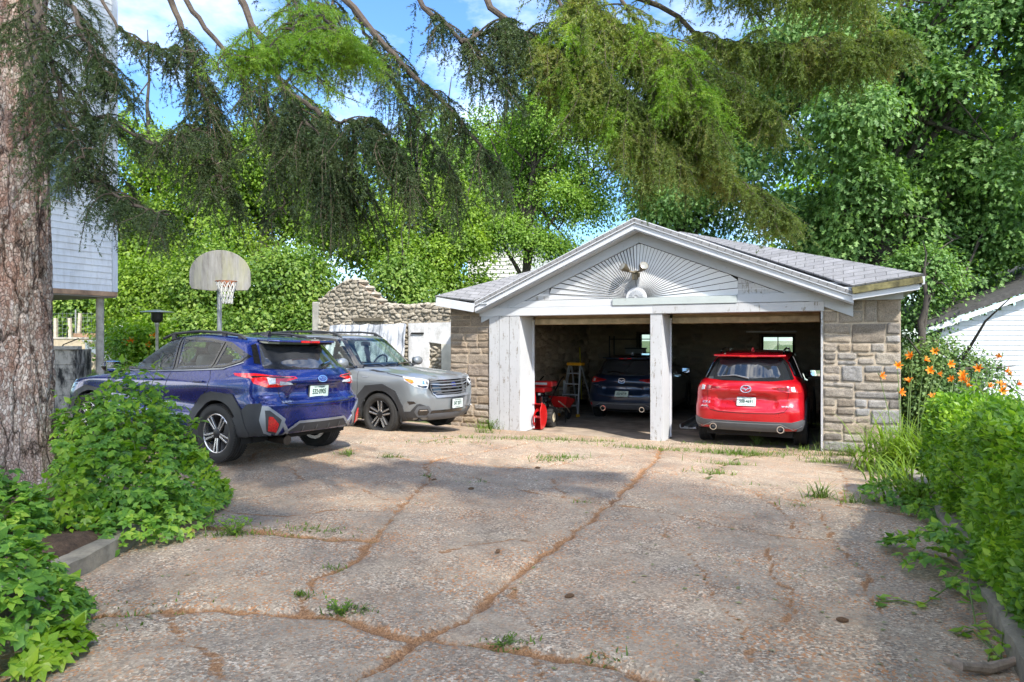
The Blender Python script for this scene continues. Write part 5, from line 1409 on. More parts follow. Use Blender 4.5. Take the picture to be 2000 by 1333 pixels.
MB().b2((rloc(808, 651).x, -.12, rloc(808, 653).z), (rloc(832, 651).x, -.085, rloc(808, 650).z)).build('iron_strap', M_dark, RW)
MB().b2((rloc(695, 625).x, -.10, rloc(700, 628).z), (rloc(750, 625).x, -.02, rloc(700, 622).z)).build('lintel', plain('old_lintel', (.12, .10, .07), .9), RW)
# tarpaulin hung in loose folds
tp = [(655, 634), (800, 631)]
tl, tr_ = rloc(652, 634), rloc(803, 631)
nu, nv = 120, 40; Ug = np.linspace(0, 1, nu)[:, None] * np.ones((1, nv)); Vg = np.ones((nu, 1)) * np.linspace(0, 1, nv)[None]
fold = fbm(Ug * 26 + Vg * 1.8, Vg * 1.6, 3, 61) * .5 + fbm(Ug * 9 - Vg, Vg * 3, 3, 62) * .30
zb = 1.3 + .5 * Ug + .5 * (fbm(Ug * 5, Ug * 0, 2, 5) - .5)
wt = Rm
fold = np.abs(np.sin(Ug * 34 + 5 * fbm(Ug * 6, Vg * 1.5, 3, 63) + Vg * 1.5)) * .12 + fold * .6
P = np.stack([tl.x + (tr_.x - tl.x) * Ug + .05 * (fbm(Vg * 5, Ug * 8, 2, 7) - .5) * Vg, -.10 - fold * (.25 + .9 * Vg), tl.z + (tr_.z - tl.z) * Ug - Vg * zb * .95 - .06 * fbm(Ug * 12, Vg, 2, 4)], -1).reshape(-1, 3)
PW = np.array([tuple(Rm @ Vector(p)) for p in P])
m, n, b = base_mat('silver_tarpaulin'); v = coords(n); n.links.new(ramp(n, noise(n, v, 3, 6, .7), [(.35, (.22, .235, .26)), (.6, (.60, .61, .64))]), b.inputs['Base Color']); b.inputs['Roughness'].default_value = .45; b.inputs['Metallic'].default_value = .15
tarp = np_mesh('tarpaulin', PW, grid_faces(nu, nv), m, smooth=True); tag(tarp, 'crumpled silver grey tarpaulin hanging in folds over the rubble wall', 'tarpaulin')

# ------------------------------------------------------------------ siding helper and houses
def siding(mb, p0, ux, L, z0, z1, exp, nrm, proud=.018, inside=None):
    """lapped boards on a vertical wall: p0 base corner, ux unit along, nrm outward"""
    z = z0
    while z < z1 - .01:
        h = min(exp, z1 - z)
        a0, a1 = (0, L) if inside is None else inside(z + h * .5)
        if a1 > a0:
            q = [p0 + ux * a0 + nrm * proud + Vector((0, 0, z)), p0 + ux * a1 + nrm * proud + Vector((0, 0, z)),
                 p0 + ux * a1 + nrm * .003 + Vector((0, 0, z + h)), p0 + ux * a0 + nrm * .003 + Vector((0, 0, z + h)),
                 p0 + ux * a0 + nrm * .0 + Vector((0, 0, z)), p0 + ux * a1 + Vector((0, 0, z))]
            mb.add(q, [(0, 1, 2, 3), (4, 5, 1, 0)])
        z += exp
def mat_siding(name, c, exp):
    m, n, b = base_mat(name); v = coords(n)
    st = noise(n, coords(n, (4, 4, .8)), 3, 7, .75)
    n.links.new(mixc(n, .5, ramp(n, noise(n, v, .8, 5, .6), [(.3, [k * .85 for k in c]), (.7, c)]), ramp(n, st, [(.35, (.70, .68, .63)), (.55, (1, 1, 1))]), 'MULTIPLY'), b.inputs['Base Color'])
    b.inputs['Roughness'].default_value = .55; return m
M_sid = mat_siding('pale_clapboard', (.70, .70, .70), .13); M_sid2 = mat_siding('white_clapboard', (.58, .60, .64), .13); M_sid3 = mat_siding('cream_clapboard', (.62, .62, .56), .13)
# the overhanging house on the left: its corner seen past the spruce
HX, HY = -8.12, 14.0
uxh = -GB                                        # along the wall, coming nearer
HS = empty('clapboard_house', (HX, HY, float(ground_z(HX, HY))), 0, 'pale clapboard house overhanging a porch on round posts, partly behind the spruce trunk', 'house')
hz = lambda z: z - HS.location.z
zb_ = EYE + (663 - 571) / F * HY
p0 = Vector((0, 0, 0)); nrm = GE
mb = MB(); siding(mb, p0, uxh, 7.5, hz(zb_), hz(zb_) + 6.2, .127, nrm); mb.build('siding', M_sid, HS)
mb = MB(); siding(mb, p0 - GE * 6, GE, 6, hz(zb_), hz(zb_) + 6.2, .127, GB); mb.build('siding', M_sid, HS)
MB().bar(p0 + GE * .03 + uxh * .05 + Vector((0, 0, hz(zb_))), p0 + GE * .03 + uxh * .05 + Vector((0, 0, hz(zb_) + 6.2)), .05, .1, up=GB).build('corner_board', M_sid2, HS)
MB().bar(p0 + Vector((0, 0, hz(zb_) - .05)) + GE * .02, p0 + uxh * 7.5 + Vector((0, 0, hz(zb_) - .05)) + GE * .02, .06, .09).build('rusty_skirt_board', plain('rusted_edge', (.36, .22, .13), .8, var=.6, scale=3), HS)
MB().prism([(0, 0), (7.5, 0), (7.5, -6), (0, -6)], hz(zb_) - .12, hz(zb_) - .02, lambda a, b, d: uxh * a + GE * b + Vector((0, 0, d))).build('porch_ceiling', plain('porch_ceiling', (.3, .29, .27), .8), HS)
M_post = plain('mossy_post', (.34, .31, .26), .85, var=.45, scale=5, bmp=.6)
for a in (.22, 5.2):
    q = p0 + uxh * a - GE * .18; gz = hz(float(ground_z(HX + q.x, HY + q.y)))
    MB().lathe([(.10, gz - .1), (.078, gz + .2), (.072, hz(zb_) - .14), (.09, hz(zb_) - .12)], 20, Matrix.Translation((q.x, q.y, 0))).build('porch_post', M_post, HS, smooth=True)
# the window behind the branches
wz0, wz1 = EYE + (663 - 392) / F * 13.2 , EYE + (663 - 225) / F * 13.2
wn = MB(); a0, a1 = .95, 2.1
def wrect(a, b, c, d, o0, o1): wn.prism([(a, c), (b, c), (b, d), (a, d)], o0, o1, lambda u, z, k: uxh * u + GE * k + Vector((0, 0, hz(z))))
for r in ((a0 - .08, a0, wz0 - .06, wz1 + .08), (a1, a1 + .08, wz0 - .06, wz1 + .08), (a0, a1, wz1, wz1 + .08), (a0, a1, wz0 - .06, wz0), (a0, a1, (wz0 + wz1) / 2 - .025, (wz0 + wz1) / 2 + .025), ((a0 + a1) / 2 - .012, (a0 + a1) / 2 + .012, (wz0 + wz1) / 2 + .025, wz1)): wrect(*r, .02, .065)
win = wn.build('window', M_sid2, HS)
wp_ = MB().prism([(a0, wz0), (a1, wz0), (a1, wz1), (a0, wz1)], .022, .03, lambda u, z, k: uxh * u + GE * k + Vector((0, 0, hz(z)))).build('pane', plain('house_pane', (.10, .13, .16), .03, coat=1, var=.3), win)

# pale house far behind, between the trees
BH = empty('distant_house', at(985, 620, 34), R(-14), 'cream house with a dark slate roof far behind the trees left of the garage gable', 'house')
mb = MB(); siding(mb, Vector((-1.9, 0, 0)), Vector((1, 0, 0)), 3.3, -2, 4.05, .2, Vector((0, -1, 0)), .03); mb.b2((-1.9, .01, -2), (1.4, 6, 4.05)); mb.build('wall', M_sid3, BH)
rf = MB(); rf.add([(-2.3, -.45, 4.0), (1.8, -.45, 4.0), (.6, 3, 5.7), (-.8, 3, 5.7), (-2.3, 6.4, 4.0), (1.8, 6.4, 4.0)], [(0, 1, 2, 3), (0, 3, 4), (1, 5, 2), (4, 3, 2, 5), (0, 4, 5, 1)])
rf.build('slate_roof', plain('slate', (.10, .11, .125), .8, var=.3, scale=6), BH)
MB().b2((-2.28, -.5, 3.9), (1.78, -.44, 4.1)).build('gutter_board', M_sid2, BH)

# white outbuilding on the right
OY = 17.0
OB = empty('white_outbuilding', (at(1815, 640, OY).x, OY, -.2), R(-8), 'white clapboard outbuilding with a dark shingle roof behind the hedge and lilies', 'shed')
oz = lambda py: EYE + (663 - py) / F * OY + .2
e0 = oz(640); rz_ = oz(570); sl = (rz_ - e0) / (185 / F * OY)
mb = MB()
siding(mb, Vector((.12, 0, 0)), Vector((1, 0, 0)), 7, -.4, e0 + 3.4, .122, Vector((0, -1, 0)), .018, inside=lambda z: (max(0, (z - e0 + .1) / sl), 6.8))
mb.build('siding', M_sid2, OB)
MB().prism([(.12, -.4), (6.9, -.4), (6.9, e0 + 2.2), (.12, e0 - .1)], .001, .1, lambda a, b, d: Vector((a, d, b))).build('wall', M_sid2, OB)
MB().prism([(-.25, e0 - .02), (6.5, e0 - .02 + 6.75 * sl), (6.5, e0 + .12 + 6.75 * sl), (-.25, e0 + .12)], -.30, 5, lambda a, b, d: Vector((a, d, b))).build('roof', plain('dark_shingle', (.055, .052, .05), .9, var=.4, scale=8, bmp=.6), OB)
MB().prism([(-.2, e0 - .16), (6.5, e0 - .16 + 6.7 * sl), (6.5, e0 - .03 + 6.7 * sl), (-.2, e0 - .03)], -.27, -.23, lambda a, b, d: Vector((a, d, b))).build('rake_board', M_sid2, OB)

# ------------------------------------------------------------------ basketball hoop
hy = 15.6; hp = at(427, 560, hy)
BB = empty('basketball_hoop', (hp.x, hp.y, float(ground_z(hp.x, hp.y))), 0, 'weathered grey basketball backboard with a rusty rim on a pole behind the cars', 'basketball hoop', rot=(0, 0, R(12)))
bz = lambda py: EYE + (663 - py) / F * hy - BB.location.z
m, n, b = base_mat('weathered_backboard'); v = coords(n, (5, 5, .6)); v2 = coords(n)
c = ramp(n, noise(n, v, 2.2, 7, .75), [(.3, (.08, .072, .068)), (.45, (.20, .19, .17)), (.7, (.31, .30, .28))])
c = mixc(n, ramp(n, noise(n, coords(n, (4, 4, .8)), 1.1, 4, .6), [(.5, (0, 0, 0)), (.7, (.5, .5, .5))]), c, (.30, .29, .13))
n.links.new(c, b.inputs['Base Color']); b.inputs['Roughness'].default_value = .9
W2 = 56 / F * hy; zt_, zm, zbm = bz(489), bz(545), bz(567)
pts = [(-W2, zbm + .14), (-W2 * .93, zbm + .02), (-W2 * .3, zbm - .02), (W2 * .9, zbm), (W2, zbm + .1)] + [(W2 * math.cos(t), zbm + .35 + (zt_ - zbm - .35) * math.sin(t)) for t in np.linspace(0, math.pi, 24)]
pts = [(x + .04, z) for x, z in pts]
MB().prism(pts, -.03, .01, lambda a, b_, d: Vector((a, d, b_))).build('backboard', m, BB, bevel=.008)
M_pole = plain('galvanised_pole', (.36, .37, .37), .5, .4, var=.3, scale=8)
MB().tube([(0, .10, -.1), (0, .10, zm), (0, .06, zm + .2)], .052, 14).build('pole', M_pole, BB, smooth=True)
MB().b2((-.16, .012, zbm + .1), (.16, .06, zbm + .5)).build('bracket', M_pole, BB)
M_rim = plain('rusty_rim', (.26, .10, .05), .7, .3, var=.5)
rz0 = bz(552); RR = .225; rc = Vector((.22, -.30, rz0))
mb = MB(); mb.tube([rc + Vector((RR * math.cos(t), RR * math.sin(t), 0)) for t in np.linspace(0, 2 * math.pi, 33)], .011, 8, caps=False)
for s in (-1, 1): mb.tube([rc + Vector((s * .1, RR * .9, 0)), rc + Vector((s * .1, .28, -.02))], .01, 6)
mb.b2((rc.x - .13, -.045, rz0 - .10), (rc.x + .13, -.03, rz0 + .03)); mb.build('rim', M_rim, BB, smooth=True)
net = MB(); nk = 12; lv = [(0, RR), (.13, RR * .80), (.26, RR * .62), (.38, RR * .52), (.50, RR * .50)]
for k in range(nk):
    for s in (-1, 1):
        pp = []
        for j, (dz, r) in enumerate(lv):
            t = 2 * math.pi * (k + s * .5 * j) / nk; pp.append(rc + Vector((r * math.cos(t) + .02 * j * .3, r * math.sin(t), -dz)))
        net.tube(pp, .0075, 5)
net.build('net', plain('grey_net', (.55, .54, .5), .9), BB)

# ------------------------------------------------------------------ patio heater
py_ = 16.5; pp = at(307, 640, py_)
PH = empty('patio_heater', (pp.x, pp.y, float(ground_z(pp.x, pp.y))), 0, 'steel patio heater with a round flat hood, standing behind the blue car', 'patio heater')
pz = lambda py: EYE + (663 - py) / F * py_ - PH.location.z
M_steel = plain('dull_steel', (.42, .42, .40), .35, .8, var=.25)
zt1 = pz(609)
MB().lathe([(0, zt1 + .05), (.08, zt1 + .045), (.36, zt1 - .005), (.385, zt1 - .02), (.36, zt1 - .022), (.1, zt1)], 40).build('hood', M_steel, PH, smooth=True)
MB().lathe([(.13, zt1 - .02), (.13, pz(625)), (.10, pz(629)), (.06, pz(631)), (0, pz(631))], 24).build('burner', plain('dark_burner', (.04, .04, .04), .5, .5), PH, smooth=True)
MB().lathe([(.055, pz(631)), (.055, pz(636)), (.036, pz(640)), (.036, .75)], 16).build('pole', M_steel, PH, smooth=True)
MB().lathe([(.20, .75), (.20, .05), (.25, .04), (.25, 0), (0, 0)], 28).build('tank_housing', M_steel, PH, smooth=True)

# ------------------------------------------------------------------ garden seat, fire pit, beds
M_wpl = plain('white_plastic', (.80, .80, .78), .5, var=.05)
ay = 20.5; ap = at(203, 703, ay)
AC = empty('garden_chair', (ap.x, ap.y, ap.z), R(-172), 'white fan backed garden chair on the lawn beyond the blue car', 'chair')
mb = MB()
for k in range(7):
    a = (k - 3) / 3.0; w = .085
    mb.bar((a * .24, .36, .30), (a * .33, .75, 1.02 - .12 * a * a), w, .025, up=(0, -1, 0))
for k in range(6): mb.box((0, -.25 + k * .1, .37 - k * .018), (.54, .09, .022))
seat = MB(); 
mb2 = mb
b_back = MB(); b_seat = MB()
for k in range(7):
    a = (k - 3) / 3.0; b_back.bar((a * .23, .33, .26), (a * .32, .72, 1.02 - .12 * a * a), .1, .025, up=(0, -1, 0))
for k in range(6): b_seat.box((0, -.25 + k * .1, .37 - k * .018), (.54, .09, .022))
b_seat.build('seat', M_wpl, AC); b_back.build('backrest', M_wpl, AC)
for s in (-1, 1):
    MB().b2((s * .36 - .07, -.36, .55), (s * .36 + .07, .40, .58)).build('armrest', M_wpl, AC, bevel=.01)
    MB().bar((s * .32, -.30, 0), (s * .32, -.30, .55), .10, .03, up=(1, 0, 0)).build('front_leg', M_wpl, AC)
    MB().bar((s * .28, -.34, .36), (s * .28, .70, .02), .03, .11).build('rear_leg', M_wpl, AC)
AC.rotation_euler = (0, 0, R(-112))
fy = 13.6; fp = at(112, 728, fy); fp.z = float(ground_z(fp.x, fp.y))
M_block = plain('sooty_block', (.36, .33, .28), .9, var=.4, scale=3, bmp=.5)
m_soot, n, b = base_mat('soot_stained_block'); v = coords(n, (3, 3, 1.2)); n.links.new(ramp(n, noise(n, v, 1.6, 6, .7), [(.42, (.02, .018, .016)), (.56, (.36, .33, .28))]), b.inputs['Base Color']); b.inputs['Roughness'].default_value = .9
FP = empty('fire_pit', fp, R(15), 'soot blackened concrete block fire pit beside the spruce trunk', 'fire pit')
fh = EYE + (663 - 683) / F * fy - fp.z
mb = MB()
for s, a in (((-.38, 0), 0), ((.38, 0), 0), ((0, .36), 1), ((0, -.36), 1)):
    for k in range(4):
        z0, z1 = fh * k / 4 + .004, fh * (k + 1) / 4
        for e in (-.24, .24): mb.box((s[0] + (e if a else 0), s[1] + (0 if a else e * .75), (z0 + z1) / 2), ((.47, .18, z1 - z0) if a else (.18, .35, z1 - z0)))
mb.build('block_ring', m_soot, FP, bevel=.008)
MB().b2((-.52, -.48, fh + .004), (-.05, -.27, fh + .06)).build('cap_slab', M_block, FP, bevel=.006)
MB().b2((.05, -.50, fh + .004), (.52, -.27, fh + .07)).build('cap_slab', M_block, FP, bevel=.006)
MB().tube([(-.3, 0, fh * .6), (.1, .05, fh + .1), (.35, .1, fh + .22)], .012, 6).build('poker', M_dark, FP)
# stone garden wall and table slab behind, with timber uprights
gy = 22.0; M_tim = plain('grey_timber', (.46, .40, .32), .9, var=.35, scale=4, bmp=.4, stretch=(1, 1, 6))
q0, q1 = at(96, 695, gy), at(212, 690, gy)
GWL = empty('low_garden_wall', (q0.x, q0.y, float(ground_z(q0.x, q0.y))), R(-3), 'low tan stone retaining wall with a brown timber edge behind the white chair', 'garden wall')
gh = EYE + (663 - 663) / F * gy - GWL.location.z
MB().b2((-1.0, 0, -.3), (2.6, .5, gh)).build('stone_face', plain('tan_stone', (.40, .33, .23), .95, var=.3, scale=5, bmp=.8, bscale=30), GWL, bevel=.02)
MB().b2((-1.0, -.02, gh + .004), (2.7, .2, gh + .06)).build('coping', M_block, GWL, bevel=.01)
MB().b2((.65, .22, gh + .005), (2.6, .27, gh + .19)).build('timber_edge', plain('brown_board', (.26, .16, .10), .9, var=.3), GWL)
for (px, pt, lean, lb) in ((109, 622, 0, 'leftmost of three pale timber uprights in the garden bed, nearest the spruce trunk'), (140, 622, -.06, 'split pale timber upright standing in the middle of the garden bed'), (151, 612, .10, 'tallest pale timber upright, leaning right in the garden bed')):
    q = at(px, 668, gy + .35); zt2 = EYE + (663 - pt) / F * (gy + .35)
    o = MB().bar((0, 0, -.8), (lean, 0, zt2 - q.z), .085, .085, up=(0, 1, 0)).build('timber_upright', M_tim); o.location = q; tag(o, lb, 'post', 'timber uprights in the garden bed')
# wire fence behind the garden
WF = empty('wire_fence', at(190, 690, 23.5), R(-4), 'thin wire mesh fence along the back of the garden in front of the thicket', 'fence')
M_wire = plain('grey_wire', (.28, .30, .29), .5, .5)
mb = MB()
for k in range(11): mb.tube([(-3.5, 0, .06 + k * .13), (7.5, 0, .06 + k * .13)], .004, 4)
for k in range(74): mb.tube([(-3.5 + k * .15, 0, 0), (-3.5 + k * .15, 0, 1.4)], .004, 4)
mb.build('wire_mesh', M_wire, WF)
for k in range(5): MB().tube([(-3.4 + k * 2.6, .03, -.4), (-3.4 + k * 2.6, .03, 1.5)], .025, 8).build('fence_post', M_pole, WF, smooth=True)

# ------------------------------------------------------------------ things inside the garage
def gobj(name, label, cat, px, py, rz=0, group=None, d=None):
    """thing standing on the garage floor under the pixel"""
    o_ = Vector((0, 0, EYE)); r = Vector(((px - 1000) / F, 1, (663 - py) / F)); zf = GO.z - .03
    t = (zf - EYE) / r.z; p = o_ + r * t
    return empty(name, p, GA + rz, label, cat, group)
M_redp = plain('red_enamel', (.50, .012, .012), .3, coat=.8, var=.1)
SB = gobj('snow_blower', 'red snow blower with a black engine just inside the left jamb of the garage', 'snow blower', 1054, 846, R(-90))
# local: x = forwards (auger towards the drive = -garage depth)
SB.rotation_euler = (0, 0, GA - R(90)); SB.location = SB.location + GB * .72 + GE * -.42
hs = MB(); nA = 14
prof = [(.30 + .26 * math.cos(t), .28 + .26 * math.sin(t)) for t in np.linspace(R(75), R(285), nA)]
for y0, y1 in ((-.30, -.285), (.285, .30)): hs.prism([(.36, .02), (.40, .40), (.30, .56)] + prof[1:-1], y0, y1, lambda a, b_, d: Vector((a, d, b_)))
b0 = len(hs.v)
hs.add([(x, y, z) for x, z in prof for y in (-.285, .285)], [(2 * i, 2 * i + 1, 2 * i + 3, 2 * i + 2) for i in range(nA - 1)])
hs.build('auger_housing', M_redp, SB)
au = MB(); au.tube([(.28, -.28, .26), (.28, .28, .26)], .03, 10)
for s in (-1, 1):
    for k in range(22):
        a0, a1 = k * .5, (k + 1) * .5; y0, y1 = s * (.02 + .25 * k / 22), s * (.02 + .25 * (k + 1) / 22)
        p = lambda a, y, r: (.28 + r * math.cos(a), y, .26 + r * math.sin(a))
        au.add([p(a0, y0, .12), p(a0, y0, .19), p(a1, y1, .19), p(a1, y1, .12)], [(0, 1, 2, 3)])
au.build('auger', M_redp, SB)
MB().tube([(.16, 0, .42), (.14, 0, .62), (.20, .0, .86), (.30, 0, .95)], [.09, .085, .08, .075], 14).build('chute', M_redp, SB, smooth=True)
eng = MB(); eng.b2((-.38, -.17, .38), (-.02, .17, .66)); eng.lathe([(0, .66), (.15, .66), (.14, .74), (0, .75)], 18, Matrix.Translation((-.2, 0, 0))); eng.build('engine', M_gloss, SB, bevel=.02)
MB().b2((-.36, -.26, .52), (-.08, -.175, .70)).build('engine_cowl', M_steel, SB, bevel=.015)
MB().b2((-.46, -.22, .74), (.0, .22, .84)).build('control_shroud', M_redp, SB, bevel=.03)
tk = MB().b2((-.62, -.26, .84), (-.34, .26, .96)).build('control_panel', M_redp, SB, bevel=.02)
MB().b2((-.337, -.14, .88), (-.334, .14, .93)).build('maker_label', M_platew, tk)
for s in (-1, 1):
    M = Matrix.Translation((-.22, s * .30, .21)) @ Matrix.Rotation(R(-90 * s), 4, 'X')
    w = MB().lathe([(.11, -.06), (.20, -.06), (.212, -.03), (.212, .03), (.20, .06), (.11, .06)], 32, M)
    for k in range(16):
        t = k * math.pi / 8; c_ = M @ Vector((.212 * math.cos(t), .212 * math.sin(t), 0)); w.box(c_, (.02, .03, .11), M=M.to_3x3() @ Matrix.Rotation(t, 3, 'Z'))
    w = w.build('wheel', M_rub_, SB, smooth=True, sharp=30)
    MB().lathe([(.11, -.05), (.11, .04), (.06, .055), (.02, .04), (0, .04)], 20, M).build('rim', plain('cream_rim', (.55, .48, .34), .5), w, smooth=True)
    MB().tube([(-.30, s * .2, .5), (-.85, s * .24, .95), (-1.05, s * .24, 1.02)], .016, 8).build('handlebar', M_gloss, SB, smooth=True)
MB().b2((-.36, -.22, .16), (.06, .22, .38)).build('chassis', M_dark, SB)
# wheelbarrow: red tray tipped behind the blower
WB = gobj('wheelbarrow', 'red wheelbarrow with a sloping tray between the snow blower and the stepladder', 'wheelbarrow', 1086, 833, R(0)); WB.location = WB.location + GB * .9 - GE * .22; WB.scale = (.72, .72, .78)
tr2 = MB(); tr2.add([(-.30, -.36, .75), (.30, -.36, .75), (.30, .40, .62), (-.30, .40, .62), (-.19, -.18, .42), (.19, -.18, .42), (.19, .22, .38), (-.19, .22, .38)],
   [(4, 5, 6, 7), (0, 1, 5, 4), (1, 2, 6, 5), (2, 3, 7, 6), (3, 0, 4, 7)]); tr2.build('tray', M_redp, WB)
for s in (-1, 1):
    MB().tube([(s * .06, .55, .22), (s * .22, -.1, .40), (s * .30, -1.0, .66)], .018, 8).build('handle', M_tim, WB)
    MB().tube([(s * .2, -.2, .40), (s * .24, -.32, .0)], .014, 6).build('leg', M_gloss, WB)
MB().lathe([(0, -.04), (.17, -.045), (.2, -.02), (.2, .02), (.17, .045), (0, .04)], 24, Matrix.Translation((0, .58, .2)) @ Matrix.Rotation(R(90), 4, 'Y')).build('wheel', M_rub_, WB, smooth=True)
# stepladder
LD = gobj('stepladder', 'aluminium stepladder with a yellow top standing open in the left garage bay', 'ladder', 1124, 812, R(0))
lh = 1.25; LD.rotation_euler = (0, 0, GA + R(-8)); LD.location = LD.location + GB * .15 - GE * .05
M_alu = plain('ladder_aluminium', (.52, .52, .53), .4, .6, var=.15); M_yel = plain('yellow_plastic', (.75, .38, .02), .45)
for s in (-1, 1):
    MB().bar((s * .25, -.36, 0), (s * .15, -.03, lh - .04), .03, .085, up=(s * -.2, 1, 0)).build('front_rail', M_alu, LD)
    MB().bar((s * .24, .55, 0), (s * .14, .05, lh - .06), .025, .045, up=(0, 1, 0)).build('rear_rail', M_alu, LD)
    MB().box((s * .255, -.37, .03), (.045, .10, .07)).build('rubber_foot', M_yel, LD)
for k in range(4):
    t = (k + 1) * .205; w = .25 - .10 * t
    MB().box((0, -.36 + .33 * t, lh * t), (2 * w - .03, .09, .03)).build('step', M_alu, LD)
MB().box((0, 0, lh), (.40, .20, .07)).build('top_cap', M_yel, LD, bevel=.012)
MB().box((-.2035, -.222, lh * .58), (.004, .07, .24)).build('warning_label', M_platew, LD)
BR = gobj('broom', 'yellow handled broom leaning behind the stepladder', 'broom', 1096, 800); BR.location = BR.location + GB * 1.6
MB().tube([(0, 0, .12), (-.10, .12, 1.62)], .019, 8).build('handle', plain('broom_yellow', (.62, .55, .03), .5), BR)
MB().b2((-.16, -.05, 0), (.16, .05, .14)).build('brush_head', M_gloss, BR, bevel=.01)
BXs = gobj('cardboard_box', 'brown cardboard box on a crate against the left garage wall', 'box', 1062, 812, R(6)); BXs.location = BXs.location + GB * 2.1 - GE * .35
o = MB().b2((-.24, -.2, .58), (.24, .2, .92)).build('carton', plain('cardboard', (.36, .23, .12), .9, var=.15), BXs, bevel=.006)
for s in (-1, 1): MB().box((s * .3, 0, .94), (.24, .4, .006), ry=R(s * 35)).build('flap', o.data.materials[0], BXs)
CRT = empty('wooden_crate', BXs.location, BXs.rotation_euler.z, 'dark slatted crate under the cardboard box in the garage', 'crate')
cm = MB()
for k in range(5):
    for y in (-.22, .22): cm.box((0, y, .06 + k * .115), (.56, .02, .095))
    for x in (-.27, .27): cm.box((x, 0, .06 + k * .115), (.02, .42, .095))
cm.b2((-.26, -.2, .0), (.26, .2, .03)); cm.build('slats', M_tim, CRT)
CRT.location = CRT.location
# shelving rack with bins along the back of the left bay
M_blk = plain('black_shelf', (.025, .025, .026), .5); M_teal = plain('teal_tub', (.015, .13, .15), .4, var=.1); M_greyt = plain('grey_tub', (.22, .23, .24), .5)
SH = empty('shelf_rack', GO + GE * 2.05 + GB * (GD - .85) + Vector((0, 0, -.03)), GA, 'black wire shelf rack loaded with tubs at the back of the left bay', 'shelf')
for sx in (-.6, .6):
    for sy in (-.22, .22): MB().b2((sx - .015, sy - .015, 0), (sx + .015, sy + .015, 1.95)).build('upright', M_blk, SH)
for k in range(4): MB().b2((-.6, -.22, .2 + k * .55), (.6, .22, .225 + k * .55)).build('shelf', M_blk, SH)
for (x, z, w, h_, mt, lb) in ((.22, .775, .62, .40, M_teal, 'teal storage tub on the shelf rack beside the slate blue hatchback'), (-.34, .775, .36, .32, M_greyt, 'small grey tub on the middle shelf beside the teal tub'), (.1, 1.325, .5, .26, M_greyt, 'wide grey tub on the upper shelf above the teal tub'), (-.1, .225, .8, .36, M_blk, 'long black tub on the lowest shelf of the rack')):
    e = empty('storage_tub', SH.location + GE * x + Vector((0, 0, z + .002)), GA, lb, 'storage tub', 'tubs on the shelf rack')
    MB().b2((-w / 2, -.19, 0), (w / 2, .19, h_)).build('tub', mt, e, bevel=.02); MB().b2((-w / 2 - .02, -.21, h_ + .001), (w / 2 + .02, .21, h_ + .035)).build('lid', M_blk if mt is not M_blk else M_greyt, e, bevel=.01)
# aluminium ramps / planks on the floor by the centre post
RP = gobj('aluminium_ramp', 'pair of ribbed aluminium ramps lying along the left of the red car', 'ramp', 1325, 842, R(0)); RP.location = RP.location + GB * .35 + GE * .12
mb = MB()
for k in range(4): mb.b2((-.16 + k * .085, 0, .01), (-.085 + k * .085, 3.4, .035 + .02 * (k % 2)))
mb.build('ramp_plate', M_alu, RP); MB().b2((-.17, 0, .036), (-.15, 3.4, .10)).build('side_rail', M_alu, RP)
# a dim clutter along the back wall of the right bay
WBn = empty('workbench', GO + GE * 5.9 + GB * (GD - .75) + Vector((0, 0, -.03)), GA, 'dark timber workbench against the back wall of the right bay', 'workbench')
MB().b2((-1.3, -.3, .86), (1.0, .3, .92)).build('worktop', M_tim, WBn)
for sx in (-1.2, .9):
    for sy in (-.25, .25): MB().b2((sx - .04, sy - .04, 0), (sx + .04, sy + .04, .86)).build('leg', M_tim, WBn)
MB().b2((-1.3, .2, 1.35), (.4, .3, 1.38)).build('tool_shelf', M_tim, WBn)
BK = gobj('bicycle_wheel', 'bicycle wheel leaning on the left wall beyond the red snow blower', 'wheel', 1100, 806) if False else None

# ------------------------------------------------------------------ small things on the drive
M_cone = plain('spruce_cone', (.13, .075, .04), .9, var=.4, scale=30, bmp=.8)
cones = [(1112, 1160, 20, 'dark spruce cone lying right of the long joint in the middle of the drive'), (972, 1076, 70, 'spruce cone left of the long needle filled joint, mid drive'), (920, 958, 10, 'spruce cone beyond the orange needle patch towards the grey car'), (1645, 1222, -20, 'spruce cone on the right of the drive, nearest the hedge shadow'), (1050, 912, 0, 'spruce cone on the far slab in front of the left garage bay'), (848, 936, 30, 'spruce cone beside the joint leading to the grey car')]
for px, py, rz, lb in cones:
    p = gp(px, py); mb = MB()
    for k in range(11):
        t = k / 10; r = .018 * math.sin(math.pi * (.12 + .8 * t)) + .004
        for j in range(8):
            a = 2 * math.pi * (j + .5 * (k % 2)) / 8
            mb.box((-.036 + .072 * t, r * .72 * math.cos(a), r * .72 * math.sin(a)), (.014, .009, .0035), M=Matrix.Rotation(a - R(90), 3, 'X') @ Matrix.Rotation(R(-30), 3, 'Y'))
    mb.tube([(-.036, 0, 0), (0, 0, 0), (.036, 0, 0)], [.006, .010, .004], 8)
    o = mb.build('spruce_cone', M_cone); o.location = (p.x, p.y, drive_z(p.x, p.y) + .012); o.scale = (.7, .7, .7); o.rotation_euler = (0, 0, R(rz)); tag(o, lb, 'cone', 'spruce cones on the drive')
BRp = [gp(1845, 1306), gp(1880, 1330), gp(1930, 1322), gp(1985, 1312), gp(2040, 1330)]
mb = MB(); mb.tube([Vector((p.x, p.y, drive_z(p.x, p.y) + .022 + .02 * (i % 2))) for i, p in enumerate(BRp)], [.011, .02, .024, .02, .014], 8)
o = mb.build('fallen_branch', plain('dry_branch', (.26, .2, .15), .9, var=.4, scale=20, bmp=.5), smooth=True); tag(o, 'dry crooked branch lying at the foot of the hedge in the near right corner', 'branch')
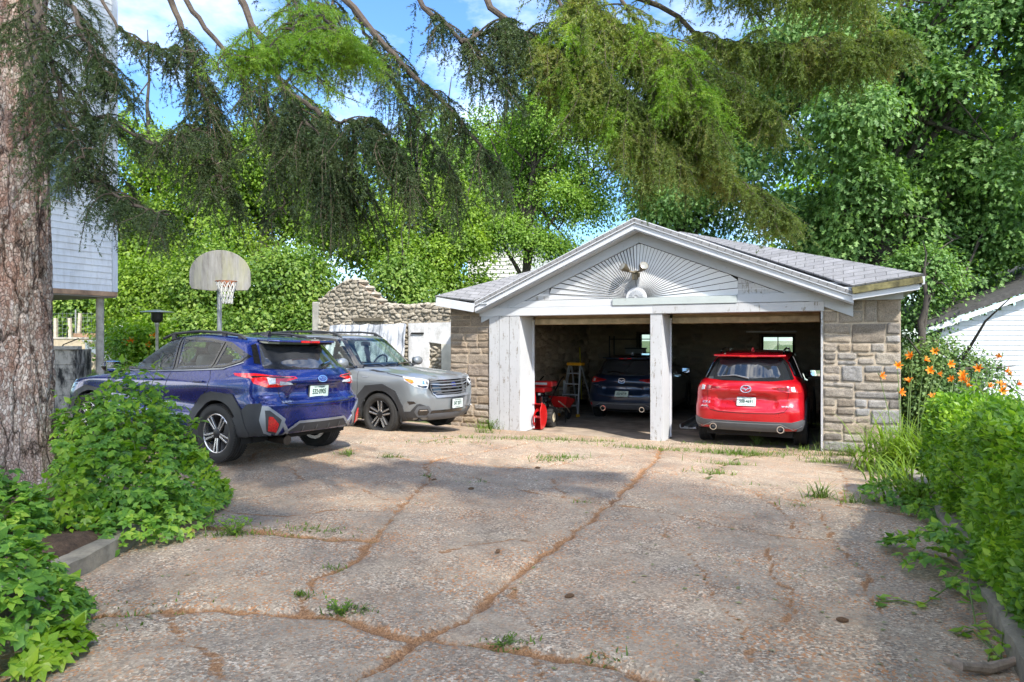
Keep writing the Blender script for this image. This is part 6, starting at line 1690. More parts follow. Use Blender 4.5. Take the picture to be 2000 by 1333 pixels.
# ------------------------------------------------------------------ leaves
def mat_leaf(name, stops, trans=.35, rough=.45, tcol=None, spec=.4, clump=1.2):
    m, n, b = base_mat(name); out = n.nodes['Material Output']; geo = N(n, 'ShaderNodeNewGeometry'); v = coords(n)
    k = mathn(n, 'ADD', mathn(n, 'MULTIPLY', geo.outputs['Random Per Island'], .45), mathn(n, 'MULTIPLY', mathn(n, 'SUBTRACT', noise(n, v, clump, 4, .65), .32), 1.5))
    c = ramp(n, k, stops); n.links.new(c, b.inputs['Base Color']); b.inputs['Roughness'].default_value = rough; b.inputs['Specular IOR Level'].default_value = spec
    t = N(n, 'ShaderNodeBsdfTranslucent'); n.links.new(mixc(n, 1.0, c, tcol or (1.35, 1.45, .55), 'MULTIPLY'), t.inputs[0])
    mx_ = N(n, 'ShaderNodeMixShader'); mx_.inputs[0].default_value = trans
    n.links.new(b.outputs[0], mx_.inputs[1]); n.links.new(t.outputs[0], mx_.inputs[2]); n.links.new(mx_.outputs[0], out.inputs['Surface']); return m
M_oak = mat_leaf('oak_leaf', [(.1, (0.052, 0.118, 0.032)), (.45, (0.118, 0.227, 0.058)), (.8, (0.237, 0.381, 0.109))], .38, .5, spec=.35, clump=.8)
M_maple = mat_leaf('maple_leaf', [(.1, (0.072, 0.138, 0.014)), (.45, (0.156, 0.264, 0.026)), (.8, (0.288, 0.408, 0.048))], .45, .5, clump=.8)
M_locust = mat_leaf('locust_leaf', [(.1, (0.069, 0.144, 0.020)), (.45, (0.150, 0.269, 0.035)), (.8, (0.263, 0.400, 0.062))], .45, .5, clump=.8)
M_thick = mat_leaf('thicket_leaf', [(.1, (0.052, 0.117, 0.018)), (.45, (0.130, 0.234, 0.033)), (.8, (0.286, 0.390, 0.078))], .42, .5, clump=1.0)
M_lime = mat_leaf('lime_leaf', [(.1, (.10, .20, .008)), (.5, (.18, .32, .012)), (.8, (.26, .40, .03))], .5)
M_hedge = mat_leaf('hedge_leaf', [(.1, (0.058, 0.145, 0.014)), (.45, (0.145, 0.290, 0.026)), (.8, (0.334, 0.493, 0.043))], .42, .42, clump=2.5)
M_creep = mat_leaf('creeper_leaf', [(.1, (0.048, 0.132, 0.022)), (.45, (0.120, 0.265, 0.036)), (.7, (0.241, 0.409, 0.048)), (.95, (0.385, 0.482, 0.060)), (1.0, (0.310, 0.224, 0.086))], .42, .45, clump=3)
M_fresh = mat_leaf('fresh_leaf', [(.1, (0.103, 0.218, 0.011)), (.5, (0.172, 0.310, 0.017)), (.85, (0.287, 0.391, 0.034))], .45, .4, clump=3)
M_shrub = mat_leaf('shrub_leaf', [(.1, (0.057, 0.114, 0.028)), (.5, (0.114, 0.199, 0.057)), (.85, (0.228, 0.304, 0.095))], .3)
M_lily = mat_leaf('lily_leaf', [(.1, (.09, .16, .014)), (.5, (.16, .26, .024)), (.85, (.27, .37, .05))], .4, .4)
M_grass = mat_leaf('grass_blade', [(.1, (.06, .12, .012)), (.5, (.11, .19, .02)), (.85, (.20, .27, .05))], .4, .5)
M_petal = mat_leaf('orange_petal', [(.1, (.70, .16, .008)), (.5, (.85, .26, .012)), (.9, (.90, .36, .03))], .35, .5, tcol=(1.2, .9, .5))
M_stem = plain('green_stem', (.10, .16, .03), .6, var=.3); M_twig = plain('brown_twig', (.085, .06, .042), .9, var=.4, scale=20)
M_bark = plain('grey_bark', (.05, .042, .034), .95, var=.5, scale=6, bmp=1, bscale=25, stretch=(1, 1, .25))
M_seed = plain('pale_seed_head', (.40, .36, .2), .8)

LEAF = (np.array([[0, 0, 0], [-.30, .42, .06], [0, .45, -.03], [.30, .42, .06], [0, 1, -.04]]), np.array([[0, 2, 1], [0, 3, 2], [1, 2, 4], [2, 3, 4]]))
SLIM = (np.array([[0, 0, 0], [-.16, .42, .04], [0, .45, -.03], [.16, .42, .04], [0, 1, -.12]]), LEAF[1])
OAKT = (np.array([[0, 0, 0], [-.12, .30, .02], [-.42, .55, .05], [-.10, .55, -.02], [-.25, .85, .0], [0, 1, -.08], [.25, .85, .0], [.10, .55, -.02], [.42, .55, .05], [.12, .30, .02]]), np.array([[0, 9, 1], [1, 9, 3], [9, 7, 3], [1, 3, 2], [9, 8, 7], [3, 7, 5], [3, 5, 4], [7, 6, 5]]))
DIAM = (np.array([[0, 0, 0], [-.36, .5, .06], [.36, .5, .06], [0, 1, -.02]]), np.array([[0, 2, 1], [1, 2, 3]]))
def unit(v): return v / np.maximum(np.linalg.norm(v, axis=-1, keepdims=True), 1e-9)
def place_leaves(tpl, C, D, Nn, size):
    """C centres, D axis, Nn rough normal, size (n,)"""
    V, Fc = tpl; Y_ = unit(D); X_ = unit(np.cross(Y_, Nn)); Z_ = np.cross(X_, Y_)
    P = C[:, None] + size[:, None, None] * (V[None, :, 0:1] * X_[:, None] + V[None, :, 1:2] * Y_[:, None] + V[None, :, 2:3] * Z_[:, None])
    n, k = len(C), len(V)
    return P.reshape(-1, 3), (Fc[None] + (np.arange(n) * k)[:, None, None]).reshape(-1, Fc.shape[1])
def join(parts):
    V = []; Fs = []; b = 0
    for v, f in parts: V.append(v); Fs.append(f + b); b += len(v)
    return np.concatenate(V), np.concatenate(Fs)
def rvec(n, r=rng):
    v = r.normal(size=(n, 3)); return unit(v)
PALM = None
def palmate(C, Nn, size, r, az=None):
    """five-leaflet leaves"""
    n = len(C); parts = []
    Z_ = unit(Nn); a = rvec(n, r) if az is None else az; X_ = unit(np.cross(a, Z_)); Y_ = np.cross(Z_, X_)
    for k, ang in enumerate((-1.75, -.85, 0, .85, 1.75)):
        d = X_ * math.sin(ang) + Y_ * math.cos(ang) - Z_ * r.uniform(.05, .35, (n, 1))
        s = size * (1.0 if k in (1, 2, 3) else .72)
        parts.append(place_leaves(LEAF, C, d, Z_ + .25 * rvec(n, r), s))
    return join(parts)

# ------------------------------------------------------------------ hedge on the right
def sq_xy(S, Q): return S * GE.x + Q * GB.x, S * GE.y + Q * GB.y
def hedge():
    r = np.random.default_rng(21)
    e = empty('hedge', (*sq_xy(1.5, 5.0), 0), 0, 'long leafy green privet hedge hanging over the kerb along the right of the drive', 'hedge')
    loc = np.array(e.location)
    n = 64000; Q = r.uniform(1.2, 7.7, n); U = r.random(n)
    top_h = lambda q: 1.02 + .10 * np.sin(q * 1.7) + .22 * (fbm(q * 1.3, q * 0, 3, 3) - .5)
    # cross-section: rounded box from s=1.15 to 3.4
    P = np.zeros((n, 3)); face = r.random(n)
    ztop = top_h(Q)
    side = face < .50
    hh = r.random(n) ** .8
    s_face = .98 - .20 * np.sin(hh * 2.8 + .25) + .40 * (fbm(Q * 1.9, hh * 2.2, 3, 5) - .5)
    S = np.where(side, s_face, s_face + r.random(n) * 2.2); Zz = np.where(side, hh * ztop + .02, ztop + .16 * (fbm(S * 2.4, Q * 2.4, 3, 9) - .5))
    dpt = r.exponential(.07, n); S = np.where(side, S + dpt, S); Zz = np.where(side, Zz, Zz - dpt)
    # far end face
    endf = r.random(n) < .07; Q = np.where(endf, 7.7 + r.normal(0, .08, n), Q); S = np.where(endf, 1.05 + r.random(n) * 2, S); Zz = np.where(endf, r.random(n) * ztop, Zz)
    x, y = sq_xy(S, Q); g = ground_z(x, y)
    C = np.stack([x, y, g + Zz], -1)
    outn = np.where(side[:, None], np.array([-GE.x, -GE.y, .55]), np.array([0, 0, 1.0]))
    D = outn * .5 + rvec(n, r) * .9; Nn = outn + rvec(n, r) * .7 + np.array([0, 0, .4])
    v, f = place_leaves(LEAF, C - loc, D, Nn, r.uniform(.035, .065, n)); np_mesh('foliage', v, f, M_hedge, e, smooth=True)
    # fresh longer shoots standing proud
    ns = 460; parts = []; st = MB()
    Qs = r.uniform(1.4, 7.7, ns); Ss = 1.0 + r.random(ns) * 1.9; x, y = sq_xy(Ss, Qs); zz = ground_z(x, y) + top_h(Qs) - .05
    for i in range(ns):
        L = r.uniform(.08, .24); d = Vector((r.normal() * .35 - .2 * GE.x, r.normal() * .35, 1)).normalized(); p = Vector((x[i], y[i], zz[i])) - e.location
        if r.random() < .35: p = p + Vector((-GE.x * .2, -GE.y * .2, -r.random() * .6)); d = Vector((-GE.x * .8 + r.normal() * .3, -GE.y * .8 + r.normal() * .3, .5)).normalized()
        st.tube([p, p + d * L], [.003, .0015], 4, False)
        k = int(L / .022); t = np.linspace(.1, 1, k)
        C = np.array(p)[None] + np.array(d)[None] * (t * L)[:, None]
        parts.append(place_leaves(LEAF, C, rvec(k, r) * .8 + np.array(d) * .6, np.array([0, 0, 1.0]) + rvec(k, r) * .4, r.uniform(.04, .065, k)))
    v, f = join(parts); np_mesh('new_shoots', v, f, M_fresh, e, smooth=True)
    tw = st
    for i in range(150):
        q = r.uniform(1.3, 7.5); s0 = 1.45 + r.random() * 1.2; x, y = sq_xy(s0, q); p = Vector((x, y, float(ground_z(x, y)))) - e.location
        x2, y2 = sq_xy(s0 - .25 + r.normal() * .2, q + r.normal() * .2); tw.tube([p, Vector((x2, y2, .9)) - e.location], [.014, .004], 5, False)
    tw.build('branches', M_twig, e)
hedge()
# bindweed trailing out of the hedge onto the drive
def trailing(name, label, cat, pts, leaf, r, mat, n, group=None, up=.02):
    P = [gp(px, py, dz) for px, py, dz in pts]; e = empty(name, P[0], 0, label, cat, group)
    Q = [p - P[0] for p in P]; st = MB(); st.tube(Q, [.004] * len(Q), 5, False); st.build('stem', M_stem, e)
    C = []
    for i in range(n):
        t = (i + .5) / n * (len(Q) - 1); k = min(int(t), len(Q) - 2); C.append(Q[k] + (Q[k + 1] - Q[k]) * (t - k))
    C = np.array(C) + r.normal(0, .012, (n, 3)) + np.array([0, 0, .015])
    D = rvec(n, r) * np.array([1, 1, .25]) + np.array([0, 0, .15]); v, f = place_leaves((LEAF[0] * np.array([1.35, 1, 1]), LEAF[1]), C, D, np.array([0, 0, 1.0]) + rvec(n, r) * .35, r.uniform(*leaf, n)); np_mesh('leaves', v, f, mat, e)
r_ = np.random.default_rng(5)
trailing('trailing_vine', 'long trailing vine with heart shaped leaves reaching out from the hedge over the drive', 'vine', [(1905, 1100, .25), (1885, 1140, .12), (1850, 1165, .05), (1800, 1190, .02), (1760, 1180, .02), (1715, 1182, .02)], (.06, .10), r_, M_creep, 16)
trailing('trailing_vine', 'short vine hanging down the kerb below the hedge in the near right corner', 'vine', [(1895, 1130, .3), (1893, 1190, .12), (1905, 1230, .03), (1935, 1270, .02), (1930, 1300, .02)], (.05, .09), r_, M_creep, 14)
trailing('trailing_vine', 'low leafy vine creeping round the dry branch at the near right corner', 'vine', [(1990, 1215, .3), (1960, 1260, .1), (1955, 1300, .03), (1900, 1240, .02), (1870, 1250, .02)], (.045, .075), r_, M_fresh, 18)

# ------------------------------------------------------------------ creeper and saplings on the left
def mound(name, label, cat, centre, rad, n, size, seed, mats, parts_extra=None, zmax=1.0, palm=.6, cut=None):
    r = np.random.default_rng(seed); e = empty(name, centre, 0, label, cat); c0 = np.array(centre)
    a = r.uniform(0, 2 * np.pi, n * 2); rr = np.sqrt(r.random(n * 2)); x = c0[0] + rad[0] * rr * np.cos(a); y = c0[1] + rad[1] * rr * np.sin(a)
    if cut is not None:
        k = cut(x, y); x, y, rr = x[k], y[k], rr[k]
    x, y, rr = x[:n], y[:n], rr[:n]; n = len(x)
    prof = (1 - rr ** 2.2) * zmax * (.05 + 1.9 * fbm(x * 2.6, y * 2.6, 4, seed))
    g = np.maximum(ground_z(x, y) + .02, 0) + .10 * smooth01((-2.9 - x) / .2)
    z = g + prof * (1 - r.exponential(.22, n).clip(0, .95) + .25 * (r.random(n) < .08)) + .03
    C = np.stack([x, y, z], -1) - c0
    out = np.stack([(x - c0[0]) / rad[0], (y - c0[1]) / rad[1], np.full(n, .7)], -1); out = unit(out)
    Nn = out * .8 + np.array([0, -.25, .75]) + rvec(n, r) * .55
    isp = r.random(n) < palm; sz = r.uniform(*size, n)
    v, f = palmate(C[isp], Nn[isp], sz[isp], r); np_mesh('creeper_leaves', v, f, mats[0], e, smooth=True)
    q = ~isp; D = out[q] * .6 + rvec(q.sum(), r) * .8 + np.array([0, 0, .1])
    v, f = place_leaves(LEAF, C[q], D, Nn[q], sz[q] * 1.15); np_mesh('broad_leaves', v, f, mats[1], e, smooth=True)
    return e, r
bush_e, rb_ = mound('creeper_bush', 'large mound of green creeper and saplings between the spruce trunk and the blue car', 'bush', (-3.5, 5.95, .05), (.95, 1.1), 3900, (.038, .075), 31, (M_creep, M_fresh), zmax=.74, cut=lambda x, y: (x > -.672 * y) & ~((y > 6.6) & (x > -2.9)) & (np.hypot(x + 4.33, y - 5.9) > .36))
# arching saplings out of the bush
parts = []; st = MB(); c0 = np.array(bush_e.location)
for px, py, d, px0 in ((222, 765, 6.3, 240), (245, 690, 6.2, 270), (320, 690, 6.3, 250), (150, 765, 6.1, 160), (310, 850, 6.4, 300), (270, 800, 6.0, 270), (395, 815, 6.5, 330), (130, 860, 5.9, 140), (345, 870, 6.1, 330), (190, 800, 6.0, 200), (360, 790, 6.3, 330), (120, 800, 5.9, 150), (280, 740, 6.2, 290), (400, 880, 6.0, 360), (200, 850, 5.6, 210), (260, 860, 5.5, 270)):
    tip = np.array(at(px, py, d)); base = np.array(at(px0, 940, d)); base[2] = .35
    mid = (tip + base) / 2 + np.array([0, 0, .12]); t = np.linspace(0, 1, 14)[:, None]
    path = (1 - t) ** 2 * base + 2 * t * (1 - t) * mid + t ** 2 * tip
    MB().tube([Vector(p - c0) for p in path], list(np.linspace(.006, .002, 14)), 5, False).build('stem', M_stem, bush_e)
    k = 22; tt = rb_.uniform(.25, 1, k); idx = (tt * 13).astype(int); C = path[idx] + rb_.normal(0, .01, (k, 3)) - c0
    D = rvec(k, rb_) * np.array([1, 1, .3]) + np.array([0, -.1, -.25]); parts.append(place_leaves(SLIM if py < 780 else LEAF, C, D, np.array([0, 0, 1.0]) + rvec(k, rb_) * .4, rb_.uniform(.07, .13, k)))
v, f = join(parts); np_mesh('sapling_leaves', v, f, M_fresh, bush_e, smooth=True)
# lower skirt spilling to the kerb
mound('creeper_patch', 'creeper spilling over the end of the left kerb onto the drive', 'bush', (-2.78, 5.25, .0), (.42, .55), 560, (.045, .08), 33, (M_creep, M_creep), zmax=.34)
mound('creeper_patch', 'bright yellow green creeper at the foot of the spruce trunk', 'bush', (-3.32, 5.05, .1), (.34, .42), 360, (.04, .07), 35, (M_fresh, M_fresh), zmax=.55, palm=.3)
mound('creeper_bush', 'big leaved creeper covering the kerb in the near left corner', 'bush', (-2.56, 3.15, .02), (.42, .75), 1050, (.045, .085), 37, (M_creep, M_creep), zmax=.5, palm=.85)
mound('creeper_patch', 'dark creeper climbing the base of the spruce trunk at the left edge', 'bush', (-3.45, 4.45, .05), (.36, .5), 460, (.05, .085), 39, (M_creep, M_creep), zmax=.55, palm=.8)
mound('creeper_patch', 'low ivy and weeds along the kerb under the far half of the hedge', 'bush', (3.55, 5.95, .0), (.28, .9), 380, (.04, .065), 43, (M_creep, M_hedge), zmax=.22)
mound('creeper_patch', 'low ivy and weeds along the kerb under the near half of the hedge', 'bush', (2.75, 4.15, .0), (.25, .8), 300, (.045, .075), 44, (M_creep, M_hedge), zmax=.22)
mound('creeper_patch', 'small runner of yellow green creeper on the drive at the near left', 'bush', (-2.13, 3.18, .0), (.10, .22), 60, (.055, .08), 41, (M_fresh, M_fresh), zmax=.10, palm=.9)

# ------------------------------------------------------------------ day lilies
def ribbons(base, dirs, lens_, width, droop, r, nseg=7):
    """arching strap leaves"""
    n = len(base); t = np.linspace(0, 1, nseg + 1); az = dirs[:, :2]; az = unit(np.concatenate([az, np.zeros((n, 1))], 1)); side = np.stack([-az[:, 1], az[:, 0], np.zeros(n)], 1)
    V = []
    for i, q in enumerate(t):
        ang = dirs[:, 3] - droop * q ** 1.3           # elevation falls along the leaf
        if i == 0: P = base.copy()
        else: P = P + (az * np.cos(ang)[:, None] + np.array([0, 0, 1.0]) * np.sin(ang)[:, None]) * (lens_ / nseg)[:, None]
        w = width * (1 - q ** 2 * .95)
        V += [P - side * w[:, None] / 2, P + side * w[:, None] / 2]
    V = np.stack(V, 1); m = V.shape[1]; fs = np.array([[2 * i, 2 * i + 1, 2 * i + 3, 2 * i + 2] for i in range(nseg)])
    return V.reshape(-1, 3), (fs[None] + (np.arange(n) * m)[:, None, None]).reshape(-1, 4)
def lily_flower(parent, p, d, size, r, mat):
    d = np.array(d) / np.linalg.norm(d); a = np.cross(d, [0, 0, 1.0]); a /= np.linalg.norm(a) + 1e-9; b = np.cross(d, a); V = []; Fs = []
    for k in range(6):
        t = k * math.pi / 3 + r.normal() * .08; o = a * math.cos(t) + b * math.sin(t); s = -a * math.sin(t) + b * math.cos(t); w = .17 if k % 2 else .23
        pr = [(0, .0, .05), (.35, .16, w * .8), (.70, .42, w), (.88, .70, w * .7), (.86, .92, .02)]
        bse = len(V)
        for al, ra, ww in pr:
            q = p + size * (d * al + o * ra); V += [q - s * ww * size, q + s * ww * size]
        Fs += [(bse + 2 * i, bse + 2 * i + 1, bse + 2 * i + 3, bse + 2 * i + 2) for i in range(len(pr) - 1)]
    return np_mesh('flower', np.array(V), np.array(Fs), mat, parent, smooth=True)
def lilies(label, px, py, spread, nleaf, flowers, seed, hl=(.7, 1.2)):
    r = np.random.default_rng(seed); p = gp(px, py); e = empty('day_lily', p, 0, label, 'flowers', 'day lily clumps beside the garage')
    base = np.stack([r.normal(0, spread[0], nleaf), r.normal(0, spread[1], nleaf), np.zeros(nleaf)], 1)
    az = r.uniform(0, 2 * np.pi, nleaf); el = r.uniform(1.15, 1.55, nleaf)
    dirs = np.stack([np.cos(az), np.sin(az), az * 0, el], 1)
    v, f = ribbons(base, dirs, r.uniform(*hl, nleaf), r.uniform(.018, .03, nleaf), r.uniform(.8, 2.3, nleaf), r); np_mesh('leaves', v, f, M_lily, e, smooth=True)
    st = MB()
    for fx_, fy_, dd in flowers:
        q = at(fx_, fy_, p.y + dd) - e.location; b0 = Vector((q.x * .45 + r.normal() * .06, q.y * .5 + r.normal() * .05, 0)); mid = Vector((b0.x * .6 + q.x * .4, b0.y * .6 + q.y * .4, q.z * .62))
        st.tube([b0, mid, q], [.007, .006, .004], 6, False)
        d = np.array([r.normal() * .7 - .1, -.6 + r.normal() * .5, .45 + r.normal() * .25])
        lily_flower(e, np.array(q), d, r.uniform(.06, .08), r, M_petal)
        for k in range(2):
            u = Vector((r.normal() * .5, r.normal() * .5, .8)).normalized(); st.tube([q, q + u * .05, q + u * .085], [.004, .008, .002], 6, False)
    st.build('stems', M_stem, e)
lilies('day lily clump with tall orange flowers against the right stone pier', 1765, 925, (.24, .25), 300, [(1718, 735, .2), (1752, 716, .1), (1755, 768, .1), (1776, 748, .1), (1782, 697, .2), (1805, 705, .1), (1826, 688, .1), (1816, 726, .0), (1830, 730, -.1), (1852, 712, -.1), (1820, 778, 0)], 61)
lilies('day lily clump with orange flowers standing between the pier and the hedge', 1845, 935, (.3, .3), 260, [(1880, 735, .3), (1885, 743, .2), (1894, 748, .1), (1888, 757, .0), (1862, 742, .2), (1912, 721, .3), (1957, 698, .4), (1930, 757, .3), (1952, 756, .2), (1962, 726, .4), (1976, 735, .3), (1985, 752, .2), (1840, 797, 0), (1956, 765, .1)], 62)
lilies('small leafy day lily tuft without flowers at the edge of the drive', 1745, 945, (.12, .12), 60, [], 63, (.3, .6))
lilies('yellowing day lily tuft without flowers tucked under the near end of the hedge row', 1790, 985, (.12, .15), 46, [], 64, (.3, .55))

# ------------------------------------------------------------------ grass and weeds in the joints (nobody could count them)
r = np.random.default_rng(77); B = []; Dd = []; Ls = []; Ws = []
TUFTS = [(960, 838, .12, 60, .22), (945, 845, .08, 30, .14), (1110, 861, .22, 90, .07), (1020, 858, .28, 90, .05), (1180, 862, .10, 30, .06), (1270, 878, .30, 130, .07), (1448, 888, .30, 260, .10), (1420, 905, .14, 60, .07), (1395, 925, .10, 40, .06), (1345, 878, .15, 30, .04), (1100, 893, .15, 60, .06), (1080, 898, .1, 30, .06), (870, 862, .35, 70, .04), (915, 855, .22, 60, .06), (1625, 905, .16, 90, .10), (1600, 968, .05, 34, .14), (1668, 978, .05, 22, .09), (1720, 978, .04, 16, .08), (1560, 880, .15, 40, .08), (1640, 890, .15, 70, .16), (1500, 868, .12, 30, .08), (1380, 868, .25, 40, .06), (680, 890, .05, 20, .09), (765, 895, .06, 26, .06), (600, 1045, .14, 60, .05), (540, 1040, .2, 50, .05), (450, 1050, .10, 40, .10), (675, 1190, .05, 40, .07), (600, 1160, .03, 16, .07), (655, 1112, .03, 12, .06), (985, 1252, .06, 40, .05), (1165, 1280, .03, 16, .05), (1195, 1290, .02, 10, .05), (240, 1195, .22, 40, .05), (1560, 985, .05, 10, .05), (835, 930, .02, 10, .05), (1480, 948, .1, 10, .03), (920, 940, .06, 12, .03), (1140, 980, .05, 10, .03)]
for px, py, sp_, n, h in TUFTS:
    n = int(n * 2.2); sp_ *= 1.4; h *= .62 if py > 1000 else 1
    p = gp(px, py); c = np.stack([p.x + r.normal(0, sp_, n), p.y + r.normal(0, sp_ * .35, n)], 1)
    B.append(np.stack([c[:, 0], c[:, 1], np.array([drive_z(a, b) for a, b in c]) - .005], 1)); az = r.uniform(0, 2 * np.pi, n)
    Dd.append(np.stack([np.cos(az), np.sin(az), az * 0, r.uniform(.6, 1.5, n)], 1)); Ls.append(r.uniform(.6, 1.5, n) * h * 1.35); Ws.append(r.uniform(.006, .011, n))
v, f = ribbons(np.concatenate(B), np.concatenate(Dd), np.concatenate(Ls), np.concatenate(Ws), r.uniform(.4, 1.6, sum(map(len, B))), r, 3)
gr = np_mesh('joint_grass', v, f, M_grass); tag(gr, 'short green grass and moss sprouting along the cracks of the drive', 'grass'); gr['kind'] = 'stuff'
# larger weeds that stand on their own
def weed(label, px, py, h, n, seed, mat, spread=.5, leafs=(.025, .05), seedy=False):
    r = np.random.default_rng(seed); p = gp(px, py); p.z = drive_z(p.x, p.y) - .01; e = empty('weed', p, 0, label, 'weed', 'weeds growing on the drive'); st = MB(); parts = []
    for i in range(n):
        a = r.uniform(0, 2 * math.pi); tp = Vector((math.cos(a) * spread * h * r.uniform(.2, 1), math.sin(a) * spread * h * r.uniform(.2, .8), h * r.uniform(.6, 1))); md = tp * .5 + Vector((0, 0, h * .12))
        st.tube([(0, 0, 0), md, tp], [.004, .003, .0015], 5, False); k = max(4, int(h / .025)); t = np.linspace(.15, 1, k)[:, None]
        C = 2 * t * (1 - t) * np.array(md) + t ** 2 * np.array(tp)
        parts.append(place_leaves(LEAF, C, rvec(k, r) * np.array([1, 1, .4]) + np.array([0, 0, .2]), np.array([0, 0, 1.0]) + rvec(k, r) * .4, r.uniform(*leafs, k)))
    v, f = join(parts); np_mesh('leaves', v, f, mat, e); st.build('stems', M_stem, e)
weed('spindly pale weed with many stems behind the red car', 1478, 868, .34, 14, 1, M_seed if False else M_grass, 1.1, (.015, .03))
weed('leafy green weed at the foot of the left stone pier beside the boarded jamb', 958, 842, .30, 14, 2, M_grass, .6)
weed('single leaning weed stalk beside the right door jamb', 1597, 872, .32, 2, 3, M_grass, .6, (.012, .02))
weed('broad leaved weed at the foot of the right stone pier', 1668, 892, .22, 10, 4, M_fresh, .7)
weed('small bushy weed standing alone on the right of the drive', 1600, 968, .16, 10, 5, M_grass, .5, (.012, .022))
weed('small weed by the joint crossing in the near foreground', 668, 1192, .10, 12, 6, M_fresh, 1.2, (.018, .032))
weed('flat weed right of the joint crossing near the bottom of the drive', 985, 1250, .05, 12, 7, M_grass, 2.2, (.015, .026))
weed('weed sprouting beside the right rear wheel track of the blue car', 682, 893, .10, 8, 8, M_fresh, .9, (.018, .03))
weed('leafy weeds at the end of the left kerb by the creeper', 455, 1052, .16, 14, 9, M_fresh, 1.2, (.03, .05))

# fallen needles and leaves
r = np.random.default_rng(91); cs_ = []
for (pts, w, g), (pp_, wq, gg) in zip(CRACKS, crack_paths):
    P = np.array(pp_); seg = np.hypot(*(P[1:] - P[:-1]).T); L = seg.sum(); n = int(min(L, 9) * 260 * (w / .04))
    cum = np.concatenate([[0], np.cumsum(seg)]); t = r.random(n) * L; S = np.interp(t, cum, P[:, 0]) + r.normal(0, w * 1.3, n); Q = np.interp(t, cum, P[:, 1]) + r.normal(0, w * 1.3, n); cs_.append(np.stack([S, Q], 1))
n = 7000; cs_.append(np.stack([r.uniform(-5, .7, n), r.uniform(.8, 6.5, n)], 1))
SQ = np.concatenate(cs_); x, y = sq_xy(SQ[:, 0], SQ[:, 1]); k = (y > 1.5) & (y < 11); x, y = x[k], y[k]; n = len(x)
z = np.array([drive_z(a, b) for a, b in zip(x, y)]) + .004
a = r.uniform(0, np.pi, n); L = r.uniform(.008, .018, n); W = .0012 + y * .00025
d = np.stack([np.cos(a), np.sin(a), r.normal(0, .12, n)], 1); s = np.stack([-np.sin(a), np.cos(a), np.zeros(n)], 1); C = np.stack([x, y, z], 1)
V = np.stack([C - d * L[:, None] / 2 - s * W[:, None], C - d * L[:, None] / 2 + s * W[:, None], C + d * L[:, None] / 2], 1).reshape(-1, 3)
M_needle = mat_leaf('fallen_needle', [(.1, (.10, .05, .02)), (.5, (.25, .12, .05)), (.85, (.38, .23, .12))], .05, .8, tcol=(1, 1, 1))
o = np_mesh('fallen_needles', V, np.arange(3 * n).reshape(-1, 3), M_needle); tag(o, 'fallen brown spruce needles scattered over the drive and its joints', 'needles'); o['kind'] = 'stuff'
n = 260; S = r.uniform(-4.3, .7, n); S = np.where(r.random(n) < .5, r.uniform(-1.2, .75, n), S); Q = r.uniform(1.3, 7.5, n); x, y = sq_xy(S, Q); z = np.array([drive_z(a, b) for a, b in zip(x, y)]) + .006
v, f = place_leaves(LEAF, np.stack([x, y, z], 1), rvec(n, r) * np.array([1, 1, .1]), np.array([0, 0, 1.0]) + rvec(n, r) * .2, r.uniform(.018, .045, n))
o = np_mesh('fallen_leaves', v, f, mat_leaf('fallen_leaf', [(.1, (.10, .12, .03)), (.45, (.22, .22, .09)), (.7, (.32, .28, .18)), (.9, (.22, .13, .06))], .1, .7)); tag(o, 'small fallen leaves and petals scattered on the concrete', 'leaves'); o['kind'] = 'stuff'
# ------------------------------------------------------------------ trees
def crown(e, blobs, ncl, nper, size, mat, seed, spread=.42, flat=.45, gaps=.35, shell=.33, tpl=DIAM, name='crown', droop=.15):
    r = np.random.default_rng(seed); B = np.array(blobs, float); w = (B[:, 3] * B[:, 4] * B[:, 5]) ** (2 / 3); w /= w.sum()
    i = r.choice(len(B), ncl * 2, p=w); d = rvec(ncl * 2, r); rad = r.random(ncl * 2) ** shell
    C = B[i, :3] + d * rad[:, None] * B[i, 3:6]
    keep = fbm(C[:, 0] * .9 + C[:, 2] * .7, C[:, 1] * .9 + C[:, 2] * 1.1, 3, seed) > gaps; C, d = C[keep][:ncl], d[keep][:ncl]; n = len(C)
    out = unit(d * .8 + np.array([0, 0, .55])); loc = np.array(e.location)
    Ci = np.repeat(C, nper, 0); Oi = np.repeat(out, nper, 0); m = len(Ci)
    off = r.normal(0, 1, (m, 3)) * spread * r.uniform(.6, 1.2, (m, 1)); off -= Oi * (off * Oi).sum(1, keepdims=True) * (1 - flat)
    off[:, 2] -= droop * (off[:, 0] ** 2 + off[:, 1] ** 2) / max(spread, .1)
    D = unit(off) * .7 + rvec(m, r) * .6 + np.array([0, 0, -.25]); Nn = Oi + rvec(m, r) * .55 + np.array([0, 0, .35])
    v, f = place_leaves(tpl, Ci + off - loc, D, Nn, r.uniform(*size, m)); np_mesh(name, v, f, mat, e); return C
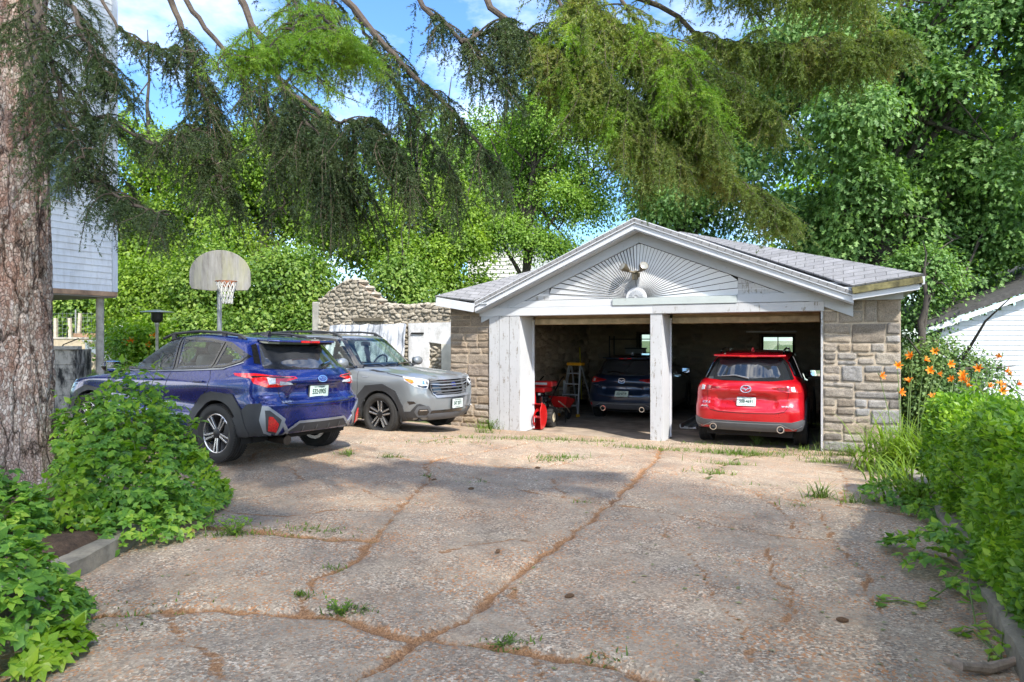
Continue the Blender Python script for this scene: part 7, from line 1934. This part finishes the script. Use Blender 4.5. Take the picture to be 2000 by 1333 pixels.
def limbs(e, base, top, r0, tips, seed, mat=None, lean=None, n_main=14):
    """tapered trunk and boughs reaching towards crown points"""
    r = np.random.default_rng(seed); loc = np.array(e.location); base = np.array(base, float) - loc; top = np.array(top, float) - loc
    t = np.linspace(0, 1, n_main)[:, None]; bend = np.array(lean if lean is not None else (0, 0, 0))
    path = base + (top - base) * t + bend * np.sin(t * np.pi) + np.concatenate([r.normal(0, .05, (n_main, 2)), np.zeros((n_main, 1))], 1) * (t > .05)
    rad = r0 * (1 - .94 * t[:, 0]) * (1 + .6 * np.exp(-t[:, 0] * 14))
    MB().tube([Vector(p) for p in path], list(rad), 12, False).build('trunk', mat or M_bark, e, smooth=True)
    mb = MB()
    for k, q in enumerate(tips):
        q = np.array(q) - loc; j = int(np.clip((.30 + .6 * r.random()) * (n_main - 1), 2, n_main - 2)); p = path[j]
        s = np.linspace(0, 1, 8)[:, None]; mid = (p + q) / 2 + np.array([0, 0, .10 * np.linalg.norm(q - p)]) + r.normal(0, .12, 3)
        c = (1 - s) ** 2 * p + 2 * s * (1 - s) * mid + s ** 2 * q; rr = np.linspace(min(rad[j] * .55, .13), .012, 8)
        mb.tube([Vector(x) for x in c], list(rr), 7, False)
        for h in range(2):
            a = c[4 + h]; b = a + r.normal(0, .5, 3) + np.array([0, 0, .2]); mb.tube([Vector(a), Vector((a + b) / 2 + r.normal(0, .06, 3)), Vector(b)], [.03, .02, .006], 5, False)
    mb.build('boughs', mat or M_bark, e, smooth=True)
def layered(blobs, k, seed, rr=(.6, 1.25), fz=.42):
    """break a crown into separate flattened boughs of leaves with gaps between"""
    r = np.random.default_rng(seed); B = np.array(blobs, float); w = (B[:, 3] * B[:, 5]); w /= w.sum(); out = []
    for i in r.choice(len(B), k, p=w):
        d = rvec(1, r)[0] * r.random() ** .45; q = r.uniform(*rr); out.append(tuple(B[i, :3] + d * B[i, 3:6] * .9) + (q, q * .9, q * fz))
    return out
def blob(px, py, Y, rx, ry, rz):
    p = at(px, py, Y); return (p.x, p.y, p.z, rx, ry, rz)
def tree(label, Y, px, pyb, top, blobs, ncl, nper, size, mat, seed, r0=.22, tips=14, lean=None, group='trees behind the garage and cars', name='broadleaf_tree', lay=None, **kw):
    p = at(px, pyb, Y); p.z = float(ground_z(p.x, p.y)) - .05; e = empty(name, p, 0, label, 'tree', group)
    if lay: blobs = layered(blobs, lay[0], seed + 5, lay[1])
    C = crown(e, blobs, ncl, nper, size, mat, seed, **kw); r = np.random.default_rng(seed + 1)
    limbs(e, p, at(*top), r0, C[r.choice(len(C), tips)], seed, lean=lean); return e
# right: the big oak
tree('huge dark green oak filling the upper right, its trunk rising behind the garage roof', 19.5, 1735, 640, (1600, -150, 19.0),
     [blob(1700, 330, 19, 3.4, 2.6, 2.2), blob(1880, 240, 18.5, 3.2, 2.6, 2.3), blob(1760, 90, 19, 4.0, 2.8, 2.4), blob(1960, 60, 18.5, 3.2, 2.6, 2.4), blob(1550, 330, 20.5, 2.2, 2.0, 1.7), blob(1950, 430, 18.5, 2.6, 2.2, 1.8), blob(1820, 470, 19.5, 2.2, 2.0, 1.5), blob(1600, 160, 20, 2.6, 2.2, 2.0), blob(1640, 470, 20.5, 1.8, 1.6, 1.2)], 2600, 46, (.10, .20), M_oak, 101, .42, 60, lean=(.5, 0, 0), spread=.38, gaps=.36, flat=.22, droop=.3, lay=(110, (.6, 1.3)), tpl=OAKT)
tree('dark spreading tree low behind the right end of the garage roof', 16.5, 1800, 640, (1810, 470, 16.5), [blob(1795, 540, 17.5, .9, .9, .8), blob(1785, 620, 17.5, .55, .7, .7), blob(1880, 470, 19, 1.4, 1.2, .7)], 330, 44, (.07, .12), M_oak, 103, .14, 8, spread=.3, gaps=.33)
tree('sunlit lime green tree glimpsed through the gap in the oak', 29, 1830, 620, (1830, 150, 29), [blob(1820, 400, 29, 4, 3, 3.2), blob(1950, 300, 30, 4, 3, 4.5), blob(1660, 420, 30, 4, 3, 3), blob(1985, 480, 28, 3, 2, 1.6)], 700, 40, (.2, .34), M_lime, 105, .3, 12, spread=.8, gaps=.30)
# centre: airy locusts behind the garage
tree('airy light green locust with a pale dead bough behind the garage gable', 24, 1010, 640, (1060, 60, 24), [blob(1030, 330, 24, 2.2, 1.8, 2.3), blob(1130, 400, 24, 1.8, 1.6, 1.3), blob(1180, 300, 24.5, 1.8, 1.7, 1.9), blob(960, 460, 24, 1.1, 1.2, 1.2), blob(1090, 200, 25, 2.0, 1.8, 1.8), blob(1000, 240, 24, 1.5, 1.5, 1.5), blob(1075, 470, 24, 1.0, 1.0, .8), blob(1150, 500, 24, .9, 1, .5)], 1400, 52, (.06, .12), M_locust, 107, .22, 30, spread=.34, gaps=.38, flat=.25, droop=.3, lay=(84, (.45, .95)))
tree('deeper green tree between the locust and the oak behind the gable', 22, 1330, 640, (1330, 150, 22), [blob(1290, 390, 22, 1.7, 1.6, 1.3), blob(1400, 400, 22, 1.9, 1.6, 1.6), blob(1330, 260, 23, 2.0, 1.8, 1.8), blob(1440, 210, 23, 1.8, 1.6, 2.0), blob(1500, 440, 22, 1.5, 1.4, 1.1)], 900, 42, (.10, .18), M_oak, 109, .24, 24, tpl=OAKT, spread=.36, gaps=.36, flat=.25, droop=.3, lay=(60, (.5, 1.0)))
tree('tall hazy tree far behind the gap between the locust and the maples', 36, 880, 640, (880, 150, 36), [blob(880, 380, 36, 3.2, 2, 3.2), blob(820, 300, 37, 2.6, 2, 2.6), blob(980, 330, 37, 2.6, 2, 3.0)], 800, 44, (.16, .28), M_locust, 119, .3, 16, spread=.6, gaps=.36, flat=.25, droop=.3, lay=(50, (.8, 1.5)))
# left: maples and thicket
tree('bright yellow green maple above the ruined stone wall', 23, 800, 640, (820, 240, 23), [blob(770, 470, 23, 1.7, 1.6, 1.6), blob(860, 500, 22.5, 1.3, 1.4, 1.3), blob(700, 420, 23.5, 1.7, 1.6, 1.7), blob(840, 400, 24, 1.5, 1.5, 1.2), blob(905, 560, 22, .8, .9, .9), blob(900, 420, 23.5, 1.2, 1.2, 1.2)], 1050, 56, (.08, .14), M_maple, 111, .2, 20, spread=.36, gaps=.36, flat=.25, droop=.3, lay=(55, (.5, 1.0)))
tree('broad bright maple behind the basketball backboard', 25, 520, 640, (520, 120, 25), [blob(470, 420, 25, 2.6, 2, 2.6), blob(600, 430, 25, 2.3, 2, 2.2), blob(560, 300, 26, 2.3, 2, 1.8), blob(400, 320, 26, 2.0, 2, 1.9)], 1300, 56, (.09, .16), M_maple, 113, .26, 26, spread=.42, gaps=.36, flat=.25, droop=.3, lay=(75, (.7, 1.3)))
tree('tall pale maple behind the corner of the clapboard house', 27, 290, 640, (290, 60, 27), [blob(290, 400, 27, 2.4, 2, 3.0), blob(250, 280, 27, 1.6, 1.6, 1.8), blob(350, 480, 26, 2.2, 2, 2.0), blob(210, 500, 26, 2.2, 2, 2)], 1000, 56, (.09, .17), M_maple, 115, .24, 22, spread=.42, gaps=.36, flat=.25, droop=.3, lay=(65, (.7, 1.3)))
tree('slim grey stemmed tree with sparse leaves behind the ruined wall', 20.5, 775, 640, (790, 430, 20.5), [blob(780, 540, 20.5, .9, .8, .7), blob(830, 580, 20.5, .8, .8, .5)], 160, 34, (.08, .14), M_thick, 117, .10, 6, spread=.35, gaps=.4)
def bush(label, blobs, ncl, nper, size, mat, seed, px, Y, **kw):
    p = at(px, 690, Y); p.z = float(ground_z(p.x, p.y)); e = empty('leafy_bush', p, 0, label, 'bush', 'bushes of the thicket')
    crown(e, blobs, ncl, nper, size, mat, seed, name='foliage', **kw); r = np.random.default_rng(seed); mb = MB()
    for k in range(7):
        b = blobs[k % len(blobs)]; q = Vector(b[:3]) - e.location + Vector(r.normal(0, .3, 3)); mb.tube([(r.normal() * .3, r.normal() * .2, -.1), q * .5 + Vector((0, 0, .2)), q], [.03, .02, .008], 5, False)
    mb.build('stems', M_bark, e)
bush('vine hung thicket right of the backboard, ending at the ruined wall', [blob(560, 560, 20.5, 1.5, 1.1, 1.3), blob(520, 640, 20, 1.3, 1, .8), blob(590, 650, 19.5, .7, .8, .8)], 620, 40, (.08, .15), M_thick, 121, 550, 20, spread=.33, gaps=.34)
bush('tall leafy thicket directly behind the backboard pole', [blob(430, 560, 21, 1.5, 1.1, 1.5), blob(400, 650, 20, 1.2, 1, .8), blob(470, 660, 19.5, .9, .8, .7)], 620, 40, (.08, .15), M_thick, 123, 430, 20.5, spread=.33, gaps=.34)
bush('pale leaved thicket behind the patio heater', [blob(300, 580, 22, 1.6, 1.2, 1.4), blob(330, 650, 20.5, 1.2, 1, .7), blob(270, 640, 22, 1.1, 1, .9)], 620, 40, (.08, .15), M_maple, 125, 300, 21.5, spread=.33, gaps=.34)
bush('dense green thicket behind the wire fence beside the porch post', [blob(180, 600, 25, 1.8, 1.2, 1.3), blob(120, 610, 25, 1.6, 1.2, 1.4), blob(220, 560, 25.5, 1.5, 1.2, 1.5), blob(60, 600, 25, 1.6, 1.2, 1.4)], 700, 40, (.10, .17), M_thick, 127, 160, 25, spread=.36, gaps=.32)
# flower border with a few orange lilies beyond the blue car
LB = empty('flower_border', at(270, 690, 19), 0, 'leafy border with a few orange lilies beyond the blue car', 'flowers'); LB.location.z = float(ground_z(LB.location.x, LB.location.y))
crown(LB, [blob(262, 672, 19, .8, .6, .5), blob(310, 668, 19, .8, .6, .5), blob(235, 665, 19.5, .5, .5, .5)], 220, 34, (.07, .13), M_fresh, 129, spread=.24, gaps=.3, name='foliage')
r = np.random.default_rng(3)
for px, py in ((258, 668), (301, 659), (247, 672), (322, 690), (330, 684), (290, 676)): lily_flower(LB, np.array(at(px, py, 18.6) - LB.location), (.2, -.8, .4), .12, r, M_petal)
# shrub by the white outbuilding
p = gp(1860, 850); p = at(1862, 790, 12.2); p.z = float(ground_z(p.x, p.y)); SHB = empty('round_shrub', p, 0, 'rounded grey green shrub in front of the white outbuilding', 'bush')
crown(SHB, [blob(1850, 720, 12.2, .72, .7, .62), blob(1800, 760, 12.2, .45, .5, .75), blob(1905, 735, 12.4, .4, .5, .4), blob(1850, 830, 12, .7, .6, .7)], 620, 30, (.045, .08), M_shrub, 131, spread=.16, gaps=.3, name='foliage')
limbs(SHB, p, at(1860, 700, 12.2), .05, [at(px, py, 12.2) for px, py in ((1800, 700), (1850, 670), (1900, 720), (1930, 720), (1820, 690), (1880, 690))], 4)
# maple behind the camera whose shade falls over the near drive
e = empty('broadleaf_tree', (6.5, -7.5, 0), 0, 'maple standing behind the viewpoint, shading the near drive', 'tree', None)
C = crown(e, [(4.2, -5.8, 13, 4.6, 3.6, 1.3), (1.0, -5.2, 13.4, 3.0, 3.2, 1.1), (7.2, -6.5, 13.6, 3.0, 3.2, 1.4), (4.6, -8.6, 14, 4.0, 2.6, 1.4)], 300, 34, (.14, .22), M_maple, 141, spread=.6, gaps=.28)
limbs(e, (6.5, -7.5, 0), (5.2, -6.6, 13.5), .32, C[::70], 7)

# ------------------------------------------------------------------ spruce: bark, trunk, limbs, hanging branchlets
def mat_bark():
    m, n, b = base_mat('spruce_bark'); v = coords(n, (1, 1, .55)); wv = noise(n, v, 6, 4, .6, 'Color')
    vv = mixc(n, .06, v, wv, 'ADD')
    vo = N(n, 'ShaderNodeTexVoronoi', Scale=46.0); vo.feature = 'DISTANCE_TO_EDGE'; n.links.new(vv, vo.inputs['Vector'])
    vc = N(n, 'ShaderNodeTexVoronoi', Scale=46.0); n.links.new(vv, vc.inputs['Vector']); sp_ = N(n, 'ShaderNodeSeparateColor'); n.links.new(vc.outputs['Color'], sp_.inputs[0])
    big = N(n, 'ShaderNodeTexVoronoi', Scale=5.0); big.feature = 'DISTANCE_TO_EDGE'; n.links.new(mixc(n, .15, coords(n, (1, 1, .22)), wv, 'ADD'), big.inputs['Vector'])
    c = ramp(n, sp_.outputs[0], [(0, (.24, .155, .12)), (.3, (.40, .30, .25)), (.65, (.52, .43, .37)), (1, (.60, .53, .48))])
    red = ramp(n, noise(n, coords(n, (1, 1, .35)), 5, 6, .7), [(.44, (0, 0, 0)), (.62, (.75, .75, .75))]); c = mixc(n, red, c, (.30, .15, .10))
    hgt = N(n, 'ShaderNodeSeparateXYZ'); n.links.new(coords(n), hgt.inputs[0])
    grey = mathn(n, 'MULTIPLY', mathn(n, 'SUBTRACT', 1.0, hgt.outputs[2]), .55, True); c = mixc(n, grey, c, ramp(n, sp_.outputs[1], [(0, (.30, .27, .25)), (1, (.55, .52, .49))]))
    f1 = ramp(n, vo.outputs['Distance'], [(.0, (.5, .45, .42)), (.10, (1, 1, 1))]); f2 = ramp(n, big.outputs['Distance'], [(.0, (.12, .09, .07)), (.045, (1, 1, 1))])
    c = mixc(n, 1, mixc(n, .8, c, f1, 'MULTIPLY'), f2, 'MULTIPLY'); n.links.new(c, b.inputs['Base Color']); b.inputs['Roughness'].default_value = .9
    h = mathn(n, 'ADD', mathn(n, 'MINIMUM', mathn(n, 'MULTIPLY', vo.outputs['Distance'], 3), .35), mathn(n, 'MINIMUM', mathn(n, 'MULTIPLY', big.outputs['Distance'], 6), .6))
    h = mathn(n, 'ADD', h, mathn(n, 'MULTIPLY', noise(n, v, 70, 4, .7), .35)); bump(n, b, h, .9, .03); return m
M_sbark = mat_bark()
M_limb = plain('limb_bark', (.085, .065, .05), .95, var=.45, scale=10, bmp=.8, bscale=50)
M_dneed = mat_leaf('shade_tinted_needle', [(.1, (0.031, 0.055, 0.023)), (.5, (0.069, 0.108, 0.040)), (.85, (0.144, 0.179, 0.064))], .25, .5, clump=2)  # darker needle copy: shade on the left boughs put into the colour
M_yneed = mat_leaf('sun_tinted_needle', [(.1, (.085, .13, .032)), (.45, (.19, .255, .06)), (.75, (.33, .355, .10)), (.97, (.42, .30, .13))], .38, .45, clump=2.5)  # yellower needle copy: sunlight on the right curtain put into the colour
M_gneed = mat_leaf('bright_needle', [(.1, (0.124, 0.248, 0.028)), (.5, (0.248, 0.400, 0.041)), (.85, (0.400, 0.497, 0.083))], .35, .4, clump=3)  # brightest copy: young tips, and sun on the near spray put into the colour
TX, TY = -4.33, 5.9
SPR = empty('spruce_tree', (TX, TY, .1), 0, 'large old spruce with flaking bark at the left, its drooping branches hanging across the top', 'tree')
SL = np.array(SPR.location)
nz, na = 220, 120; zz_ = np.linspace(-.25, 9.5, nz)[:, None] * np.ones((1, na)); aa = np.linspace(0, 2 * np.pi, na + 1)[None, :-1] * np.ones((nz, 1))
rad = .315 * (1 - .045 * zz_) + .16 * np.exp(-np.clip(zz_ + .1, 0, 9) * 2.6) * (1 + .5 * np.cos(aa * 5 + .7))
ax, ay2 = np.cos(aa) * 2.2, np.sin(aa) * 2.2
rel = (fbm(ax * 3 + 20, ay2 * 3 + zz_ * 2.5, 4, 71) - .45) * .05 + (np.abs(fbm(ax * 4 + 11, ay2 * 4 + zz_ * 1.1, 3, 72) - .44) * -.22).clip(-.03, 0) + (fbm(ax * 16, ay2 * 16 + zz_ * 20, 3, 73) - .45) * .022
rad = rad + rel + .012
V = np.stack([rad * np.cos(aa) - .03 * zz_ * 0, rad * np.sin(aa), zz_], -1).reshape(-1, 3)
i = np.arange(nz - 1)[:, None] * na + np.arange(na)[None]; j = np.arange(nz - 1)[:, None] * na + (np.arange(na)[None] + 1) % na
np_mesh('trunk', V, np.stack([i, j, j + na, i + na], -1).reshape(-1, 4), M_sbark, SPR, smooth=True)

def shoots(P, D, L, r, nl=.016, dens=.013, per=4, wid=.0035):
    """needles along straight shoots: P start, D dir, L length"""
    V = []
    k = np.maximum((L / dens).astype(int), 2); idx = np.repeat(np.arange(len(P)), k * per)
    t = r.random(len(idx)); C = P[idx] + D[idx] * (t * L[idx])[:, None]
    rv = rvec(len(idx), r); d = D[idx]; o = unit(rv - d * (rv * d).sum(1, keepdims=True)); nd = unit(o + d * .75)
    s = unit(np.cross(nd, rvec(len(idx), r))); ln = nl * r.uniform(.7, 1.25, len(idx)) * (1 - .35 * t ** 3)
    w = wid * r.uniform(.7, 1.2, len(idx))
    V = np.stack([C - s * w[:, None] / 2, C + s * w[:, None] / 2, C + nd * ln[:, None]], 1).reshape(-1, 3)
    return V
SH_P = {0: [], 1: [], 2: []}
twigs = MB()
def bez(p, m, q, n):
    t = np.linspace(0, 1, n)[:, None]; return (1 - t) ** 2 * p + 2 * t * (1 - t) * m + t ** 2 * q
def arm(pts, lat, nlat, hang, kind, seed, t0=.25, r0=.035, nh=7, nl=.022, wid=.0062, bare=False, side=.12, taper=1.0):
    hang = (hang[0] * .7, hang[1] * (.8 if kind == 0 else .62)); side = side * (1 if kind == 0 else 1.2); nlat = int(nlat * (1.2 if kind == 0 else 1.45)); nh = int(nh * (1.35 if kind == 0 else 1.9)); r0 = r0 * .72; lat = lat * 1.1
    """limb along pts; laterals both sides; strands hanging from them"""
    r = np.random.default_rng(seed); P = np.array([tuple(at(*q)) for q in pts]) - SL
    # smooth the limb
    from_t = np.linspace(0, 1, len(P)); tt = np.linspace(0, 1, 26); path = pchip(from_t, P, tt); path[1:-1] += r.normal(0, .012, (24, 3))
    twigs_l.tube([Vector(p) for p in path], list(np.linspace(r0, .006, 26)), 8, False)
    if bare: return
    St, Sd, Sl = [], [], []
    def strand(p, L, out):
        n = max(4, int(L / .06)); q = p + out * L * .3 + np.array([r.normal() * .09, r.normal() * .09, -L]); m = p + out * L * .35 + np.array([0, 0, -L * .15])
        c = bez(p, m, q, n)
        if r.random() < .35: twigs.tube([Vector(x) for x in c], [.003] * (n - 1) + [.001], 3, False)
        d = np.diff(c, axis=0); l = np.linalg.norm(d, axis=1); St.extend(c[:-1]); Sd.extend(d / l[:, None]); Sl.extend(l * 1.15)
        ns = int(L / .036)
        for k in range(ns):
            if r.random() < .25: continue
            u = r.random(); x = c[min(int(u * (n - 1)), n - 2)]; a = r.uniform(0, 6.283); sd = np.array([math.cos(a) * .8, math.sin(a) * .8, -.55]); ll = side * r.uniform(.4, 1.25) * (1 - .4 * u)
            St.append(x); Sd.append(sd / np.linalg.norm(sd)); Sl.append(ll)
    for k in range(nlat):
        u = t0 + (1 - t0) * (k + r.random()) / nlat; j = min(int(u * 25), 24); p = path[j] + (path[j + 1] - path[j]) * (u * 25 - j); ax_ = unit(path[j + 1] - path[j])
        sg = 1 if k % 2 else -1; sd = np.cross(ax_, [0, 0, 1.0]); sd = sd / (np.linalg.norm(sd) + 1e-6) * sg
        Ln = lat * r.uniform(.5, 1.15) * (1 - .5 * u * taper); d = sd * .75 + ax_ * .55 + r.normal(0, .15, 3)
        q = p + d * Ln + np.array([0, 0, -.25 * Ln]); c = bez(p, p + d * Ln * .55 + np.array([0, 0, .06]), q, 9)
        twigs.tube([Vector(x) for x in c], list(np.linspace(.008, .002, 9)), 4, False)
        dd = np.diff(c, axis=0); l = np.linalg.norm(dd, axis=1); St.extend(c[2:-1]); Sd.extend((dd / l[:, None])[2:]); Sl.extend(l[2:])
        for h in range(nh):
            w = .2 + .8 * r.random(); x = c[min(int(w * 8), 8)]; strand(x, r.uniform(*hang), d / np.linalg.norm(d))
    nk = int(nh * nlat * .25)
    for k in range(nk):
        u = t0 + (1 - t0) * r.random(); strand(path[min(int(u * 25), 25)], r.uniform(*hang), rvec(1, r)[0] * np.array([1, 1, 0]))
    SH_P[kind].append(shoots(np.array(St), np.array(Sd), np.array(Sl), r, nl, .012, 3, wid))
twigs_l = MB()
tr0 = lambda z: (1000 + (TX) / TY * F, 663 - (z - EYE) / TY * F, TY)      # a point of the trunk axis at height z
# dark, shaded side to the left
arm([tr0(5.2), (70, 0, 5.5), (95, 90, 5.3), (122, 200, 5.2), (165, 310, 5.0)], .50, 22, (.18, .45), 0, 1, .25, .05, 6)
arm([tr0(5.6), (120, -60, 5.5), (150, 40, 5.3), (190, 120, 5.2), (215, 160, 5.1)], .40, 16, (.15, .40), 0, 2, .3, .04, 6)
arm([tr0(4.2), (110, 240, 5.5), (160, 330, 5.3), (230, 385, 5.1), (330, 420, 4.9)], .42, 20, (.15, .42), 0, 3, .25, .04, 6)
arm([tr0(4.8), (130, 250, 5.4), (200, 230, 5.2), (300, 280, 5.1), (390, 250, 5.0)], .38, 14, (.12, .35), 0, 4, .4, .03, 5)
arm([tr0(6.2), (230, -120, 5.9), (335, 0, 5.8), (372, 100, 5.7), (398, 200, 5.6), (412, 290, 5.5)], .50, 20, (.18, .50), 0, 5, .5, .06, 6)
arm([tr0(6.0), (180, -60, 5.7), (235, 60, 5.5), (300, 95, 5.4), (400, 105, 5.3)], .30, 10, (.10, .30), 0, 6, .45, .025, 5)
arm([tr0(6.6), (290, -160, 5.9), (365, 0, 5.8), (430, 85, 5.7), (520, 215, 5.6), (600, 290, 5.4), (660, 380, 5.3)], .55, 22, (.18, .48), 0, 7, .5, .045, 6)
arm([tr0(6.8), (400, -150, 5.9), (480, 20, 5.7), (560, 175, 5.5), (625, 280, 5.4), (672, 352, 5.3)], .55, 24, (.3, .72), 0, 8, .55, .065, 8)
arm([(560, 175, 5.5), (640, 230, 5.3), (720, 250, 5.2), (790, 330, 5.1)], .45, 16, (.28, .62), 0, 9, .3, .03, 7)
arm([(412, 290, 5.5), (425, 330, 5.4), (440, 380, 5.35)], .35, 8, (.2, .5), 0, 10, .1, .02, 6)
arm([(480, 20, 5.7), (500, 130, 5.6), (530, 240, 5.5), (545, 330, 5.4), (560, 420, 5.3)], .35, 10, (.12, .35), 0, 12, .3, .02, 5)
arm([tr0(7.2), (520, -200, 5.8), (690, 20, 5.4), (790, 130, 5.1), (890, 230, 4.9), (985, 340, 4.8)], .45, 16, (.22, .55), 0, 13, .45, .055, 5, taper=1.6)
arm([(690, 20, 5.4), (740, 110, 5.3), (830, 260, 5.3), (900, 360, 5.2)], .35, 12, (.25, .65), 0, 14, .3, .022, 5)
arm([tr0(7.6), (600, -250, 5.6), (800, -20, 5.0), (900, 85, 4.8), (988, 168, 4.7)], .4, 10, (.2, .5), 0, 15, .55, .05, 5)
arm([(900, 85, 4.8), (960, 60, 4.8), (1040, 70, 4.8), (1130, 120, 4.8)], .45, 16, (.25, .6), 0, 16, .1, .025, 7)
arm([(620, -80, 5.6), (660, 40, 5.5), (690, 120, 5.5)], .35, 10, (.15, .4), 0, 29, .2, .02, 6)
# near sunlit spray, larger needles
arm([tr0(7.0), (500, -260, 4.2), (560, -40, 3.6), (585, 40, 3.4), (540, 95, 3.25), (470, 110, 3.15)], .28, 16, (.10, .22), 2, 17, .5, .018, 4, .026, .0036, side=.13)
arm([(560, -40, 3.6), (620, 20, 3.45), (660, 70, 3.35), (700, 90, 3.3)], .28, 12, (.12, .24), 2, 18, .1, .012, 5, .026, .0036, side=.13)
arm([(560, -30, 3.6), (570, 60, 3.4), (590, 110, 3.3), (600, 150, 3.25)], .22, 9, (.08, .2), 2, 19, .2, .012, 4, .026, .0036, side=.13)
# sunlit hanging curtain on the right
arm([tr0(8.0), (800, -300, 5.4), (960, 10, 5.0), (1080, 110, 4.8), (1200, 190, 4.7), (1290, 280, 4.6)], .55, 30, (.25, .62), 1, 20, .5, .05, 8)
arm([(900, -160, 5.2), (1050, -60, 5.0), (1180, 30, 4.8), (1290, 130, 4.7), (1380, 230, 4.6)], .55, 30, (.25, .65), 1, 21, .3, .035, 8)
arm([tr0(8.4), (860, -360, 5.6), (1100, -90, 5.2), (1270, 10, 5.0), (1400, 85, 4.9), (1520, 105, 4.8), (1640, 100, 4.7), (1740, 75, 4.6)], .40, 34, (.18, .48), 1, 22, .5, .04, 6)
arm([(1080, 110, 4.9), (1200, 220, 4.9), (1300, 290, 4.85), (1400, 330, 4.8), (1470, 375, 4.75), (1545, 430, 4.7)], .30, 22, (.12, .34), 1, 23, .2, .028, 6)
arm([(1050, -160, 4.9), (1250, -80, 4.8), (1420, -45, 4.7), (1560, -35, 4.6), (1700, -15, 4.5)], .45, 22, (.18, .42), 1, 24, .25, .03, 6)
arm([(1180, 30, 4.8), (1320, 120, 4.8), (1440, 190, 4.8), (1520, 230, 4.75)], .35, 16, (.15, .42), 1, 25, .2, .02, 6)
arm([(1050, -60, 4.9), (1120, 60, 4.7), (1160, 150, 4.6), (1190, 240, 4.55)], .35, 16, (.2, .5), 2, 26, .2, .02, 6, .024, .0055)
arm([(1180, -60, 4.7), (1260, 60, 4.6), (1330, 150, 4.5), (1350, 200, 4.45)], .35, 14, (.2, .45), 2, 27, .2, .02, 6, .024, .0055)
# crown above the picture that shades the trunk and the left
for k, (a, z) in enumerate(((10, 6.5), (60, 7), (120, 6.4), (175, 6.8), (230, 6.2), (285, 6.6), (330, 7.4), (350, 8.2))):
    p0_ = np.array([TX, TY, z]); d = np.array([math.cos(R(a)), math.sin(R(a)), -.12]); 
    q = [p0_ + d * s_ for s_ in (0, 1.2, 2.4, 3.6)]
    q[3][2] = max(q[3][2], 4.6 + .1 * k)
    if q[3][1] > 1.2: arm([(1000 + x[0] / x[1] * F, 663 - (x[2] - EYE) / x[1] * F, x[1]) for x in q], .9, 14, (.3, .7), 0, 40 + k, .15, .05, 5, .03, .008)
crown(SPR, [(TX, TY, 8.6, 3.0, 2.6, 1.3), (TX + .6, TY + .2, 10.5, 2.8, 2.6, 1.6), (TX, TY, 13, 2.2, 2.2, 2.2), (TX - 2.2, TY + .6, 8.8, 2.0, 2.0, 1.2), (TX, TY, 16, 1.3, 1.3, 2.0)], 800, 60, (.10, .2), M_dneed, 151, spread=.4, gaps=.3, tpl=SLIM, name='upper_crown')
for kd, nm, mt in ((0, 'shade_tinted_needles', M_dneed), (1, 'sun_tinted_needles', M_yneed), (2, 'young_sun_tinted_needles', M_gneed)):
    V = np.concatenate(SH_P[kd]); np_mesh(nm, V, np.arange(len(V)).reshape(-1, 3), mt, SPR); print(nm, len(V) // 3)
twigs_l.build('limbs', M_limb, SPR, smooth=True); twigs.build('twigs', M_twig, SPR)
